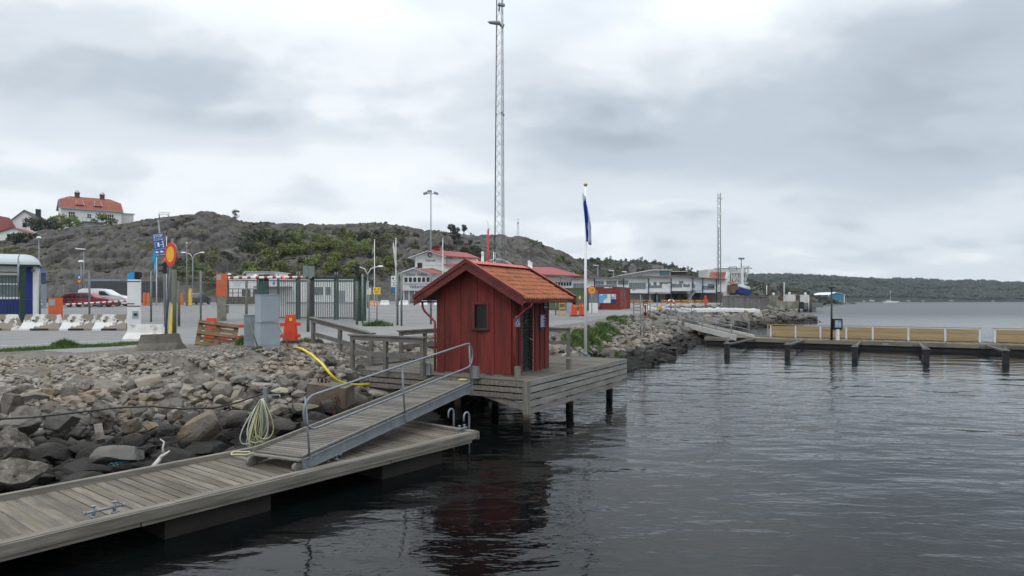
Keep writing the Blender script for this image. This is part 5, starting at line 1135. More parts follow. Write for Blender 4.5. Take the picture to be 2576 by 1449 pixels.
# lamp posts, flagpoles ----------------------------------------------------
def lamp(name,label,u,vb,vt,Y,kind,grp='street lamps of the harbour yard'):
    c=ctag(u,Y); h=ZV(vt,Y)-c.z; t=thing(name,label,'street lamp',tuple(c),0,grp); r=.055*max(1,Y/70); b=MB(); b.tube([(0,0,0),(0,0,h*.5),(0,0,h)],[r*1.3,r,r*.7],8); b.build('pole',m_steel,t)
    b=MB()
    if kind=='left': b.beam((.15,0,h),(-1.1,-.1,h+.1),.3,.14)
    elif kind=='top': b.box((0,0,h+.08),(.75,.5,.2),taper=.5)
    elif kind=='double':
        for s in (-1,1): b.tube([(0,0,h),(s*.35,0,h+.6),(s*1.1,0,h+.85)],.05,6); b.box((s*1.35,0,h+.86),(.6,.3,.16),taper=.6)
    elif kind=='globe': b.box((0,0,h+.12),(.5,.4,.25),taper=.6)
    b.build('lamp_head',m_white,t); return t
lamp('street_lamp','lamp post with small head at far left in front of the rock',98,760,599,92,'globe')
lamp('street_lamp','taller lamp post with an arm pointing left beside the crossing sign',211,760,627,96,'left')
lamp('street_lamp','short lamp post just left of the taller one by the crossing sign',204,760,659,84,'globe')
lamp('street_lamp','double armed white lamp post near the small dark car',485,762,650,95,'double')
lamp('street_lamp','small lamp post behind the low white building, above the boom',577,757,691,104,'globe')
lamp('street_lamp','lamp with arms just right of the thick green gate post',925,760,690,70,'double')
lamp('street_lamp','lamp post in front of the wooded hill, right of the flagpole',1504,757,668,150,'left')
lamp('street_lamp','small lamp post rising over the terminal roof line at its left',1543,757,681,170,'left')
lamp('street_lamp','slim lamp post rising over the middle of the terminal roof',1575,757,684,175,'left')
def pole(name,label,u,vb,vt,Y,r=.07,mt=m_white,cat='flagpole',grp='far white flagpoles'):
    c=ctag(u,Y); h=ZV(vt,Y)-c.z; t=thing(name,label,cat,tuple(c),0,grp); b=MB(); b.tube([(0,0,0),(0,0,h*.5),(0,0,h)],[r,r*.85,r*.6],8); b.build('pole',mt,t); b=MB(); b.ball((0,0,h+r),r*1.1,8); b.build('finial',m_white,t); return t
pole('flagpole','white flagpole behind the STOP sign flying a turquoise pennant',394,760,640,78); pole('flagpole','slim white flagpole just right of the STOP sign',419,760,597,100)
pole('wooden_mast','thin grey pole between the round sign and the double lamp',470,764,613,78,.09,m_steeld,'pole',None)
pole('flagpole','white flagpole at left of three before the white ferry building',942,764,605,80); pole('flagpole','white flagpole with a long white banner before the ferry building',996,764,602,78); pole('flagpole','white flagpole directly in front of the ferry building gable',1114,764,603,82)
def cloth(name,label,pts,mt,Y):
    b=MB(); n=len(pts)//2
    vs=[D(u,v,Y+.25*math.sin(i*1.7)) for i,(u,v) in enumerate(pts)]; b.prism(vs,(0,.04,0)); o=b.build(name,mt,None,loc=tuple(vs[0])); tag(o,label,'flag'); return o
cloth('pennant','turquoise pennant hanging limp behind the STOP sign',[(388,628),(393,645),(393,668),(391,680),(388,690),(388,665),(381,655)],mat('turquoise_cloth',(.03,.35,.48),.8,.1,3),77.5)
cloth('banner_flag','long white banner hanging from a flagpole left of the ferry building',[(989,607),(992,618),(996,640),(998,665),(995,676),(991,650),(988,620)],m_white,77.8)
cloth('small_flag','small pale green flag hanging from the leftmost far flagpole',[(941,617),(941,632),(936,642),(936,634),(938,622)],mat('pale_green_cloth',(.25,.3,.2),.8,.1,3),79.8)
cloth('small_flag','small red and white flag hanging at the pole before the gable',[(1113,615),(1113,632),(1108,640),(1107,630),(1110,620)],mat('red_white_cloth',(.45,.22,.22),.8,.4,9),81.8)
# crossing and give way signs
t=sign('crossing_sign','blue pedestrian crossing sign above a yellow give way triangle',195,690,204,703,84,m_blue,[(.3,.7,.35,.8)],m_white,pu=200)
b=MB(); b.prism([D(192,704,83.9),D(207,704,83.9),D(199.5,714.5,83.9)],(0,.05,0)); b.build('triangle_rim',mat('gw_red',(.5,.05,.02),.6),t,True)
b=MB(); b.prism([D(194.5,705.3,83.8),D(204.5,705.3,83.8),D(199.5,712.3,83.8)],(0,.06,0)); b.build('triangle_face',mat('gw_yellow',(.65,.32,.01),.6),t,True)
sign('parking_sign','small white square sign with a black mark behind the white van',244,705,251,713,90,m_white,[(.3,.7,.25,.7)],m_textk)
m_mk=mat('marker_orange',(.55,.13,.04),.7,.2,3)
for u,Y,lab in ((364,80,'orange marker post left of a pair behind the ticket column'),(373,80,'orange marker post right of a pair behind the ticket column'),(457,84,'orange marker post at the foot of the thin grey pole'),(474,83,'red marker post beside the yellow one by the small dark car')):
    c=ctag(u,Y); b=MB(); b.box((0,0,.75),(.35,.3,1.5),taper=.8); b.box((0,0,1.52),(.2,.2,.08)); o=b.build('marker_post',m_mk,None); o.location=c; tag(o,lab,'marker post','orange marker posts at the yard edge')
c=ctag(479,83); b=MB(); b.box((0,0,1.0),(.32,.3,2.),taper=.9); b.box((0,0,2.02),(.25,.2,.08)); o=b.build('marker_post',m_yellow,None); o.location=c; tag(o,'yellow marker post beside the small dark car','marker post')
fence('yard_fence','grey mesh fence running along the foot of the rock face',[(112,92),(160,92),(215,93),(270,94),(330,95),(400,97),(470,99)],2.6,'mesh',.06,sp=.3,wt=.006)
# long low white building behind the gate
Yw=94.; c=ctag(585,Yw); t=thing('low_white_building','long low white building with a roof hut behind the barred gate','building',(c.x,Yw,c.z)); 
wx=lambda u: (u-CX)/F*Yw-c.x
wz=lambda v: ZV(v,Yw)-c.z
b=MB(); b.bx(wx(577),wx(893),0,9,0,wz(706)); b.bx(wx(612),wx(688),1,6,wz(706),wz(685)); b.build('wall',m_white,t)
b=MB(); b.bx(wx(576),wx(895),-.15,9.2,wz(704.5),wz(702.5)); b.prism([(wx(604),.6,wz(690)),(wx(612),.6,wz(684)),(wx(692),.6,wz(684.5)),(wx(692),.6,wz(683)),(wx(611),.6,wz(682.5))],(0,6,0)); b.build('roof',m_whited,t)
b=MB(); b.bx(wx(585),wx(612),1.2,4,wz(703),wz(691)); b.bx(wx(660),wx(684),.85,1.05,wz(698),wz(689)); b.build('roof_unit',m_grey2,t)
b=MB(); b.bx(wx(720),wx(893),-.02,.0,0,wz(760)); b.bx(wx(840),wx(868),-.04,.0,wz(767),wz(731)); b.build('grey_door',m_grey2,t)
for u0,u1,v0,v1 in ((609,618,728,745),(622,630,728,748),(637,646,728,746),(655,664,727,745),(790,812,722,742),(820,832,722,742)):
    b=MB(); b.bx(wx(u0),wx(u1),-.05,-.0,wz(v1),wz(v0)); w_=b.build('window',m_glassg if u0>700 else m_glass,t); b=MB(); b.bx(wx(u0)-.06,wx(u1)+.06,-.08,0,wz(v0)+.0,wz(v0)+.1); b.bx(wx(u0)-.06,wx(u1)+.06,-.08,0,wz(v1)-.1,wz(v1)); b.build('frame',m_white,w_)
b=MB(); b.bx(wx(648),wx(735),-1.6,0,wz(724),wz(721)); b.build('awning',mat('brown_awning',(.13,.07,.06),.8,.2,3),t)
b=MB(); b.bx(wx(589),wx(606),-.06,0,wz(718),wz(707)); b.build('logo_panel',m_whited,t); text('RÅSSÖ',.45,m_text,t,onwall(wx(598),-.08,wz(712)),width=.7) if False else None
b=MB(); b.bx(wx(686),wx(692),-.06,0,wz(716),wz(708)); b.build('blue_panel',mat('light_blue_panel',(.05,.25,.5),.6),t)
# timber deck and ramp by it
t=thing('timber_steps','brown timber ramp with handrails beside the low white building','ramp',tuple(ctag(620,92.))); b=MB()
c=ctag(620,92.); b.bx(c.x-3.6,c.x+3.9,90.8,92.8,c.z,c.z+1.0); 
b.build('platform',mat('brown_deck',(.11,.09,.075),.9,.3,3),t,True); b=MB()
for x in np.arange(-3.6,3.9,.75): b.beam(c+V((x,-1.3,.2)),c+V((x,-1.3,2.1)),.09,.09)
for z in (1.5,2.05): b.beam(c+V((-3.6,-1.3,z)),c+V((3.9,-1.3,z)),.08,.1)
b.beam(c+V((-3.6,-1.35,2.0)),c+V((-7.,-1.5,.6)),.1,.12); b.build('handrail',m_rail,t,True)
tt=None
# white road blocks in the yard
for k,(u,w) in enumerate(((968,24),(1016,24),(1066,20),(1103,22),(1141,22))):
    c=ctag(u,84); jersey('concrete_barrier',['leftmost small white concrete barrier before the ferry building','second small white concrete barrier from the left before the ferry building','third small white concrete barrier from the left before the ferry building','fourth small white concrete barrier, near the left eave of the shed','small white concrete barrier seen under the left eave of the shed'][k],c,0,w/F*84,.62,.6,m_white,'small white barriers before the ferry building',feet=False)
c=ctag(941,84); t=jersey('road_barrier','small orange and white striped barrier at the far edge of the yard',c,0,1.2,.55,.5,mat('orange_white_barrier',(.6,.3,.12),.7,.5,2),None,False)
# painted lines
m_line=mat('road_paint',(.50,.50,.49),.8,.25,6,c2=(.22,.22,.21),s2=8,t2=.62)
def line(name,pts,w,label):
    P_=[V((x,y,0)) for x,y in pts]; n=[]; 
    for a,c in zip(P_[:-1],P_[1:]):
        k=max(1,int((c-a).length/1.)); n+=[a.lerp(c,i/k) for i in range(k)]
    n.append(P_[-1]); vs=[]; 
    for i,p in enumerate(n):
        d=(n[min(i+1,len(n)-1)]-n[max(i-1,0)]).normalized(); s=V((-d.y,d.x,0))*w/2
        for q in (p-s,p+s): vs.append((q.x,q.y,float(gsurf(q.x,q.y))+.012))
    b=MB(); b.add(vs,[(2*i,2*i+1,2*i+3,2*i+2) for i in range(len(n)-1)]); o=b.build(name,m_line); tag(o,label,None,None,'structure'); return o
def gsurf(x,y):   # height of the ground sheet itself
    u=CX+x/y*F; i=int(np.searchsorted(us,u))-1; j=int(np.searchsorted(ys,y))-1
    i=min(max(i,0),len(us)-2); j=min(max(j,0),len(ys)-2); a=(u-us[i])/(us[i+1]-us[i]); c=(y-ys[j])/(ys[j+1]-ys[j])
    return (ZZ[j,i]*(1-a)+ZZ[j,i+1]*a)*(1-c)+(ZZ[j+1,i]*(1-a)+ZZ[j+1,i+1]*a)*c
def g2(u,v):
    Y=8.
    while Y<300:
        X=(u-CX)/F*Y
        if ZV(v,Y)<=zg(X,Y): break
        Y*=1.004
    return ((u-CX)/F*Y,Y)
line('lane_line',[g2(-60,872),g2(60,869),g2(190,862)],.12,'white lane line on the road at left')
line('lane_line',[g2(198,861),g2(245,859),g2(315,856.5)],.12,'white lane line on the road at left')
line('lane_line',[g2(260,784),g2(430,776)],.16,'white painted line in the yard'); line('lane_line',[g2(860,785),g2(990,779)],.14,'white painted line in the yard'); line('lane_line',[g2(900,800),g2(1010,793)],.14,'white painted line in the yard')
line('lane_line',[g2(330,772),g2(480,770)],.16,'white painted line in the yard')
for u0,v0,u1,v1 in ((1640,778,1712,764),(1668,780,1750,763),(1600,775,1660,765)): line('lane_line',[g2(u0,v0),g2(u1,v1)],.25,'white painted line on the ferry lanes')
# ================================================================ FERRY BUILDING
def house(name,label,cat,c,rz,Lx,Ly,he,hr_,wm,rm,over=.5,axis='y',hip=0.,thick=.14,eave=None):
    # gable faces local -y when axis='y' (ridge runs along y)
    t=thing(name,label,cat,tuple(c),rz); b=MB()
    if axis=='y': b.prism([(-Lx/2,0,0),(Lx/2,0,0),(Lx/2,0,he),(0,0,hr_),(-Lx/2,0,he)],(0,Ly,0))
    else: b.prism([(-Lx/2,0,0),(-Lx/2,Ly,0),(-Lx/2,Ly,he),(-Lx/2,Ly/2,hr_),(-Lx/2,0,he)],(Lx,0,0))
    b.build('wall',wm,t); b=MB(); 
    if axis=='y':
        sl=(hr_-he)/(Lx/2); e=Lx/2+over; ze=he-sl*over
        for s in (-1,1): b.prism([(0,-over,hr_+.02),(s*e,-over,ze+.02),(s*e,-over,ze+thick),(0,-over,hr_+thick+.02)],(0,Ly+2*over,0))
    else:
        sl=(hr_-he)/(Ly/2); e=over; ze=he-sl*over
        h0=hip
        for s in (-1,1):
            yy=Ly/2+s*(Ly/2+e)
            b.add([(-Lx/2-over,yy,ze+.02),(Lx/2+over,yy,ze+.02),(Lx/2+over-h0,Ly/2,hr_+.02),(-Lx/2-over+h0,Ly/2,hr_+.02),(-Lx/2-over,yy,ze+thick),(Lx/2+over,yy,ze+thick),(Lx/2+over-h0,Ly/2,hr_+thick+.02),(-Lx/2-over+h0,Ly/2,hr_+thick+.02)],[(0,1,2,3),(7,6,5,4),(0,4,5,1),(1,5,6,2),(2,6,7,3),(3,7,4,0)])
        if hip:
            for s in (-1,1): b.prism([(s*(Lx/2+over),-e,ze+.05),(s*(Lx/2+over),Ly+e,ze+.05),(s*(Lx/2+over-h0),Ly/2,hr_+thick)],(s*.02,0,.02))
    b.build('roof',rm,t); return t
def win(t,x0,x1,z0,z1,y=0.,gm=None,fm=None,mul=0,fw=.09,face=-1,nh=0):
    b=MB(); b.bx(x0,x1,y-.03,y-.002,z0,z1); w=b.build('window',gm or m_glass,t); b=MB()
    b.bx(x0-fw,x0,y-.07,y,z0-fw,z1+fw); b.bx(x1,x1+fw,y-.07,y,z0-fw,z1+fw); b.bx(x0,x1,y-.07,y,z1,z1+fw); b.bx(x0,x1,y-.07,y,z0-fw,z0)
    for k in range(mul): xx=x0+(x1-x0)*(k+1)/(mul+1); b.bx(xx-fw*.35,xx+fw*.35,y-.06,y-.031,z0,z1)
    for k in range(nh): zz=z0+(z1-z0)*(k+1)/(nh+1); b.bx(x0,x1,y-.058,y-.0312,zz-fw*.3,zz+fw*.3)
    b.build('frame',fm or m_white,w); return w
Y=104.; g=zg(-14,Y); cx=(1095-CX)/F*Y
def q_(u,v,Yq=Y): return ((u-CX)/F*Yq, ZV(v,Yq))
# upper gable block
m_oro=mat('dull_orange_roof',(.21,.08,.06),.8,.15,1.2)
lx,rx=q_(1044,650)[0],q_(1121.7,650)[0]; cxx=q_(1077.7,0)[0]
X=lambda u,Yq=Y:(u-CX)/F*Yq-cxx
Z=lambda v,Yq=Y:ZV(v,Yq)-g
t=thing('ferry_building','white ferry office with red sheet roof and dark blue lettering','building',(cxx,Y,g))
b=MB(); b.prism([(X(1044),0,0),(X(1121.7),0,0),(X(1121.7),0,Z(648)),(X(1077.7),0,Z(633.5)),(X(1044),0,Z(646))],(0,10,0)); b.build('wall',m_white,t)
b=MB(); b.prism([(X(1077.7),-1,Z(633)),(X(1029.7),-1,Z(650)),(X(1029.7),-1,Z(648.6)),(X(1077.7),-1,Z(631.5))],(0,11,0)); b.build('roof',m_whited,t)
b=MB(); b.prism([(X(1077.7),-1,Z(633)),(X(1123),-1,Z(647.5)),(X(1123),-1,Z(646)),(X(1077.7),-1,Z(631.5))],(0,11,0)); b.build('roof',m_whited,t)
b=MB(); b.bx(X(1121.8),X(1198),.8,9,0,Z(650)); b.build('side_wing_wall',m_white,t)
b=MB(); b.prism([(X(1081),-.6,Z(631.8)),(X(1123),-.6,Z(645.6)),(X(1209),.2,Z(651.5)),(X(1169.7),4.5,Z(638,Y+4.5)),(X(1083),4.5,Z(630.5,Y+4.5))],(0,0,.14)); b.build('side_wing_roof',m_rtile,t)
b=MB(); b.bx(X(1084),X(1099),3,5.2,Z(640,Y+3),Z(620,Y+3)); b.bx(X(1082.5),X(1101),2.7,5.5,Z(620,Y+3),Z(617,Y+3)); b.build('chimney',mat('dark_red_cladding',(.16,.03,.025),.7,.15,2),t)
b=MB(); b.bx(X(1062),X(1121),-.03,0,Z(667.5),Z(667)); b.build('wall_joint',m_grey2,t)
b=MB(); b.bx(X(1050),X(1062),-.05,-.0,Z(674),Z(661)); b.build('louvre',m_black,t)
b=MB(); cc=V((X(1082),-.08,Z(641.5))); b.tube([cc+V((.30*math.cos(a),0,.34*math.sin(a))) for a in np.linspace(R(45),R(315),22)],.085,6); b.tube([cc+V((.0,0,.12)),cc+V((.25,0,.16)),cc+V((.3,0,.0)),cc+V((.1,0,-.1))],.05,6); b.build('round_emblem',m_text,t)
text('Color Line',.62,m_text,t,onwall(X(1082.5),-.06,Z(655)),'lettering',width=X(1095)-X(1070))
b=MB(); b.prism([(X(1116),-.5,Z(665)),(X(1150),-.5,Z(665)),(X(1146),-2.,Z(671.5)),(X(1122),-2.,Z(671))],(0,0,.08)); b.build('low_red_roof',m_rtile,t)
b=MB(); b.bx(X(1121.8),X(1190),-1.6,.7,0,Z(672)); b.build('low_wing_wall',m_white,t)
# front lower block
Y1=Y-4
X1=lambda u:(u-CX)/F*Y1-cxx
Z1=lambda v:ZV(v,Y1)-g
b=MB(); b.prism([(X1(1012.5),-4,Z1(731)),(X1(1086),-4,Z1(731)),(X1(1086),-4,Z1(690)),(X1(1041.4),-4,Z1(676.5)),(X1(1012.5),-4,Z1(687))],(0,3.99,0)); b.build('front_wall',m_whited,t)
b=MB(); b.bx(X1(1014),X1(1085),-3.6,-.01,0,Z1(731)-.01); b.build('glass_ground_floor',m_glassg,t)
for ue,ve in ((997,691),(1087.5,690.5)):
    b=MB(); b.prism([(X1(1041.4),-4.6,Z1(676)),(X1(ue),-4.6,Z1(ve+1)),(X1(ue),-4.6,Z1(ve-.6)),(X1(1041.4),-4.6,Z1(674.3))],(0,4.55,0)); b.build('front_roof',m_whited,t)
b=MB(); b.prism([(X1(1003),-1.5,Z1(683.6)),(X1(1042.7),-1.5,Z1(669)),(X1(1042.7),-1.5,Z1(667.6)),(X1(1003),-1.5,Z1(682))],(0,1.4,0)); b.build('upper_eave',m_whited,t)
b=MB(); b.prism([(X1(1046),-4.6,Z1(675.5)),(X1(1088),-4.6,Z1(690)),(X1(1109),-4.2,Z1(688.7)),(X1(1116),-1.,Z1(683.6)),(X1(1081.6),-.6,Z1(672.5)),(X1(1053),-.6,Z1(674))],(0,0,.05)); b.build('porch_roof',m_oro,t)
b=MB(); b.bx(X1(1086.2),X1(1110),-3.9,-.5,0,Z1(690)); b.build('porch_wall',m_whited,t)
for k in range(6): u=1017.+k*11.05; win(t,X1(u+.6),X1(u+8.6),Z1(709.5),Z1(698),-4.0,fw=.07)
text('Strömstad - Sandefjord',.62,m_text,t,onwall(X1(1048),-4.06,Z1(690.3)),'lettering',width=X1(1073.5)-X1(1022.5))
text('Välkommen',.80,m_text,t,onwall(X1(1056),-4.06,Z1(721)),'lettering',width=X1(1082)-X1(1030))
b=MB(); b.bx(X1(1012.5),X1(1086),-4.08,-4.002,Z1(714.5),Z1(713.8)); b.build('wall_joint',m_grey2,t)
for u in (1015,1028,1042,1056,1070,1084): b=MB(); b.bx(X1(u)-.06,X1(u)+.06,-3.7,-3.61,0,Z1(731)-.02); b.build('mullion',m_white,t)
# right hand red roofed hall
Y2=118.; g2_=zg(8,Y2); cx2=(1395-CX)/F*Y2; t=thing('red_roofed_hall','long white hall with a low red roof behind the shed roof','building',(cx2,Y2,g2_)); X2=lambda u:(u-CX)/F*Y2-cx2; Z2=lambda v:ZV(v,Y2)-g2_
b=MB(); b.bx(X2(1290),X2(1440),0,10,0,Z2(698)); b.build('wall',m_white,t)
b=MB(); b.prism([(X2(1270),-1.6,Z2(690)),(X2(1461),-1.6,Z2(697)),(X2(1395),6,Z2(671,)),(X2(1330),6,Z2(670))],(0,0,.2)); b.prism([(X2(1461),-1.6,Z2(697)),(X2(1461),12,Z2(694)),(X2(1395),6.2,Z2(671))],(0,0,.15)); b.build('roof',m_rtile,t)
for k in range(7): win(t,X2(1390+k*7),X2(1390+k*7+5.2),Z2(719),Z2(710),-.0,fw=.07)
win(t,X2(1350),X2(1372),Z2(742),Z2(725),0)
b=MB()
for u in (1378,1410,1436): b.beam((X2(u),0,Z2(712)),(X2(u),-1.5,Z2(699)),.09,.09)
b.build('eave_struts',m_steeld,t)
# white vents standing above the shed roof
for u,v0,v1,Yv,lab,mt in ((1214,655,633,112,'yellowish vent pipe above the shed ridge at its left end',m_concl),(1244,655,634,113,'white vent pipe above the shed ridge, middle one',m_white),(1331,680,656,112,'white vent pipe above the shed ridge at its right end, left of two',m_white),(1336,680,660,114,'white vent pipe above the shed ridge at its right end, right of two',m_white)):
    p=D(u,v0,Yv); gz=zg(p.x,Yv); b=MB(); b.tube([(0,0,0),(0,0,ZV(v1,Yv)-gz)],.22,10); b.tube([(0,0,ZV(v1,Yv)-gz-.3),(0,0,ZV(v1,Yv)-gz-.2)],.26,10); o=b.build('vent_pipe',mt,None); o.location=(p.x,Yv,gz); tag(o,lab,'vent pipe','vent pipes showing above the shed roof')
# white dome tent
p=D(1250,662,105); t=thing('white_roof_tent','white arched canopy behind the shed ridge at the lattice mast foot','canopy',(p.x,105,zg(p.x,105))); hz_=ZV(664,105)-zg(p.x,105); b=MB(); pr=[(-2.4+4.8*k/12,hz_+.85*math.sin(math.pi*k/12)) for k in range(13)]; b.prism([(x,0,z) for x,z in pr]+[(x,0,z-.1) for x,z in pr[::-1]],(0,5,0)); b.build('arch_roof',m_white,t); b=MB()
for x in (-2.3,2.3):
    for y in (.2,4.8): b.tube([(x,y,0),(x,y,hz_)],.07,6)
b.build('posts',m_steel,t)
# ================================================================ MASTS
def lattice(name,label,u,Y,h,w0,w1,seg,mt,grp=None,rl=.035,rd=.018,breaks=(),rz=.35,rung=True):
    c=ctag(u,Y); t=thing(name,label,'mast',tuple(c),rz,grp); cor=lambda k,z:V((math.cos(k*2*math.pi/3+.5),math.sin(k*2*math.pi/3+.5),0))*(w0+(w1-w0)*z/h)*.577+V((0,0,z))
    for k in range(3): b=MB(); b.tube([cor(k,0),cor(k,h)],rl,6); b.build('leg',mt,t)
    b=MB(); n=int(h/seg)
    for i in range(n):
        z0,z1=i*h/n,(i+1)*h/n
        for k in range(3): b.tube([cor(k,z0),cor((k+1)%3,z1)],rd,4,cap=False,sm=False); b.tube([cor((k+1)%3,z0),cor(k,z1)],rd,4,cap=False,sm=False)
    b.build('bracing',mt,t)
    for zb_ in breaks: 
        b=MB()
        for k in range(3): b.ball(cor(k,zb_),.12,8)
        b.build('flange',m_steeld,t)
    return t,cor
Ym=68.; zb_=ZV(287,Ym)-zg(-1.2,Ym)
t,cor=lattice('lattice_mast','very tall steel lattice mast rising out of the top of the picture',1259,Ym,40.,1.05,.52,1.02,m_steel,breaks=(zb_,),rl=.036,rd=.013)
b=MB(); b.tube([cor(1,2)+V((-.05,0,0)),cor(1,39)+V((-.05,0,0))],.035,6); b.build('cable_run',m_black,t)
zl=ZV(62,Ym)-zg(-1.2,Ym); M_=Matrix.Rotation(-.35,4,'Z')
b=MB(); b.tube([M_@V((.1,-.3,zl-.3)),M_@V((-.15,-.4,zl+.05))],.12,8); b.tube([M_@V((.2,-.3,zl-.5)),M_@V((.35,-.3,zl-.1))],.09,8); b.build('lamp_bracket',m_steeld,t)
b=MB(); b.tube([M_@V((-.1,-.4,zl)),M_@V((-.5,-.5,zl-.02)),M_@V((-1.05,-.6,zl-.02)),M_@V((-1.3,-.65,zl+.04))],[.2,.2,.16,.03],10); b.build('floodlight',m_steel,t)
zl=ZV(19,Ym)-zg(-1.2,Ym); b=MB(); b.beam(M_@V((-.25,-.5,zl+.1)),M_@V((.45,-.5,zl)),.35,.2); b.tube([M_@V((-.15,-.4,zl-.55)),M_@V((-.1,-.4,zl))],.08,8); b.build('floodlight',m_steel,t)
c=ctag(1228,78); t=thing('red_pole','slim red pole with a hooked white top beside the lattice mast','pole',tuple(c)); h1=ZV(578,78)-c.z; b=MB(); b.tube([(0,0,0),(0,0,h1)],.11,8); b.build('pole',mat('red_pole',(.42,.02,.02),.5,.1,3),t); b=MB(); b.tube([(0,0,h1),(0,0,h1+.5),(-.05,0,h1+.9),(-.25,0,h1+1.1)],.05,6); b.ball((.1,0,h1+.15),.14,8); b.build('top_fitting',m_white,t)
c=ctag(1084,120); t=thing('floodlight_mast','slim floodlight mast standing behind the ferry building','mast',tuple(c)); h1=ZV(487,120)-c.z; b=MB(); b.tube([(0,0,0),(0,0,h1*.5),(0,0,h1)],[.2,.13,.08],8); b.build('pole',m_steel,t)
for s in (-1,0,1):
    b=MB(); b.tube([(0,0,h1),(s*1.,-.1,h1-.05)],.06,6); b.box((s*.95 if s else -.2,-.3,h1+(.35 if s==0 else .0)),(.75,.5,.38),Matrix.Rotation(s*.3,3,'Y')); b.build('floodlight',m_steel,t)
c=ctag(1303,247); p=D(1303,600,247); t=thing('radio_mast','thin distant radio mast on top of the granite hill','mast',(p.x,247,p.z-1)); b=MB()
for s in (-1,1): b.tube([(s*.4,0,0),(s*.15,0,ZV(543,247)-p.z)],.07,5)
for k in range(9): b.beam((-.35+.02*k,0,k*.85),(.35-.02*k,0,k*.85+.6),.05,.05)
b.build('tower',m_steel,t); b=MB(); b.tube([(0,0,ZV(556,247)-p.z),(0,0,ZV(548,247)-p.z)],.32,8); b.build('antenna',m_white,t)
t,cor=lattice('lattice_mast','tall lattice lighting mast at the left end of the grey timber wall',1810,97.,ZV(492,97)-2.3,.62,.42,.95,m_steeld,rl=.034,rd=.014)
hh=ZV(500,97)-zg(30,97); M_=Matrix.Rotation(-.35,4,'Z'); b=MB(); b.beam(M_@V((-.3,-.3,hh)),M_@V((-.05,-.35,hh+.5)),.4,.16); b.beam(M_@V((-.3,-.3,hh)),M_@V((.35,-.3,hh-.05)),.2,.14); b.beam(M_@V((-.5,-.3,hh+.35)),M_@V((-.1,-.3,hh+.35)),.08,.1); b.build('floodlight',m_white,t)
hh=ZV(537,97)-zg(30,97); b=MB(); b.beam(M_@V((-.35,-.3,hh)),M_@V((.1,-.3,hh-.05)),.2,.3); b.build('floodlight',m_white,t)
b=MB(); b.tube([M_@V((-.22,-.25,hh-2)),M_@V((-.22,-.25,3))],.04,6); b.build('cable_run',m_black,t)
# ================================================================ CONTAINER CORNER
cc=P(1558,787,2.06); cY=cc.y; hC=ZV(721,cY)-2.06; zc=hz(cc.x,cY)
m_cont=mat('container_red',(.20,.026,.020),.6,.15,1.5,c2=(.14,.03,.022),s2=1.2,t2=.6)
rc=R(-21)
t=thing('red_container','red shipping container office with a harbour map on its side','container',(cc.x,cY,2.04),rc)
kc=(1518-1234)/2.
Lc=(1548-1455)/F*cY*1.03; Sc=2.5
Lc=2.7; Sc=6.0
b=MB(); b.bx(-Lc,0,0,Sc,.06,hC-.06)
for i in range(28): x=-Lc+.1+i*(Lc-.2)/28; b.bx(x,x+(Lc-.2)/56,-.022,.002,.3,hC-.25)
b.build('body',m_cont,t)
b=MB()
for x in (-Lc-.02,-.1): b.bx(x,x+.12,-.04,.08,0,hC)
b.bx(-Lc,0,-.035,.06,hC-.14,hC); b.bx(-Lc,0,-.035,.06,0,.16); b.bx(-.1,.03,0,Sc,hC-.14,hC); b.bx(-.1,.03,0,Sc,0,.14); b.bx(-.1,.04,Sc-.12,Sc,0,hC); b.build('frame',mat('container_frame',(.16,.022,.018),.6,.15,1.5),t)
for k,(y0,y1) in enumerate(((.35,1.9),(2.0,3.5))):
    b=MB(); b.bx(.0,.035,y0,y1,.15,hC-.35); d_=b.build('door',m_cont,t); b=MB(); b.bx(.036,.05,y0+.25,y0+.7,hC-.95,hC-.75); b.tube([(.043,y0+.47,hC-.72),(.05,y0+.47,hC-.72)],.12,8); b.build('door_sign',mat('faded_blue%d'%k,(.08,.13,.25),.6),d_); b=MB(); b.tube([(.05,y0+.06,1.1),(.09,y0+.06,1.1)],.03,6); b.build('handle',m_steel,d_)
b=MB()
for i in range(7): b.bx(.0,.03,3.7+i*.3,3.85+i*.3,.2,hC-.2)
b.build('side_ribs',m_cont,t)
b=MB(); x0,x1=-2.28,-.93; b.bx(x0,x1,-.06,-.035,hC-1.78,hC-.78); mp=b.build('harbour_map',mat('map_sea',(.13,.33,.62),.5,.1,2),t)
b=MB(); f=lambda a,c_:(x0+(x1-x0)*a,-.064,hC-1.78+1.0*c_)
b.prism([f(*q) for q in ((.1,.98),(.38,.98),(.3,.86),(.2,.83))],(0,.003,0)); b.prism([f(*q) for q in ((.38,.02),(.98,.02),(.98,.98),(.66,.98),(.72,.72),(.6,.55),(.52,.4),(.42,.3))],(0,.003,0)); b.build('map_land',m_white,mp)
b=MB()
for q in ((.55,.85),(.6,.72),(.68,.65),(.62,.5),(.55,.42)): b.beam(f(*q)[:1]+(-.066,)+f(*q)[2:],(f(q[0]+.09,0)[0],-.066,f(0,q[1]+.14)[2]),.02,.05,(0,1,0))
b.build('map_harbour',mat('map_green',(.12,.35,.25),.6),mp); b=MB(); b.bx(x0-.03,x1+.03,-.055,-.036,hC-1.82,hC-.74); b.build('map_rim',m_navy,mp)
b=MB(); b.bx(-.88,-.32,-.06,-.035,hC-1.80,hC-.76); ib=b.build('info_board',m_navy,t); b=MB(); b.bx(-.85,-.35,-.066,-.061,hC-1.08,hC-.80); b.bx(-.85,-.35,-.066,-.061,hC-1.33,hC-1.15); b.build('info_panel',m_white,ib)
b=MB(); b.bx(-.8,-.45,-.07,-.067,hC-1.27,hC-1.2); b.bx(-.6,-.4,-.07,-.067,hC-.95,hC-.87); b.build('info_marks',m_textk,ib)
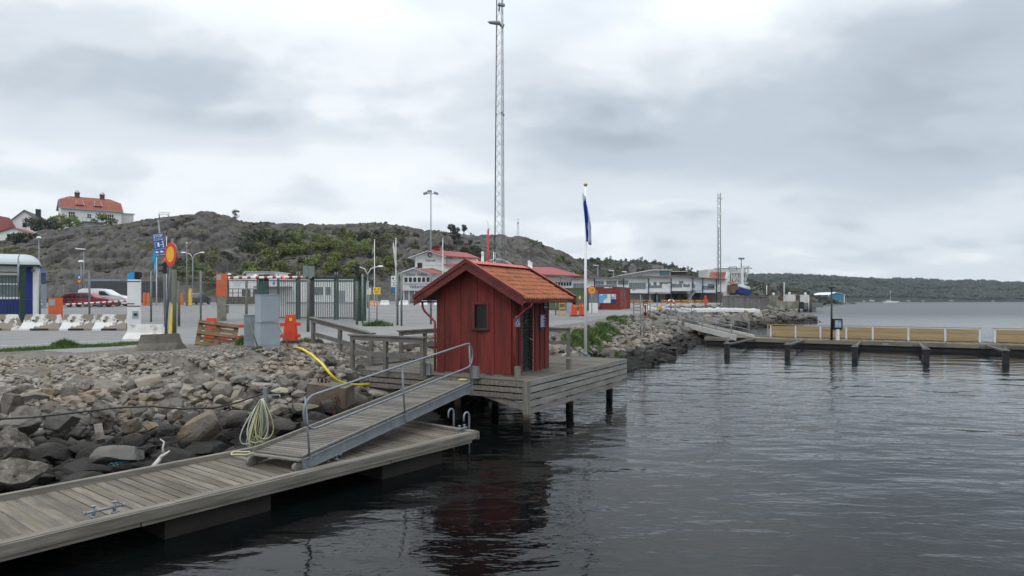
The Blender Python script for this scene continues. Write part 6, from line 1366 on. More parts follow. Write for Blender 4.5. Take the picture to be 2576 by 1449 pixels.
b=MB(); b.bx(-1.65,-1.1,-.06,-.036,hC-.13,hC-.03); b.bx(-1.,-.8,-.06,-.036,hC-.13,hC-.05); b.build('name_plate',m_white,t)
b=MB(); b.prism([(-Lc-.1,-.65,0),(-Lc-.1,-.05,0),(-Lc-.1,-.05,1.1),(-Lc-.1,-.65,.75)],(.75,0,0)); o=b.build('brown_bin',mat('brown_board',(.13,.05,.035),.7,.2,3),t)
# 20 sign
c=ctag(1489,63.); t=thing('speed_sign','round yellow 20 speed sign with red rim left of the red container','sign',tuple(c)); zc_=ZV(730,63.)-c.z; b=MB(); b.tube([(0,.05,0),(0,.05,zc_+.3)],.04,8); b.build('post',m_steel,t)
b=MB(); b.tube([(0,0,zc_),(0,.03,zc_)],.385,28,sm=False); b.build('red_rim',mat('sign_red2',(.55,.03,.02),.5),t); b=MB(); b.tube([(0,-.01,zc_),(0,-.002,zc_)],.31,28,sm=False); b.build('yellow_face',mat('sign_yellow2',(.75,.36,.02),.5),t)
text('20',.42,m_textk,t,onwall(0,-.018,zc_),'number')
c=ctag(1480,62.); t=thing('hoarding','low white hoarding with a dark window left of the red container','hoarding',tuple(ctag(1491,64.5))); b=MB(); b.bx(-.35,.5,0,.1,0,.95); b.build('lower_panel',m_white,t); b=MB(); b.bx(-.35,.5,0,.1,.97,2.2); b.build('upper_panel',m_glassg,t)
c=ctag(1426,76); t=thing('green_container','green shipping container half hidden behind the flagpole','container',tuple(ctag(1449,70)),0); b=MB(); b.bx(-3.1,1.35,0,2.4,0.05,2.35)
for i in range(22): b.bx(-3.0+i*.2,-2.9+i*.2,-.03,0,.15,2.2)
b.build('body',mat('container_green',(.075,.10,.055),.7,.15,1.5),t); b=MB(); b.bx(-3.12,1.37,-.04,0,2.25,2.4); b.bx(-3.12,1.37,-.04,0,0,.12); b.bx(1.28,1.38,-.045,0,.1,2.3); b.build('frame',mat('container_green_frame',(.06,.085,.045),.7),t); b=MB(); b.bx(.3,.5,-.05,-.03,1.2,1.55); b.build('yellow_label',m_yellow,t)
# orange posts
for u,Y,s,lab in ((1444,55.,1.08,'orange barrier post nearest the shed of the two with a striped plank'),(1464,57.,1.08,'orange barrier post just left of the white flagpole')): barrier_post('barrier_post',lab,ctag(u,Y),R(8),s,'orange barrier posts by the yard fence')
a=ctag(1446,55)+V((.1,0,.85)); c=ctag(1463,57)+V((-.1,0,.85)); b=MB(); b.beam(a,c,.03,.1); o=b.build('striped_plank',mat('striped_plank',(.65,.22,.03),.6,.4,12),None,loc=tuple(a)); tag(o,'short yellow and red striped plank joining two orange barrier posts','plank')
c=ctag(1420,58); b=MB(); b.box((-.45,0,.62),(.07,.05,1.25)); b.box((0.05,0,.62),(.07,.05,1.25)); b.box((-.2,0,1.1),(.5,.03,.22)); b.box((-.2,0,.6),(.5,.03,.2)); b.box((-.2,0,.04),(.8,.5,.08)); o=b.build('folding_barrier',mat('faded_orange_yellow',(.45,.22,.05),.8,.4,5),None); o.location=c; tag(o,'faded orange and yellow folding barrier beside a grey panel','barrier')
c=ctag(1436,59); b=MB(); b.box((0,0,.6),(.75,.04,1.1)); b.box((0,0,1.17),(.8,.07,.05)); o=b.build('grey_panel',m_grey,None); o.location=c; tag(o,'plain light grey panel between folding barrier and orange post','panel')
c=P(1570,789,1.9); c.z=hz(c.x,c.y); t=thing('traffic_drum','leaning red marker drum with an orange top at the head of the rock bank','marker',tuple(c)); t.rotation_euler=(0,R(7),0); b=MB(); b.box((0,0,.48),(.52,.3,.96),taper=.8); b.build('body',m_redor,t); b=MB(); b.box((.0,-.14,.78),(.34,.06,.1)); b.box((0,0,.98),(.42,.26,.05)); b.build('label_band',m_orange,t)
# ================================================================ SECOND GANGWAY, SIGNS NEAR IT
ga=P(1624,792,1.95); gb=P(1851,849,.62); d=(gb-ga); Lg=d.length; dn=d.normalized(); sd=V((-dn.y,dn.x,0)).normalized()*-1; sd=sd if sd.x<0 else -sd
sd=V((.87,.49,0)) if False else V((-dn.y,dn.x,0)).normalized(); sd=sd if sd.y>0 else -sd
t=thing('gangway','long light grey gangway from the rock bank down to the far pontoon','gangway',tuple(ga)); 
b=MB(); n=80
for i in range(n):
    p=ga+d*(i/n); q=ga+d*((i+.9)/n); b.add([p,q,q+sd*1.5,p+sd*1.5,p-V((0,0,.04)),q-V((0,0,.04)),q+sd*1.5-V((0,0,.04)),p+sd*1.5-V((0,0,.04))],[(0,1,2,3),(7,6,5,4),(0,4,5,1),(1,5,6,2),(2,6,7,3),(3,7,4,0)])
b.build('deck',m_deck,t,True)
m_alu=mat('pale_aluminium',(.42,.42,.40),.6,.12,3)
for o_ in (0,1.5): b=MB(); b.beam(ga+sd*o_+V((0,0,-.02)),gb+sd*o_+V((0,0,-.02)),.1,.42); b.build('side_beam',m_alu,t,True)
for o_ in (0,1.5):
    b=MB(); 
    for h_ in (.5,1.05): b.tube([ga+sd*o_+d*.02+V((0,0,h_)),ga+sd*o_+d*.97+V((0,0,h_))],.028,6)
    for e,s in ((.02,-1),(.97,1)): b.tube([ga+sd*o_+d*e+V((0,0,.5))]+[ga+sd*o_+d*e+dn*(s*.3*math.sin(a))+V((0,0,.775-.275*math.cos(a))) for a in np.linspace(0,math.pi,7)],.028,6)
    b.build('handrail',m_steel,t,True)
    for k in range(8): p=ga+sd*o_+d*(.03+k*.133); b=MB(); b.tube([p-V((0,0,.1)),p+V((0,0,1.05))],.028,6); b.build('rail_post',m_steel,t,True)
b=MB()
for k in (.33,.5,.66): p=ga+d*k; b.box(p-V((0,.08,.34)),(.12,.06,.34))
b.build('rusty_bracket',mat('rusty_orange',(.28,.11,.03),.9,.3,5),t,True)
# no anchoring sign
Ya=43.; c=ctag(1615,Ya); p0=D(1612,858,Ya); t=thing('no_anchoring_sign','red rimmed white sign with a crossed out anchor on two posts in the rocks','sign',(c.x,Ya,p0.z-.2))
b=MB(); b.tube([p0-V((0,0,.3)),D(1611,742,Ya)],.035,8); b.tube([D(1620,866,Ya-.3),D(1620,760,Ya)],.035,8); b.build('post',m_steeld,t,True)
def quad(u0,u1,v0,v1,Yq,mt,nm,th=.03):
    b=MB(); a,e=D(u0,v0,Yq),D(u1,v1,Yq); b.bx(a.x,e.x,Yq-th,Yq,e.z,a.z); return b.build(nm,mt,t,True)
quad(1617,1630,762,800,Ya-.05,mat('sign_red3',(.35,.03,.03),.6),'red_rim'); quad(1618.7,1628.3,764.5,797,Ya-.085,m_white,'white_face',.01)
b=MB(); Yq=Ya-.1; b.tube([D(1623.5,770,Yq),D(1623.5,793,Yq)],.045,6); b.tube([D(1620.3,786,Yq),D(1621,792,Yq),D(1623.5,795,Yq),D(1626,792,Yq),D(1626.8,786,Yq)],.04,6); b.beam(D(1621,774,Yq),D(1626,774,Yq),.02,.06,(0,1,0)); b.tube([D(1623.5+1.6*math.cos(a),769+1.8*math.sin(a),Yq) for a in np.linspace(0,6.28,10)],.02,5,cap=False); b.build('anchor_symbol',m_textk,t,True)
b=MB(); b.beam(D(1619,765,Yq-.03),D(1628,797,Yq-.03),.02,.06,(0,1,0)); b.build('red_bar',mat('bar_red',(.4,.03,.03),.6),t,True)
quad(1617.5,1629.5,757,760,Ya-.05,m_black,'lamp_hood')
b=MB(); b.tube([D(1572,866,41.),D(1614,815,42.6)],.05,6); o=b.build('brace_tube',m_steeld,None,loc=tuple(D(1572,866,41.))); tag(o,'thick dark brace tube slanting down from the anchor sign posts','tube')
for k,(u,Yq,vt,lab) in enumerate(((1601,62,760,'left post of a short grey ladder like rack beside the container'),(1606,62,757,'right post of a short grey ladder like rack beside the container'))): pass
c=ctag(1602,62); t=thing('bank_railing','grey ladder like railing end at the head of the second gangway','railing',tuple(c)); b=MB()
for x in (-.3,.35): b.beam((x,0,0),(x,0,ZV(760,62)-c.z),.09,.09)
b.build('post',m_steeld,t); b=MB()
for z in (.3,.6,.9): b.beam((-.3,0,z),(.35,0,z),.06,.08)
b.beam((-.5,0,ZV(760,62)-c.z),(.55,0,ZV(760,62)-c.z),.16,.06); b.build('rungs',m_steeld,t)
for u,Y,vt,lab in ((1653,70,742,'thin steel post behind the second gangway, next to the life ring'),(1699,74,757,'thin steel post on the breakwater behind the second gangway'),(1740,77,772,'short thin steel post in the middle of the breakwater'),(1635,58,742,'taller thin steel post at the head of the second gangway')):
    X=(u-CX)/F*Y; z=hz(X,Y); b=MB(); b.tube([(0,0,-.1),(0,0,ZV(vt,Y)-z)],.045,6); b.box((0,0,ZV(vt,Y)-z),(.1,.1,.05)); o=b.build('steel_post',m_steeld,None); o.location=(X,Y,z); tag(o,lab,'post','thin steel posts on the breakwater')
Yr=72.; c=ctag(1688,Yr); t=thing('life_ring','red and white life ring on a post by the ferry lanes','life ring',tuple(c)); ce=D(1688,762,Yr)-c; b=MB(); b.tube([(0,.1,0),(0,.1,ce.z+.4)],.045,6); b.build('post',m_steeld,t)
for j,(mt,nm) in enumerate(((m_white,'white_section'),(mat('ring_red',(.5,.03,.03),.6),'red_section'))):
    b=MB()
    for k in range(4):
        a0=k*math.pi/2+j*math.pi/4+.3; b.tube([ce+V((.33*math.cos(a),0,.33*math.sin(a))) for a in np.linspace(a0,a0+math.pi/4,6)],.085,8)
    b.build(nm,mt,t)
sign('yellow_notice','small yellow notice board by the second gangway',1653,770,1666,777,66,mat('notice_yellow2',(.60,.38,.02),.6),[(.2,.8,.35,.5)],m_textk)
# white covered edge along the bank
b=MB(); vs=[]; pth=[(1628,775),(1660,777),(1700,777.5),(1740,778),(1780,777.5),(1820,776.5),(1860,777.5),(1900,778.5),(1912,781)]
Ys_=[68,73,77.5,82,85,88,91,94,95.5]; base=[D(u,v+2.5,Y_) for (u,v),Y_ in zip(pth,Ys_)]; pts=[]
for a,c in zip(base[:-1],base[1:]): pts+=[a.lerp(c,k/8) for k in range(8)]
pts.append(base[-1]); n=7
for i,p in enumerate(pts):
    w=.55+.18*noise.noise(V((i*.35,0,0))); h_=.50+.16*noise.noise(V((i*.5,5,0))); 
    if i in (0,len(pts)-1): h_*=.3
    for k in range(n): a=math.pi*k/(n-1); vs.append((p.x-math.cos(a)*w*.5,p.y-math.cos(a)*w*.8,p.z-.25+math.sin(a)*(h_+.05*noise.noise(V((i*1.3,k,3))))))
b.add(vs,[(i*n+k,(i+1)*n+k,(i+1)*n+k+1,i*n+k+1) for i in range(len(pts)-1) for k in range(n-1)],True); o=b.build('white_tarpaulin',mat('tarpaulin',(.60,.60,.59),.6,.1,2,.3,4),None,loc=tuple(base[4])); tag(o,'long white tarpaulin roll along the edge of the ferry lanes','tarpaulin')
# timber wall
wa=D(1817,779,94); wb_=D(1914,779,100); we=D(1930,778,106); zt_=ZV(746,97)
t=thing('timber_wall','tall grey timber wall at the end of the ferry lanes','wall',(wa.x,wa.y,1.8)); b=MB()
for p,q in ((wa,wb_),(wb_,we)):
    L_=(q-p).length; n=int(L_/.15)
    for i in range(n): a=p.lerp(q,i/n); c=p.lerp(q,(i+.95)/n); b.beam(V((*((a+c)/2).xy,1.6)),V((*((a+c)/2).xy,zt_+ru(-.01,.01))),(c-a).length,.05+.02*(i%2),(0,1,0))
b.build('boards',mat('grey_wall_boards',(.17,.165,.16),.9,.2,2,isl=.22),t,True); b=MB(); b.beam(V((wa.x-.1,wa.y,zt_+.05)),V((wb_.x+.1,wb_.y,zt_+.05)),.25,.1); b.beam(V((wb_.x,wb_.y,zt_+.052)),V((we.x,we.y,zt_+.052)),.25,.1); b.build('cap',m_beamz,t,True)
# ================================================================ FAR PONTOON
m_plate=mat('plate_blue',(.22,.30,.45),.6,.3,9)
p0=P(1777,849,.5); th=R(-29.4); fx=V((math.cos(th),math.sin(th),0)); fy=V((-fx.y,fx.x,0))
O_=V((19.2,50.2,0)); O_=P(1930,854,.5); O_.z=0
t=thing('far_pontoon','long grey plank pontoon across the water at right','pontoon',tuple(O_),th); WF=3.9; x0,x1=-4.6,26.
b=MB(); n=int((x1-x0)/.16)
for i in range(n): x=x0+i*.16; b.bx(x,x+.148,.1,WF-.1,.46,.5)
b.build('deck',m_deckx,t)
b=MB(); b.bx(x0,x1,-.02,.11,.44,.58); b.bx(x0,x1,WF-.1,WF,.44,.56); b.bx(x0,x1,-.06,-.02,.30,.52); b.bx(x0-.06,x0,-.06,WF,.3,.56); b.build('edge_board',mat('pale_edge_board',(.17,.15,.115),.9,.35,.6,.2,14,stretch=(.6,4,4),c2=(.09,.08,.065),s2=.7,t2=.56),t)
b=MB(); b.bx(x0+.1,x1,.05,WF-.05,-.5,.29); b.build('float',mat('black_float',(.012,.012,.012),.8,.3,2),t)
b=MB()
for x in (-2.9,2.,7.6,13.6,20.): b=MB(); b.bx(x,x+.34,-.075,-.061,.37,.46); b.build('number_plate',m_plate,t)
m_dkst=mat('dark_steel_boom',(.07,.075,.075),.6,.25,5,.05,60,metal=.2)
# mooring arms
for k,(u,v) in enumerate(((1829,893),(1981,896),(2150,903),(2330,910.6),(2530,915))):
    tp=P(u,v,0); l=tp-O_; lx=l.dot(fx); ly=l.dot(fy); a=thing('mooring_boom',['first','second','third','fourth','fifth'][k]+' mooring boom from the left along the far pontoon','mooring boom',tuple(O_+fx*lx),th,'mooring booms along the far pontoon')
    b=MB()
    b.beam((0,-.05,.50),(0,ly+.1,.66),.16,.10); b.beam((-.35,-.05,.42),(0,ly*.5,.55),.06,.06); b.build('beam',m_dkst,a)
    b=MB(); b.box((0,ly,.22),(.30,.30,.95)); b.build('float',m_black,a); b=MB(); b.prism([(-.2,ly-.2,.70),(.2,ly-.2,.70),(.2,ly+.2,.70),(-.2,ly+.2,.70)],(0,0,.03)); b.box((0,ly,.8),(.36,.36,.15),taper=.25); b.build('cap',m_dkst,a)
# pine fence on it
ff=[1939,2001.5,2064,2129,2195.6,2285,2378,2464.5]; yb_=WF-.35
def fxu(u,yl): k=(u-CX)/F; o=O_+fy*yl; return (k*o.y-o.x)/(fx.x-k*fx.y)
ft_=thing('pine_board_fence','fresh yellow pine board fence along the far pontoon','fence',tuple(O_+fx*fxu(1930,yb_)+fy*yb_),th,'pine board fences on the far pontoon'); xo=fxu(1930,yb_)
def pfence(tt,xs_,xo,openfirst=False):
    for i,(a,c) in enumerate(zip(xs_[:-1],xs_[1:])):
        b=MB(); z=.56
        for k in range(7): o2=ru(-.004,.004); b.bx(a-xo+.07,c-xo-.07,-.02+o2,.015+o2,z,z+.113); z+=.12
        b.build('board_panel',m_pine,tt)
    for x in xs_: b=MB(); b.bx(x-xo-.05,x-xo+.05,-.06,.04,.5,1.48); b.build('post',mat('galvanised_post',(.50,.56,.60),.5,.1,3,metal=.1),tt) if False else b.build('post',m_galv,tt)
    b=MB(); b.bx(xs_[0]-xo-.15,xs_[-1]-xo+.12,-.09,.09,1.485,1.53); b.build('top_rail',m_pine,tt)
m_galv=mat('galvanised_post',(.50,.56,.60),.5,.1,3,metal=.1)
pfence(ft_,[fxu(u,yb_) for u in ff],xo)
b=MB(); b.bx(0,.1,-.03,.05,.5,1.53); b.bx(.1,.42,-.03,.05,1.45,1.53); b.build('wooden_end_post',m_pine,ft_)
x_=fxu(2503,yb_); t2=thing('pine_board_fence','second stretch of pine board fence starting near the right picture edge','fence',tuple(O_+fx*x_+fy*yb_),th,'pine board fences on the far pontoon'); pfence(t2,[x_,x_+2.6,x_+5.2,x_+7.8],x_)
# lamp post and info stand on it
xl=fxu(2092,.9); p=O_+fx*xl+fy*.9; t=thing('pontoon_lamp','slim black lamp post on the far pontoon','street lamp',(p.x,p.y,.5)); h_=ZV(725,p.y)-.5; b=MB(); b.tube([(0,0,0),(0,0,h_*.4),(0,0,h_)],[.09,.07,.055],10); b.build('pole',m_black,t); b=MB(); b.tube([(0,0,h_),(0,0,h_+.06)],[.2,.24],12); b.tube([(0,0,h_+.06),(0,0,h_+.12)],[.24,.04],12); b.build('lamp_head',m_black,t)
xl=fxu(2107,1.); p=O_+fx*xl+fy*1.; t=thing('info_stand','black framed info board on a white pillar beside the pontoon lamp','info stand',(p.x,p.y,.5)); b=MB(); b.box((0,0,.45),(.22,.14,.9)); b.build('pillar',m_concl,t); b=MB(); b.box((0,0,1.22),(.66,.16,.76)); b.tube([(-.33,0,.86),(.33,0,.86)],.08,8); b.build('frame',m_black,t); b=MB(); b.bx(-.24,.24,-.09,-.081,.94,1.5); sc=b.build('board',mat('info_blue',(.13,.19,.28),.4,.1,3),t); b=MB()
for k in range(5): b.bx(-.19,-.02 if k else .19,-.094,-.0915,1.42-k*.09,1.45-k*.09); b.bx(.03,.19,-.094,-.0915,1.42-k*.09,1.45-k*.09)
b.build('board_text',m_textw,sc)
# ================================================================ FERRY TERMINAL WALKWAY
Yt=140.; gt=zg(30,Yt); cx=(1476-CX)/F*Yt
t=thing('ferry_terminal','long white raised terminal walkway with stepped roof and dark windows','building',(cx,Yt,gt)); X=lambda u,Yq=Yt:(u-CX)/F*Yq-cx; Z=lambda v,Yq=Yt:ZV(v,Yq)-gt
bay=[(1440,1494,703,701),(1494,1566.5,699,701.5),(1566.5,1629,697.5,700),(1629,1686,696.5,699),(1686,1739,695,697.5),(1739,1764,699,700.5),(1764,1799,700.5,702.5),(1799,1826,702.5,704)]
flo=[737,737,737,735,732,730,736,734]
b=MB(); rb=MB()
for (u0,u1,v0,v1),vf in zip(bay,flo):
    b.prism([(X(u0),0,Z(vf)),(X(u1)-.02,0,Z(vf)),(X(u1)-.02,0,Z(v1)),(X(u0),0,Z(v0))],(0,9,0))
    rb.prism([(X(u0-1),-.9,Z(v0)+.02),(X(u1-3),-.9,Z(v1)+.02),(X(u1),-.9,Z(v1-1)+.02),(X(u1),-.9,Z(v1-2)+.02),(X(u1-3),-.9,Z(v1)+.2),(X(u0-1),-.9,Z(v0)+.2)],(0,10,0))
b.build('wall',m_white,t); rb.build('roof',mat('terminal_roof_edge',(.16,.14,.13),.7,.1,2),t)
m_nvd=mat('dark_navy_column',(.012,.02,.05),.6,.1,2)
m_gl2=mat('terminal_glass',(.16,.18,.19),.25,.35,1.2,stretch=(3,1,.3))
for (u0,u1,v0,v1) in ((1496,1519,707,716),(1525,1551,706.5,716),(1555,1580,706,716),(1497,1552,717,727),(1582,1624,711,727),(1630,1665,712,724.5),(1641,1688,709.5,714),(1700,1719,707,713),(1690,1716,713.5,723),(1719,1735,714,722),(1740,1748,712.5,724),(1765,1797,719,729),(1780,1797,714,725),(1441,1474,713,724),(1590,1598,728,730)): 
    b=MB(); b.bx(X(u0),X(u1),-.06,-.003,Z(v1),Z(v0)); w_=b.build('window_band',m_gl2,t); 
    if u1-u0>12:
        b=MB()
        for k in range(int((u1-u0)/6)): xx=X(u0+3+k*6); b.bx(xx-.05,xx+.05,-.1,-.062,Z(v1),Z(v0))
        b.build('mullions',m_steel,w_)
b=MB(); b.bx(X(1747),X(1796),-.05,-.003,Z(736),Z(711)); b.build('pale_panel',mat('pale_blue_panel',(.50,.58,.64),.7,.05,1),t)
for u in (1494,1567,1629.5,1686,1740,1765,1799): b=MB(); b.bx(X(u)-.10,X(u)+.10,-.95,-.75,0,Z(700)); b.build('column',m_nvd,t)
for u in (1660,1700,1716): b=MB(); b.bx(X(u)-.2,X(u)+.2,3,3.4,0,Z(737)); b.build('column',m_navy,t)
for u,v in ((1640,714),(1655,714),(1704,711),(1727,712),(1748,712),(1628,718),(1683,717)): 
    b=MB(); b.bx(X(u)-.28,X(u)+.28,-.14,-.101,Z(v)-.32,Z(v)+.32); p_=b.build('lane_number',m_white,t)
b=MB(); b.bx(X(1696),X(1745),4,9,0.0,Z(738)); b.build('brown_back_wall',mat('brown_cladding',(.09,.05,.04),.8,.5,2,stretch=(2,1,.3)),t); b=MB(); b.bx(X(1766),X(1826),2,8,0,Z(737)); b.build('timber_back_wall',mat('timber_cladding',(.15,.12,.10),.8,.3,2,stretch=(3,1,.3)),t)
b=MB(); b.bx(X(1582),X(1622),1.5,1.7,0,Z(738)); b.build('glass_screen',m_gl2,t); b=MB(); b.bx(X(1628),X(1684),4,4.2,0,Z(738)); b.build('glass_screen',m_gl2,t)
for s in (0,1.2):
    b=MB(); b.beam((X(1712)+.6,-2.-s,.2),(X(1735)+.3,-2.-s,Z(732)),.12,.25); b.beam((X(1712)+.6,-2.-s,1.3),(X(1735)+.3,-2.-s,Z(732)+1.1),.06,.06); b.build('stair_string',m_steel,t)
b=MB()
for k in range(16): a=k/16; b.box((X(1712)+.6+a*(X(1735)-X(1712)),-2.6,.3+a*(Z(732)-.2)),(.28,1.2,.05))
b.bx(X(1735),X(1756),-3.2,-1.,Z(733),Z(732)); b.build('stair_treads',m_steeld,t)
b=MB()
for u in (1738,1743,1748,1753): b.tube([(X(u),-3.2,Z(732)),(X(u),-3.2,Z(732)+1.1)],.04,5)
b.tube([(X(1736),-3.2,Z(732)+1.1),(X(1756),-3.2,Z(732)+1.1)],.04,5); b.build('landing_rail',m_steel,t)
# hall with a sloping roof behind
Yh=165.; t=thing('sloping_roof_hall','grey metal hall with a rising white roof edge behind the terminal','building',((1610-CX)/F*Yh,Yh,3)); cx_=(1610-CX)/F*Yh; X=lambda u:(u-CX)/F*Yh-cx_; Z=lambda v:ZV(v,Yh)-3
b=MB(); b.prism([(X(1560),0,0),(X(1687),0,0),(X(1687),0,Z(680)),(X(1640),0,Z(680)),(X(1560),0,Z(694))],(0,14,0)); b.build('wall',mat('hall_sheet',(.36,.38,.38),.6,.12,1,stretch=(4,1,.2)),t)
b=MB(); b.prism([(X(1557),-1,Z(694)),(X(1640),-1,Z(680)),(X(1690),-1,Z(680)),(X(1690),-1,Z(678.5)),(X(1639),-1,Z(678.5)),(X(1557),-1,Z(692.5))],(0,16,0)); b.build('roof',m_white,t)
b=MB(); b.bx(X(1659),X(1684),-.05,0,Z(694),Z(681)); b.build('teal_glazing',mat('teal_glass',(.09,.17,.20),.2,.3,1,stretch=(3,1,.3)),t)
b=MB(); b.bx(X(1690),X(1728),1,10,0,Z(683)); b.build('dark_block',mat('dark_brown_block',(.045,.035,.04),.7,.1),t); b=MB(); b.bx(X(1688),X(1731),.4,10.5,Z(683),Z(682)); b.build('flat_roof',m_white,t)
b=MB()
for k in range(5): b.bx(X(1604+k*7.5),X(1608.5+k*7.5),-.06,0,Z(696),Z(694))
b.build('small_windows',m_black,t)
# tower and gangway gantry
Yk=150.; cx_=(1850-CX)/F*Yk; t=thing('gantry_tower','grey concrete tower with steel lattice boarding bridge and orange tiled annex','building',(cx_,Yk,2.6)); X=lambda u:(u-CX)/F*Yk-cx_; Z=lambda v:ZV(v,Yk)-2.6
b=MB(); b.bx(X(1866),X(1891),4,10,Z(755),Z(674)); m_pcw=mat('pale_concrete_wall',(.42,.42,.40),.9,.15,1); b.build('tower_wall',m_pcw,t); b=MB(); b.bx(X(1795),X(1816),5,12,Z(740),Z(675)); b.build('rear_block_wall',m_pcw,t)
b=MB(); b.bx(X(1878),X(1887),3.9,4,Z(712),Z(687)); b.bx(X(1878),X(1889),3.85,4,Z(690),Z(687)); b.build('tower_window',m_black,t); b=MB(); b.bx(X(1880),X(1885),3.8,3.89,Z(710),Z(690)); b.build('tower_panel',m_whited,t)
b=MB(); b.prism([(X(1785),0,Z(758)),(X(1829),0,Z(758)),(X(1829),0,Z(701)),(X(1785),0,Z(701))],(0,6,0)); b.prism([(X(1820),-.02,Z(758)),(X(1836),-.02,Z(758)),(X(1836),-.02,Z(684)),(X(1820),-.02,Z(701))],(0,5.9,0)); b.build('annex_wall',m_white,t)
b=MB(); b.prism([(X(1781),-.6,Z(704)),(X(1821),-.6,Z(703)),(X(1838),3.,Z(682.5)),(X(1797),3.,Z(684.5))],(0,.0,.2)); b.build('annex_roof',m_otile,t)
m_lat=mat('pale_steel_lattice',(.50,.52,.52),.6,.1,2)
b=MB()
for y in (-1,2):
    for va in (686,711): b.beam((X(1836),y,Z(va)),(X(1877),y,Z(va+1)),.3,.3)
    for k in range(6): u=1836+k*7; b.beam((X(u),y,Z(711)),(X(u),y,Z(686)),.16,.16); b.beam((X(u),y,Z(711 if k%2 else 687)),(X(u+7),y,Z(687 if k%2 else 711)),.16,.16)
b.beam((X(1797),1,Z(680)),(X(1880),1,Z(680)),.5,.6); b.build('bridge_truss',m_lat,t)
b=MB(); b.bx(X(1842),X(1873),-.9,1.9,Z(712),Z(688)); b.build('bridge_glazing',mat('greenish_glazing',(.18,.22,.20),.3,.2,1),t)
b=MB(); b.bx(X(1857),X(1861.5),-2.4,-1.6,Z(752),Z(671)); b.bx(X(1857),X(1876),-2.3,-1.7,Z(674),Z(671)); b.bx(X(1873),X(1876),-2.3,-1.7,Z(690),Z(671)); b.build('white_gantry',m_white,t)
b=MB(); b.beam((X(1834),0,Z(679)),(X(1834),0,Z(672)),.15,.15); b.beam((X(1853),0,Z(679)),(X(1853),0,Z(672)),.15,.15); b.beam((X(1834),0,Z(672)),(X(1853),0,Z(671.5)),.2,.2); b.beam((X(1795),-.2,Z(676.5)),(X(1891),-.2,Z(675)),.12,.2); b.build('roof_rail',m_steeld,t)
b=MB(); b.tube([(X(1865),0,Z(672)),(X(1865),0,Z(652))],.1,6); b.box((X(1865),0,Z(650.5)),(1.2,.6,.4)); b.build('roof_mast',m_steel,t)
# blue covered boarding ramp
b=MB(); p,q=V((X(1842),-3,Z(729))),V((X(1872),-3,Z(738))); b.beam(p,q,2.4,1.3); b.bx(X(1835),X(1846),-4,0,Z(742),Z(733)); b.build('blue_ramp',mat('ramp_blue',(.012,.025,.13),.6,.15,2),t)
b=MB(); b.tube([p+V((0,0,.5)),q+V((0,0,.7))],.8,14); b.build('tube_roof',m_cur,t)
b=MB(); b.bx(X(1826),X(1838),-4,-1,Z(738),Z(717)); b.build('brown_cabin',mat('brown_cabin',(.14,.09,.065),.8,.2,2),t); b=MB(); b.prism([(X(1824.5),-4.2,Z(717)),(X(1840),-4.2,Z(717)),(X(1841),-1,Z(710)),(X(1827),-1,Z(710))],(0,0,.15)); b.build('cabin_roof',m_otile,t)
b=MB()
for u in (1831,1845,1852,1860,1868,1876): b.beam((X(u),-3,Z(758)),(X(u)+(.6 if u%2 else -.3),-3,Z(739)),.28,.28)
b.bx(X(1830),X(1892),-1,3,Z(760),Z(748)); b.build('ramp_legs',m_lat,t); b=MB(); b.bx(X(1814),X(1816.5),-.05,0,Z(752),Z(741)) if False else b.bx(X(1806),X(1812),-.06,-.0,Z(750),Z(728)); b.build('dark_door',m_black,t)
b=MB(); b.bx(X(1838),X(1896),-4.3,-4.,Z(751.5),Z(748.5)); b.build('blue_rail',m_navy,t)
# orange white barriers on the ferry lanes
mob=mat('orange_yellow_barrier',(.34,.18,.06),.7,.45,1.2,stretch=(2,1,1))
for k in range(12):
    u=1584+k*17.2
    if k==4: continue
    c=ctag(u,118); t=thing('lane_barrier','low orange and yellow barrier in the row under the terminal','barrier',tuple(c),0,'orange and yellow lane barriers in a row'); b=MB(); b.box((0,0,.55),(1.05,.06,.28)); b.box((0,0,.22),(1.0,.05,.16))
    for s in (-.45,.45): b.box((s,0,.35),(.07,.1,.7)); b.box((s,0,.04),(.12,.5,.08))
    b.build('frame',mob,t)
c=ctag(1775,108); b=MB(); b.box((0,0,.5),(.35,.4,1.),taper=.8); b.ball((0,0,1.25),.2,8); b.box((0,0,1.1),(.5,.12,.1)); o=b.build('lane_post',m_redor,None); o.location=c; tag(o,'red marker post by the slanting end of the ferry lanes','marker post')
# ================================================================ BERTH, FAR SHORE
tb=thing('berth_pier','concrete ferry berth block on a slanting leg with black fender','pier',tuple(D(1945,792,152)))
b=MB(); a=D(1945,777,152); c=D(2000,758,152); b.bx(a.x,c.x,150,157,a.z,c.z); b.build('concrete_deck',mat('mossy_concrete',(.22,.23,.17),.9,.25,.6,c2=(.13,.13,.10),s2=.4),tb,True)
b=MB(); a=D(2000,777,152); c=D(2014,758,152); b.bx(a.x+.02,c.x-.2,149.8,157,a.z,c.z-.1); b.build('fender',m_black,tb,True)
b=MB(); b.prism([D(1970,777.5,151.5),D(1986,777.5,151.5),D(1992,793,151.5),D(1978,793,151.5)],(0,3,0)); b.prism([D(1948,777.5,153),D(1966,777.5,153),D(1966,795,153),D(1955,795,153)],(0,3,0)); b.build('leg',m_conc,tb,True)
b=MB(); b.bx(D(1930,0,170).x,D(1951,0,170).x,168,175,.5,ZV(764,170)); b.build('side_pier',m_conc,tb,True)
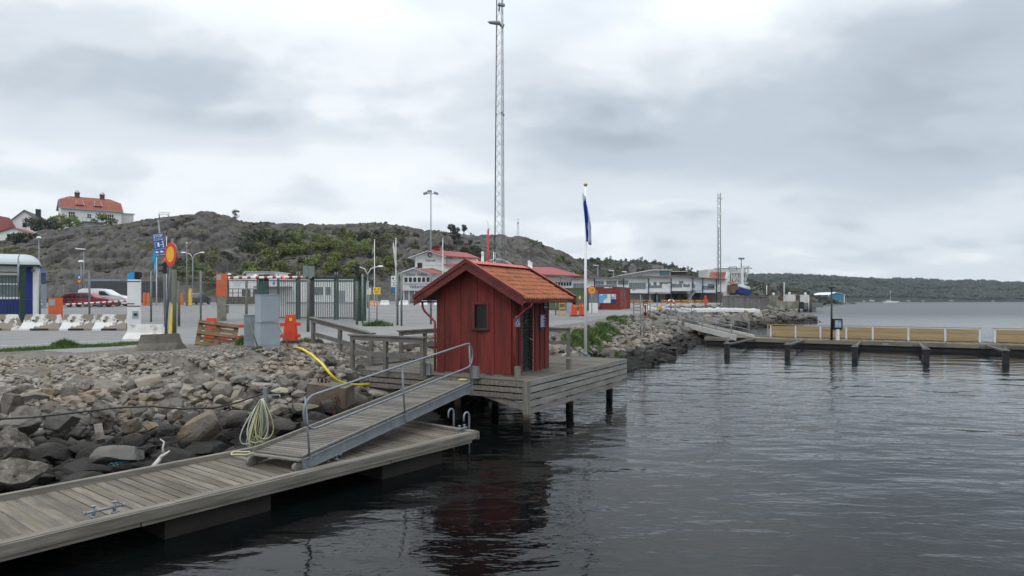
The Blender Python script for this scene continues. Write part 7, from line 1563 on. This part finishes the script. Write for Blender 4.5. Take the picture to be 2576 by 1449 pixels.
for k,(u,v0,v1,w,Y,mt,lab) in enumerate(((1946,764,742,14,190,m_conc,'concrete berth dolphin at left beside the timber wall'),(1986,764,740,20,195,m_concl,'pale concrete berth dolphin right of the orange boat gear'),(2026,775,741,18,200,m_concl,'pale concrete berth dolphin at the outer end of the berth'))):
    c=D(u,762,Y); wd=w/F*Y; z1=ZV(v1,Y); t=thing('berth_dolphin',lab,'dolphin',(c.x,Y,0),0,'concrete berth dolphins'); b=MB(); b.box((0,0,(z1+1)/2-.2),(wd,3,z1-.8)); b.build('block',mt,t); b=MB()
    for s in (-.4,.4): b.tube([(s*wd,-1,-1),(s*wd,-1,1)],.35,8)
    b.build('piles',m_black,t); b=MB(); b.ball((0,0,z1+.25),.4,8); b.build('lamp',m_white,t)
for u,vt,vb,Y,r,lab in ((2039,742,775,195,.35,'thick dark pile at the far right end of the berth'),(2010,745,768,193,.3,'dark pile between the two pale dolphins'),(1968,743,764,188,.3,'dark pile left of the orange boat gear'),(1931,741,766,176,.35,'dark pile beside the timber wall'),(2061-26,744,770,198,.25,'thin pale pile next to the thick dark end pile')):
    p=D(u,vb,Y); b=MB(); b.tube([(0,0,-1),(0,0,ZV(vt,Y))],r,10); b.tube([(0,0,ZV(vt,Y)-.3),(0,0,ZV(vt,Y)+.02)],r*1.1,10); o=b.build('berth_pile',m_pile if r>.26 else m_concl,None); o.location=(p.x,Y,0); tag(o,lab,'pile','timber piles of the ferry berth')
b=MB(); c=D(1990,766,198); b.bx(-9,9.5,0,4,1.2,2.6); b.bx(-8,-6,.2,3.5,-.5,1.2); b.bx(5,7.5,.2,3.5,-.5,1.2); o=b.build('berth_walkway',m_steeld,None); o.location=(c.x,198,0); tag(o,'dark walkway deck linking the concrete berth dolphins','walkway')
c=D(1932,762,196); t=thing('fishing_boat','small boat with orange and blue deck gear moored behind the berth','boat',(D(1936,0,230).x,230,0),0)
b=MB(); b.prism([(-3,-1.4,.0),(6.5,-1.4,0),(7.5,-1.4,1.8),(-3.4,-1.4,1.5)],(0,2.8,0)); b.build('hull',m_navy,t); b=MB(); b.bx(-2.5,.5,-1,1,1.6,3.8); b.bx(-2.7,.8,-1.2,1.2,3.8,4.); b.build('wheelhouse',m_white,t); b=MB(); b.bx(1.5,3.6,-1.1,1,1.6,3.2); b.build('orange_gear',m_redor,t); b=MB(); b.tube([(-1,0,4),(-1,0,8.5)],.12,6); b.tube([(5,0,1.8),(5,0,9.5)],.12,6); b.build('mast',m_white,t)
t=thing('motor_boat','white motor boat moored between the pale berth dolphins','boat',(D(2003,0,225).x,225,0),0)
b=MB(); b.prism([(-4,-1.3,.3),(5,-1.3,.3),(6.2,-1.3,1.9),(-4.2,-1.3,1.6)],(0,2.6,0)); b.build('hull',m_white,t); b=MB(); b.prism([(-2.5,-1,1.75),(2.5,-1,1.8),(1,-1,3.),(-2.2,-1,3.)],(0,2,0)); b.build('cabin',m_glass,t)
# far strip of land with the turquoise warehouse
Yw=520.; b=MB(); outl=[(1950,520),(2040,505),(2080,500),(2110,505),(2143,520),(2150,545),(2110,600),(1960,640)]
top=[V(((u-CX)/F*Y,Y,1.4)) for u,Y in outl]; bot=[V(((u-CX)/F*Y+(p.x-((2050-CX)/F*Y))*.03,Y-4,-1)) for (u,Y),p in zip(outl,top)]
n=len(top); b.add(top+bot,[tuple(range(n))]+[(i,(i+1)%n,n+(i+1)%n,n+i) for i in range(n)]); o=b.build('far_quay',m_hill2); tag(o,'low rocky spit carrying the turquoise warehouse',None,None,'structure')
t=thing('turquoise_warehouse','turquoise warehouse with a white roof and white corner posts across the water','building',(D(2100,0,Yw).x,Yw,1.3),R(0)); cx_=D(2100,0,Yw).x; X=lambda u:(u-CX)/F*Yw-cx_; Z=lambda v:ZV(v,Yw)-1.3
m_tur=mat('turquoise_cladding',(.03,.17,.27),.7,.1,1,stretch=(1,1,.2))
b=MB(); b.prism([(X(2084),0,0),(X(2123.5),0,0),(X(2123.5),0,Z(742)),(X(2104),0,Z(736)),(X(2084),0,Z(742))],(-4,26,0)); b.prism([(X(2061),12,0),(X(2084),0,0),(X(2084),0,Z(742)),(X(2061),12,Z(742))],(.0,14,0)); b.build('wall',m_tur,t)
b=MB(); b.prism([(X(2084),-.6,Z(742)),(X(2104),-.6,Z(736)),(X(2077),12,Z(736.4)),(X(2057.5),11,Z(742.2))],(0,0,.25)); b.prism([(X(2104),-.6,Z(736)),(X(2126),-.6,Z(742)),(X(2122),24,Z(742)),(X(2100),24,Z(736))],(0,0,.25)); b.build('roof',m_white,t)
b=MB(); b.bx(X(2083.3),X(2084.9),-.3,.3,0,Z(742)); b.bx(X(2122.8),X(2124.6),-.3,.3,-1,Z(742)); b.build('corner_post',m_white,t); b=MB(); b.bx(X(2076),X(2083),-.1,4,0,Z(743.5)); b.build('dark_door',mat('dark_turquoise',(.015,.07,.14),.7),t)
for u,s,lab,mt in ((2092,1.1,'pale boat on land before the turquoise warehouse',m_concl),(2106,1.2,'reddish upturned boat before the turquoise warehouse',mat('reddish_boat',(.28,.09,.07),.7,.3)),(2070,1.,'brown boat lying left of the turquoise warehouse',mat('brown_boat',(.12,.08,.06),.8,.3))):
    c=D(u,0,509); b=MB(); b.tube([(-3.2*s,0,.5),(-2*s,0,.6),(0,0,.7),(2*s,0,.6),(3.4*s,0,.9)],[.15,.7,.9,.75,.1],8); b.bx(-.8*s,.5*s,-.4,.4,.9,1.7); o=b.build('boat_on_land',mt,None); o.location=(c.x,509,1.4); tag(o,lab,'boat','small boats laid up before the turquoise warehouse')
# sailing boat
Ys=780.; c=D(2240,760,Ys); t=thing('sailing_boat','white sailing boat with bare mast out in the bay','sailing boat',(c.x,Ys,0)); b=MB(); 
for k in range(1): b.prism([(-8.5,-1.6,.2),(7,-1.6,.2),(10.5,-1.6,1.7),(-9.2,-1.6,1.3)],(0,3.2,0))
b.build('hull',m_white,t); b=MB(); b.prism([(-4,-1.1,1.5),(3,-1.1,1.6),(1.5,-1.1,2.3),(-3.5,-1.1,2.3)],(0,2.2,0)); b.build('cabin',m_whited,t); b=MB(); b.tube([(0,0,1.5),(0,0,14.8)],[.17,.10],8); b.beam((0,0,3.),(-6,0,2.9),.5,.35); b.tube([(0,0,14.5),(9.8,0,1.6)],.035,4); b.tube([(0,0,14.5),(-9,0,1.4)],.035,4); b.build('mast',m_white,t)
# cottages on the far shore
for u,v,w,lab,cm in ((2175,759,8,'leftmost tiny pale cottage on the far shore, low by the water',m_concl),(2196,758,12,'pale cottage on the far shore, second from the left',m_white),(2240+0,0,0,'',None),(2287,758,9,'grey roofed cottage on the far shore below the forest',m_whited),(2384-60,758,7,'small dull cottage on the far shore, right of the grey roofed one',m_concl),(2395,757.5,8,'small pale cottage at right on the far shore',m_white),(2500,758,8,'rightmost small cottage on the far shore',m_concl)):
    if not cm: continue
    Yq=930.; c=D(u,v,Yq); s=w/F*Yq*.55; house('shore_cottage',lab,'cottage',(c.x,Yq,max(.2,c.z)),R(8),s*1.3,s,s*.45,s*.8,cm,m_dslate,.3,'x')
# ================================================================ HOUSES ON THE GRANITE HILL
Yh=205.; c=D(214,556,Yh); g=c.z; cxh=c.x
rzh=R(38)
Lh=16.2; Wh=9.; t=thing('hill_villa','white wooden villa with half hipped red tile roof and two chimneys on the hill','house',tuple(D(153,555,Yh)),rzh)
HE=5.3+1.2; base=D(153,555,Yh)
zb=lambda v,k=1.0: ZV(v,Yh)-base.z
he=zb(521); hk=0; hr_=zb(491)+.35
b=MB(); b.bx(0,Lh,0,Wh,-2.5,he); b.build('wall',m_white,t)
eo=.5; zk=he+(hr_-he)*.66; yk=Wh*.26
b=MB()
def roofq(q): b.prism(q,(0,0,.16))
A_=[(-eo,-eo,he-.25),(Lh+eo,-eo,he-.25),(Lh+.2,yk,zk),(-.2,yk,zk)]; roofq(A_)
roofq([(-.2,yk,zk),(Lh+.2,yk,zk),(Lh-2.6,Wh/2,hr_),(2.6,Wh/2,hr_)])
roofq([(-eo,Wh+eo,he-.25),(Lh+eo,Wh+eo,he-.25),(Lh+.2,Wh-yk,zk),(-.2,Wh-yk,zk)]); roofq([(-.2,Wh-yk,zk),(Lh+.2,Wh-yk,zk),(Lh-2.6,Wh/2,hr_),(2.6,Wh/2,hr_)])
roofq([(-.2,yk,zk),(-.2,Wh-yk,zk),(2.6,Wh/2,hr_)]); roofq([(Lh+.2,yk,zk),(Lh+.2,Wh-yk,zk),(Lh-2.6,Wh/2,hr_)])
roofq([(Lh+eo,-eo,he-.25),(Lh+eo,Wh+eo,he-.25),(Lh+.2,Wh-yk,zk),(Lh+.2,yk,zk)])
b.build('roof',m_otile,t)
b=MB(); b.prism([(-.02,0,he-.1),(-.02,Wh,he-.1),(-.02,Wh-yk,zk),(-.02,yk,zk)],(.1,0,0)); b.build('gable_wall',m_white,t)
b=MB(); b.prism([(-.45,-eo,he-.3),(-.2,yk,zk-.05),(-.2,yk,zk+.25),(-.5,-eo-.1,he-.0)],(-.12,0,0)); b.prism([(-.2,yk,zk),(-.2,Wh-yk,zk),(-.2,Wh-yk,zk+.25),(-.2,yk,zk+.25)],(-.12,0,0)); b.prism([(-.45,Wh+eo,he-.3),(-.2,Wh-yk,zk-.05),(-.2,Wh-yk,zk+.25),(-.5,Wh+eo,he)],(-.12,0,0)); b.bx(-eo,Lh+eo,-eo-.15,-eo,he-.35,he-.1); b.build('bargeboard',m_grey,t)
for x in (4.6,11.4):
    b=MB(); b.bx(x-.65,x+.65,Wh/2-.5,Wh/2+.5,hr_-.6,hr_+1.5); b.bx(x-.75,x+.75,Wh/2-.6,Wh/2+.6,hr_+1.25,hr_+1.45); ch=b.build('chimney',mat('brown_brick',(.10,.05,.04),.9,.2,3),t); b=MB(); pr=[(math.cos(a)*.55,math.sin(a)*.55) for a in np.linspace(0,math.pi,9)]; b.prism([(x+q[0],Wh/2-.4,hr_+1.55+q[1]) for q in pr]+[(x+q[0]*.85,Wh/2-.4,hr_+1.5+q[1]*.85) for q in pr[::-1]],(0,.8,0)); b.build('chimney_hood',m_steel,ch)
for x in (5.0,9.9):
    b=MB(); y0,y1=1.3,2.7; z0=he+.95; b.bx(x-1.0,x+1.0,.35,.5,he+.5,he+1.1); dm=b.build('dormer_window',m_glass,t); b=MB()
    for s in (-1,1): b.prism([(x+s*1.05,.25,he+1.1),(x+s*1.05,.25,he+1.3),(x+s*1.05-s*.3,yk+.2,zk+.35),(x+s*1.05-s*.3,yk+.2,zk+.1)],(s*.12,0,0))
    b.bx(x-1.1,x+1.1,.22,.34,he+.42,he+.55); b.build('frame',m_grey,dm); b=MB(); b.prism([(x-1.,.25,he+1.12),(x+1.,.25,he+1.12),(x+.8,yk+.3,zk+.2),(x-.8,yk+.3,zk+.2)],(0,0,.08)); b.build('dormer_roof',m_otile,dm)
m_mull=m_white
for x0,x1,z0,z1,ml in ((2.0,3.6,1.2,2.9,2),(6.9,7.9,1.3,2.6,1),(12.4,14.,1.0,2.9,2)): win(t,x0,x1,z0,z1,0,fw=.15,mul=ml,nh=1)
b=MB(); b.bx(8.6,9.8,-.08,-.0,.4,2.7); b.build('balcony_door',m_white,t)
b=MB()
for x in np.arange(5.4,11.6,1.02): b.tube([(x,-1.8,.1),(x,-1.8,1.2)],.06,5)
b.beam((5.4,-1.8,1.2),(11.5,-1.8,1.2),.1,.08); b.bx(5.4,11.5,-1.85,0,-.1,.1); b.build('balcony',m_steeld,t)
b=MB(); b.bx(Lh+.02,Lh+3.6,1,5,-1.5,3.6); b.bx(Lh+.02,Lh+4,.7,5.3,3.6,3.8); b.build('side_annex',m_whited,t)
# white house with dark roof, and house with red roof at the left edge
Yq=190.; p=D(62,596,Yq); t=house('dark_roofed_house','white gabled house with a dark roof left of the villa','house',(p.x,Yq,p.z-.5),R(22),6.5,17,4.9,8.0,m_white,m_dslate,.5,'y',thick=.2); b=MB(); b.bx(.4,1.6,9,10,7.,9.6); b.build('chimney',m_black,t); win(t,-.5,.5,3.2,4.5,0,fw=.12); 
p=D(34,612,Yq-14); t2=house('orange_roofed_annex','low white house wing with a shallow orange roof at far left','house',(p.x,Yq-14,p.z-3.),R(12),6.4,6,5.9,7.1,m_white,m_otile,.5,'y'); win(t2,-1.5,-.7,3.8,5.4,0,fw=.1); win(t2,.9,1.5,4.9,5.7,0,fw=.1)
p=D(-30,618,Yq-12); t3=house('red_roofed_house','white house with a steep red roof cut by the left picture edge','house',(p.x,Yq-12,p.z-2.5),R(8),7,9,5.2,10.9,m_white,mat('wine_red_roof',(.20,.045,.035),.8,.2),.5,'y'); win(t3,1.1,3.,2.6,4.3,0,fw=.12,mul=2)
# bench and low dark cottage on the hill top
p=D(412,548,192); b=MB(); b.box((0,0,.9),(3.2,.5,.1)); b.box((0,.3,1.5),(3.2,.1,.25))
for x in (-1.3,1.3): b.box((x,0,.5),(.12,.5,1.0)); b.box((x,.3,1.),(.1,.1,1.))
o=b.build('hilltop_bench',m_concl,None); o.location=(p.x,192,p.z); tag(o,'pale bench standing on the hilltop rock right of the villa','bench')
# ================================================================ TREES AND BUSHES
def leafmesh(name,n,rad,ls,clumps,mt,seed,hc=0.,gap=.0):
    rg=random.Random(seed); vs=[];fs=[]
    cl=[]
    for _ in range(clumps):
        a=rg.uniform(0,6.283); h=rg.uniform(-.8,.95); r=math.sqrt(max(.05,1-h*h))*rg.uniform(.35,.8)
        cl.append((V((math.cos(a)*r*rad[0],math.sin(a)*r*rad[1],hc+h*rad[2]*.75)),rg.uniform(.28,.5)))
    for i in range(n):
        c,s=cl[rg.randrange(clumps)]; d=V((rg.gauss(0,1),rg.gauss(0,1),rg.gauss(0,1))).normalized()*(rg.random()**.35)
        p=c+V((d.x*rad[0]*s,d.y*rad[1]*s,d.z*rad[2]*s*.8)); M=Euler((rg.uniform(0,6.3),rg.uniform(0,6.3),rg.uniform(0,6.3))).to_matrix(); k=len(vs); q=ls*rg.uniform(.6,1.4)
        vs+=[p+M@V((-q,0,0)),p+M@V((0,-q*.6,0)),p+M@V((q,0,0)),p+M@V((0,q*.6,0))]; fs.append((k,k+1,k+2,k+3))
    me=bpy.data.meshes.new(name); me.from_pydata([tuple(v) for v in vs],[],fs); me.materials.append(mt); return me
def trunkmesh(h,r,seed,branches=5):
    rg=random.Random(seed); b=MB(); top=V((rg.uniform(-.1,.1)*h,rg.uniform(-.1,.1)*h,h)); b.tube([V((0,0,-.5)),V((0,0,h*.3)),top],[r,r*.8,r*.3],6)
    for _ in range(branches): a=rg.uniform(0,6.3); z=rg.uniform(.35,.8)*h; b.tube([V((0,0,z))+top*0,V((math.cos(a)*h*.3,math.sin(a)*h*.3,z+h*.25))],[r*.45,r*.12],4)
    me=bpy.data.meshes.new('trunk'); me.from_pydata([tuple(v) for v in b.v],[],b.f); me.materials.append(m_bark); return me
BL=[leafmesh('bush',1000,(2.2,2.0,2.1),.17,11,m_leafl,s,1.7) for s in range(3)]; BM=[leafmesh('bush',1000,(2.3,2.1,1.9),.17,11,m_leafm,10+s,1.5) for s in range(3)]; BD=[leafmesh('bush',1000,(2.2,2.,1.9),.18,9,m_leafd,20+s,1.5) for s in range(2)]
def bush(me,p,s,lab,grp,nm='bush',cat='bush'):
    o=bpy.data.objects.new(nm,me); COL.objects.link(o); o.location=p; o.scale=(s*ru(.9,1.3),s,s*ru(.85,1.15)); o.rotation_euler=(0,0,ru(0,6.3)); return tag(o,lab,cat,grp)
def tree(kind,p,h,lab,cr,nm='tree',grp=None):
    t=thing(nm,lab,'tree',tuple(p),ru(0,6.28),grp); tr=bpy.data.objects.new('trunk',TRK[kind%3]); tr.scale=(h,)*3; c=bpy.data.objects.new('crown',cr)
    for o in (tr,c): COL.objects.link(o); o.parent=t
    c.scale=(h,)*3; return t
TRK=[trunkmesh(.75,.035,s) for s in range(3)]
CRD=[leafmesh('crown',620,(.30,.30,.30),.035,8,m_leafd,30+s,.68) for s in range(3)]; CRL=[leafmesh('crown',620,(.34,.32,.36),.034,9,m_leafl,40+s,.62) for s in range(3)]; CRP=[leafmesh('crown',420,(.26,.26,.36),.032,10,m_leafd,50+s,.6) for s in range(3)]
rg=random.Random(21)
# slopes between the rock faces: (u range, t range, count, mix)
zones=[(610,760,.05,.75,44,'m'),(740,880,.1,.9,40,'l'),(870,985,.1,.92,50,'l'),(640,1000,.02,.4,56,'m'),(985,1130,.1,.6,24,'m'),(1130,1220,.1,.6,12,'d'),(400,600,.02,.22,12,'m'),(330,420,.3,.6,5,'m'),(1400,1480,.2,.7,12,'m'),(-60,40,.2,.6,14,'l')]
for (u0,u1,t0,t1,n,k) in zones:
    for _ in range(n):
        u=rg.uniform(u0,u1); tt=rg.uniform(t0,t1); p=hat(u,tt)-V((0,0,.5)); r=rg.random(); pool=(BL if r<.72 else BM) if k=='l' else ((BM if r<.6 else (BL if r<.85 else BD)) if k=='m' else (BD if r<.7 else BM)); s=rg.uniform(.6,1.25)
        if ZV(lerp(u,UC,VR),p.y)<p.z+3.3*s: s*=.45
        if ZV(lerp(u,UC,VR),p.y)<p.z+3.3*s: continue
        m_=rg.choice(pool); kk='bright spring green' if m_ in BL else ('olive green' if m_ in BM else 'dark green')
        bush(m_,p,s,kk+' bush growing on the granite hill behind the yard','%s bushes on the granite hill'%kk)
for u,tt,s,lab in ((150,.93,1.5,'bright bush directly below the left end of the villa'),(262,.93,1.2,'bright bush under the villa balcony'),(185,.93,1.3,'bright bush below the villa windows')): bush(BL[0],hat(u,tt),s,lab,None)
for u,tt,s,lab in ((92,.74,1.3,'large dark bush between the dark roofed house and the rock'),(60,.58,1.2,'dark spreading bush beside the orange roofed annex'),(125,.84,1.2,'dark bush in front of the dark roof left of the villa')): bush(BD[0],hat(u,tt),s,lab,None)
p=D(594,562,200); p.z=ZV(564,200); tree(0,p,4.6,'lone wind bent tree on the skyline of the granite hill',leafmesh('crown',420,(.32,.3,.24),.03,7,m_leafd,77,.72))
for u,s in ((1100,1.8),(1122,2.2),(1136,2.),(1150,2.4),(1158,2.2),(1168,2.8),(1185,3.0)):
    p=hat(u,1.); tree(u,p-V((0,0,.4)),s,'small tree on the skyline notch between granite hill and cliff',rg.choice(CRD+CRL),grp='skyline trees of the granite hill')
for k in range(10):
    u=rg.uniform(1130,1215); p=hat(u,rg.uniform(.3,.75)); tree(k,p-V((0,0,.4)),rg.uniform(2.6,4.6),'dark pine on the slope left of the bare cliff',rg.choice(CRD),grp='pines left of the bare cliff')
for k in range(14):
    u=rg.uniform(1440,1530); p=hat2(u,rg.uniform(.0,.5)); p=D(u,rg.uniform(672,700),270) if False else p; tree(k,p-V((0,0,.3)),rg.uniform(3,6),'light green tree at the foot of the wooded hill behind the flagpole',rg.choice(CRL+CRD),grp='trees at the foot of the wooded hill')
for k in range(60):
    u=rg.uniform(1475,1900); tt=min(1,rg.uniform(.45,1.12)) ; p=hat2(u,tt); tree(k,p-V((0,0,.5)),rg.uniform(2.0,4.0),'dark pine growing on the wooded hill behind the terminal',rg.choice(CRD+CRP),'pine_tree','pines on the wooded hill')
for k in range(40):
    u=rg.uniform(1500,2040); p=hat2(u,rg.uniform(.05,.5)); bush(rg.choice(BD+BM),p,rg.uniform(.5,1.1),'scrubby bush low on the wooded hill','scrub bushes on the wooded hill')
# the far forest reads as one mass
b=MB(); b.v=[];
tp=[]
for s in range(4):
    rr=random.Random(s); q=[V((0,0,1))]; 
    for k in range(6): a=k*math.pi/3; r=rr.uniform(.25,.5); q.append(V((math.cos(a)*r,math.sin(a)*r,rr.uniform(.35,.75))))
    for k in range(6): a=k*math.pi/3+.5; r=rr.uniform(.2,.4); q.append(V((math.cos(a)*r,math.sin(a)*r,rr.uniform(.0,.1))))
    tp.append((q,[(0,1+k,1+(k+1)%6) for k in range(6)]+[(1+k,7+k,7+(k+1)%6,1+(k+1)%6) for k in range(6)]))
for k in range(11000):
    u=rg.uniform(1880,2640); tt=rg.uniform(.05,1.02)
    if noise.noise(V((u*.02,tt*4,7)))<-.30 : continue
    p=hat3(u,min(1,tt)); j=ru(-1,1); p=V((p.x+rg.uniform(-6,6),p.y+rg.uniform(-6,6),p.z-2)); s=rg.uniform(4,8.5)*(1 if tt<.97 else .7); q,f=tp[rg.randrange(4)]; w=s*rg.uniform(.8,1.3); b.add([p+V((x.x*w,x.y*w,x.z*s)) for x in q],f)
o=b.build('far_forest',mat('far_forest_green',(.030,.040,.028),.9,.3,.02,isl=.5)); tag(o,'dense dark forest covering the ridge across the bay',None,None,'stuff')
b=MB()
for k in range(2600):
    u=rg.uniform(1400,2090); tt=rg.uniform(.02,1.0)
    if noise.noise(V((u*.03,tt*5,3)))<-.05: continue
    p=hat2(u,tt); p=V((p.x+rg.uniform(-2,2),p.y+rg.uniform(-2,2),p.z-.6)); s=rg.uniform(1.0,2.4); q,f=tp[rg.randrange(4)]; w=s*rg.uniform(.9,1.6); b.add([p+V((x.x*w,x.y*w,x.z*s)) for x in q],f)
o=b.build('hill_scrub',mat('scrub_green',(.038,.042,.024),.9,.35,.03,isl=.5)); tag(o,'low scrub covering the wooded hill',None,None,'stuff')
b=MB()
for k in range(9000):
    u=rg.uniform(560,1470) if k%6 else rg.uniform(-60,560); tt=rg.uniform(.0,1.0)
    if noise.noise(V((u*.012,tt*2.6,9)))<(.0 if u<1180 and u>600 else .25) : continue
    p=hat(u,tt); s=rg.uniform(.25,.8); q,f=tp[rg.randrange(4)]; w=s*rg.uniform(1.,1.9); p=V((p.x+rg.uniform(-1,1),p.y,p.z-.3)); b.add([p+V((x.x*w,x.y*w,x.z*s)) for x in q],f)
o=b.build('hill_heather',mat('heather_brown_green',(.062,.060,.030),.95,.4,.05,isl=.5)); tag(o,'low brown green heather and scrub on the granite hill',None,None,'stuff')
# ---------------------------------------------------------------- air
def haze(den):
    b=MB(); b.bx(-2600,4200,-30,2600,-4,130); m=bpy.data.materials.new('haze_air'); m.use_nodes=True; n=m.node_tree.nodes; l=m.node_tree.links; n.clear(); o=n.new('ShaderNodeOutputMaterial'); v=n.new('ShaderNodeVolumePrincipled')
    v.inputs['Color'].default_value=(.78,.87,1,1); v.inputs['Density'].default_value=den; v.inputs['Anisotropy'].default_value=.1; l.new(v.outputs[0],o.inputs['Volume']); h=b.build('haze',m); tag(h,'thin pale haze over the bay',None,None,'stuff')
haze(.00009)
S.cycles.volume_bounces=0; S.cycles.volume_max_steps=64
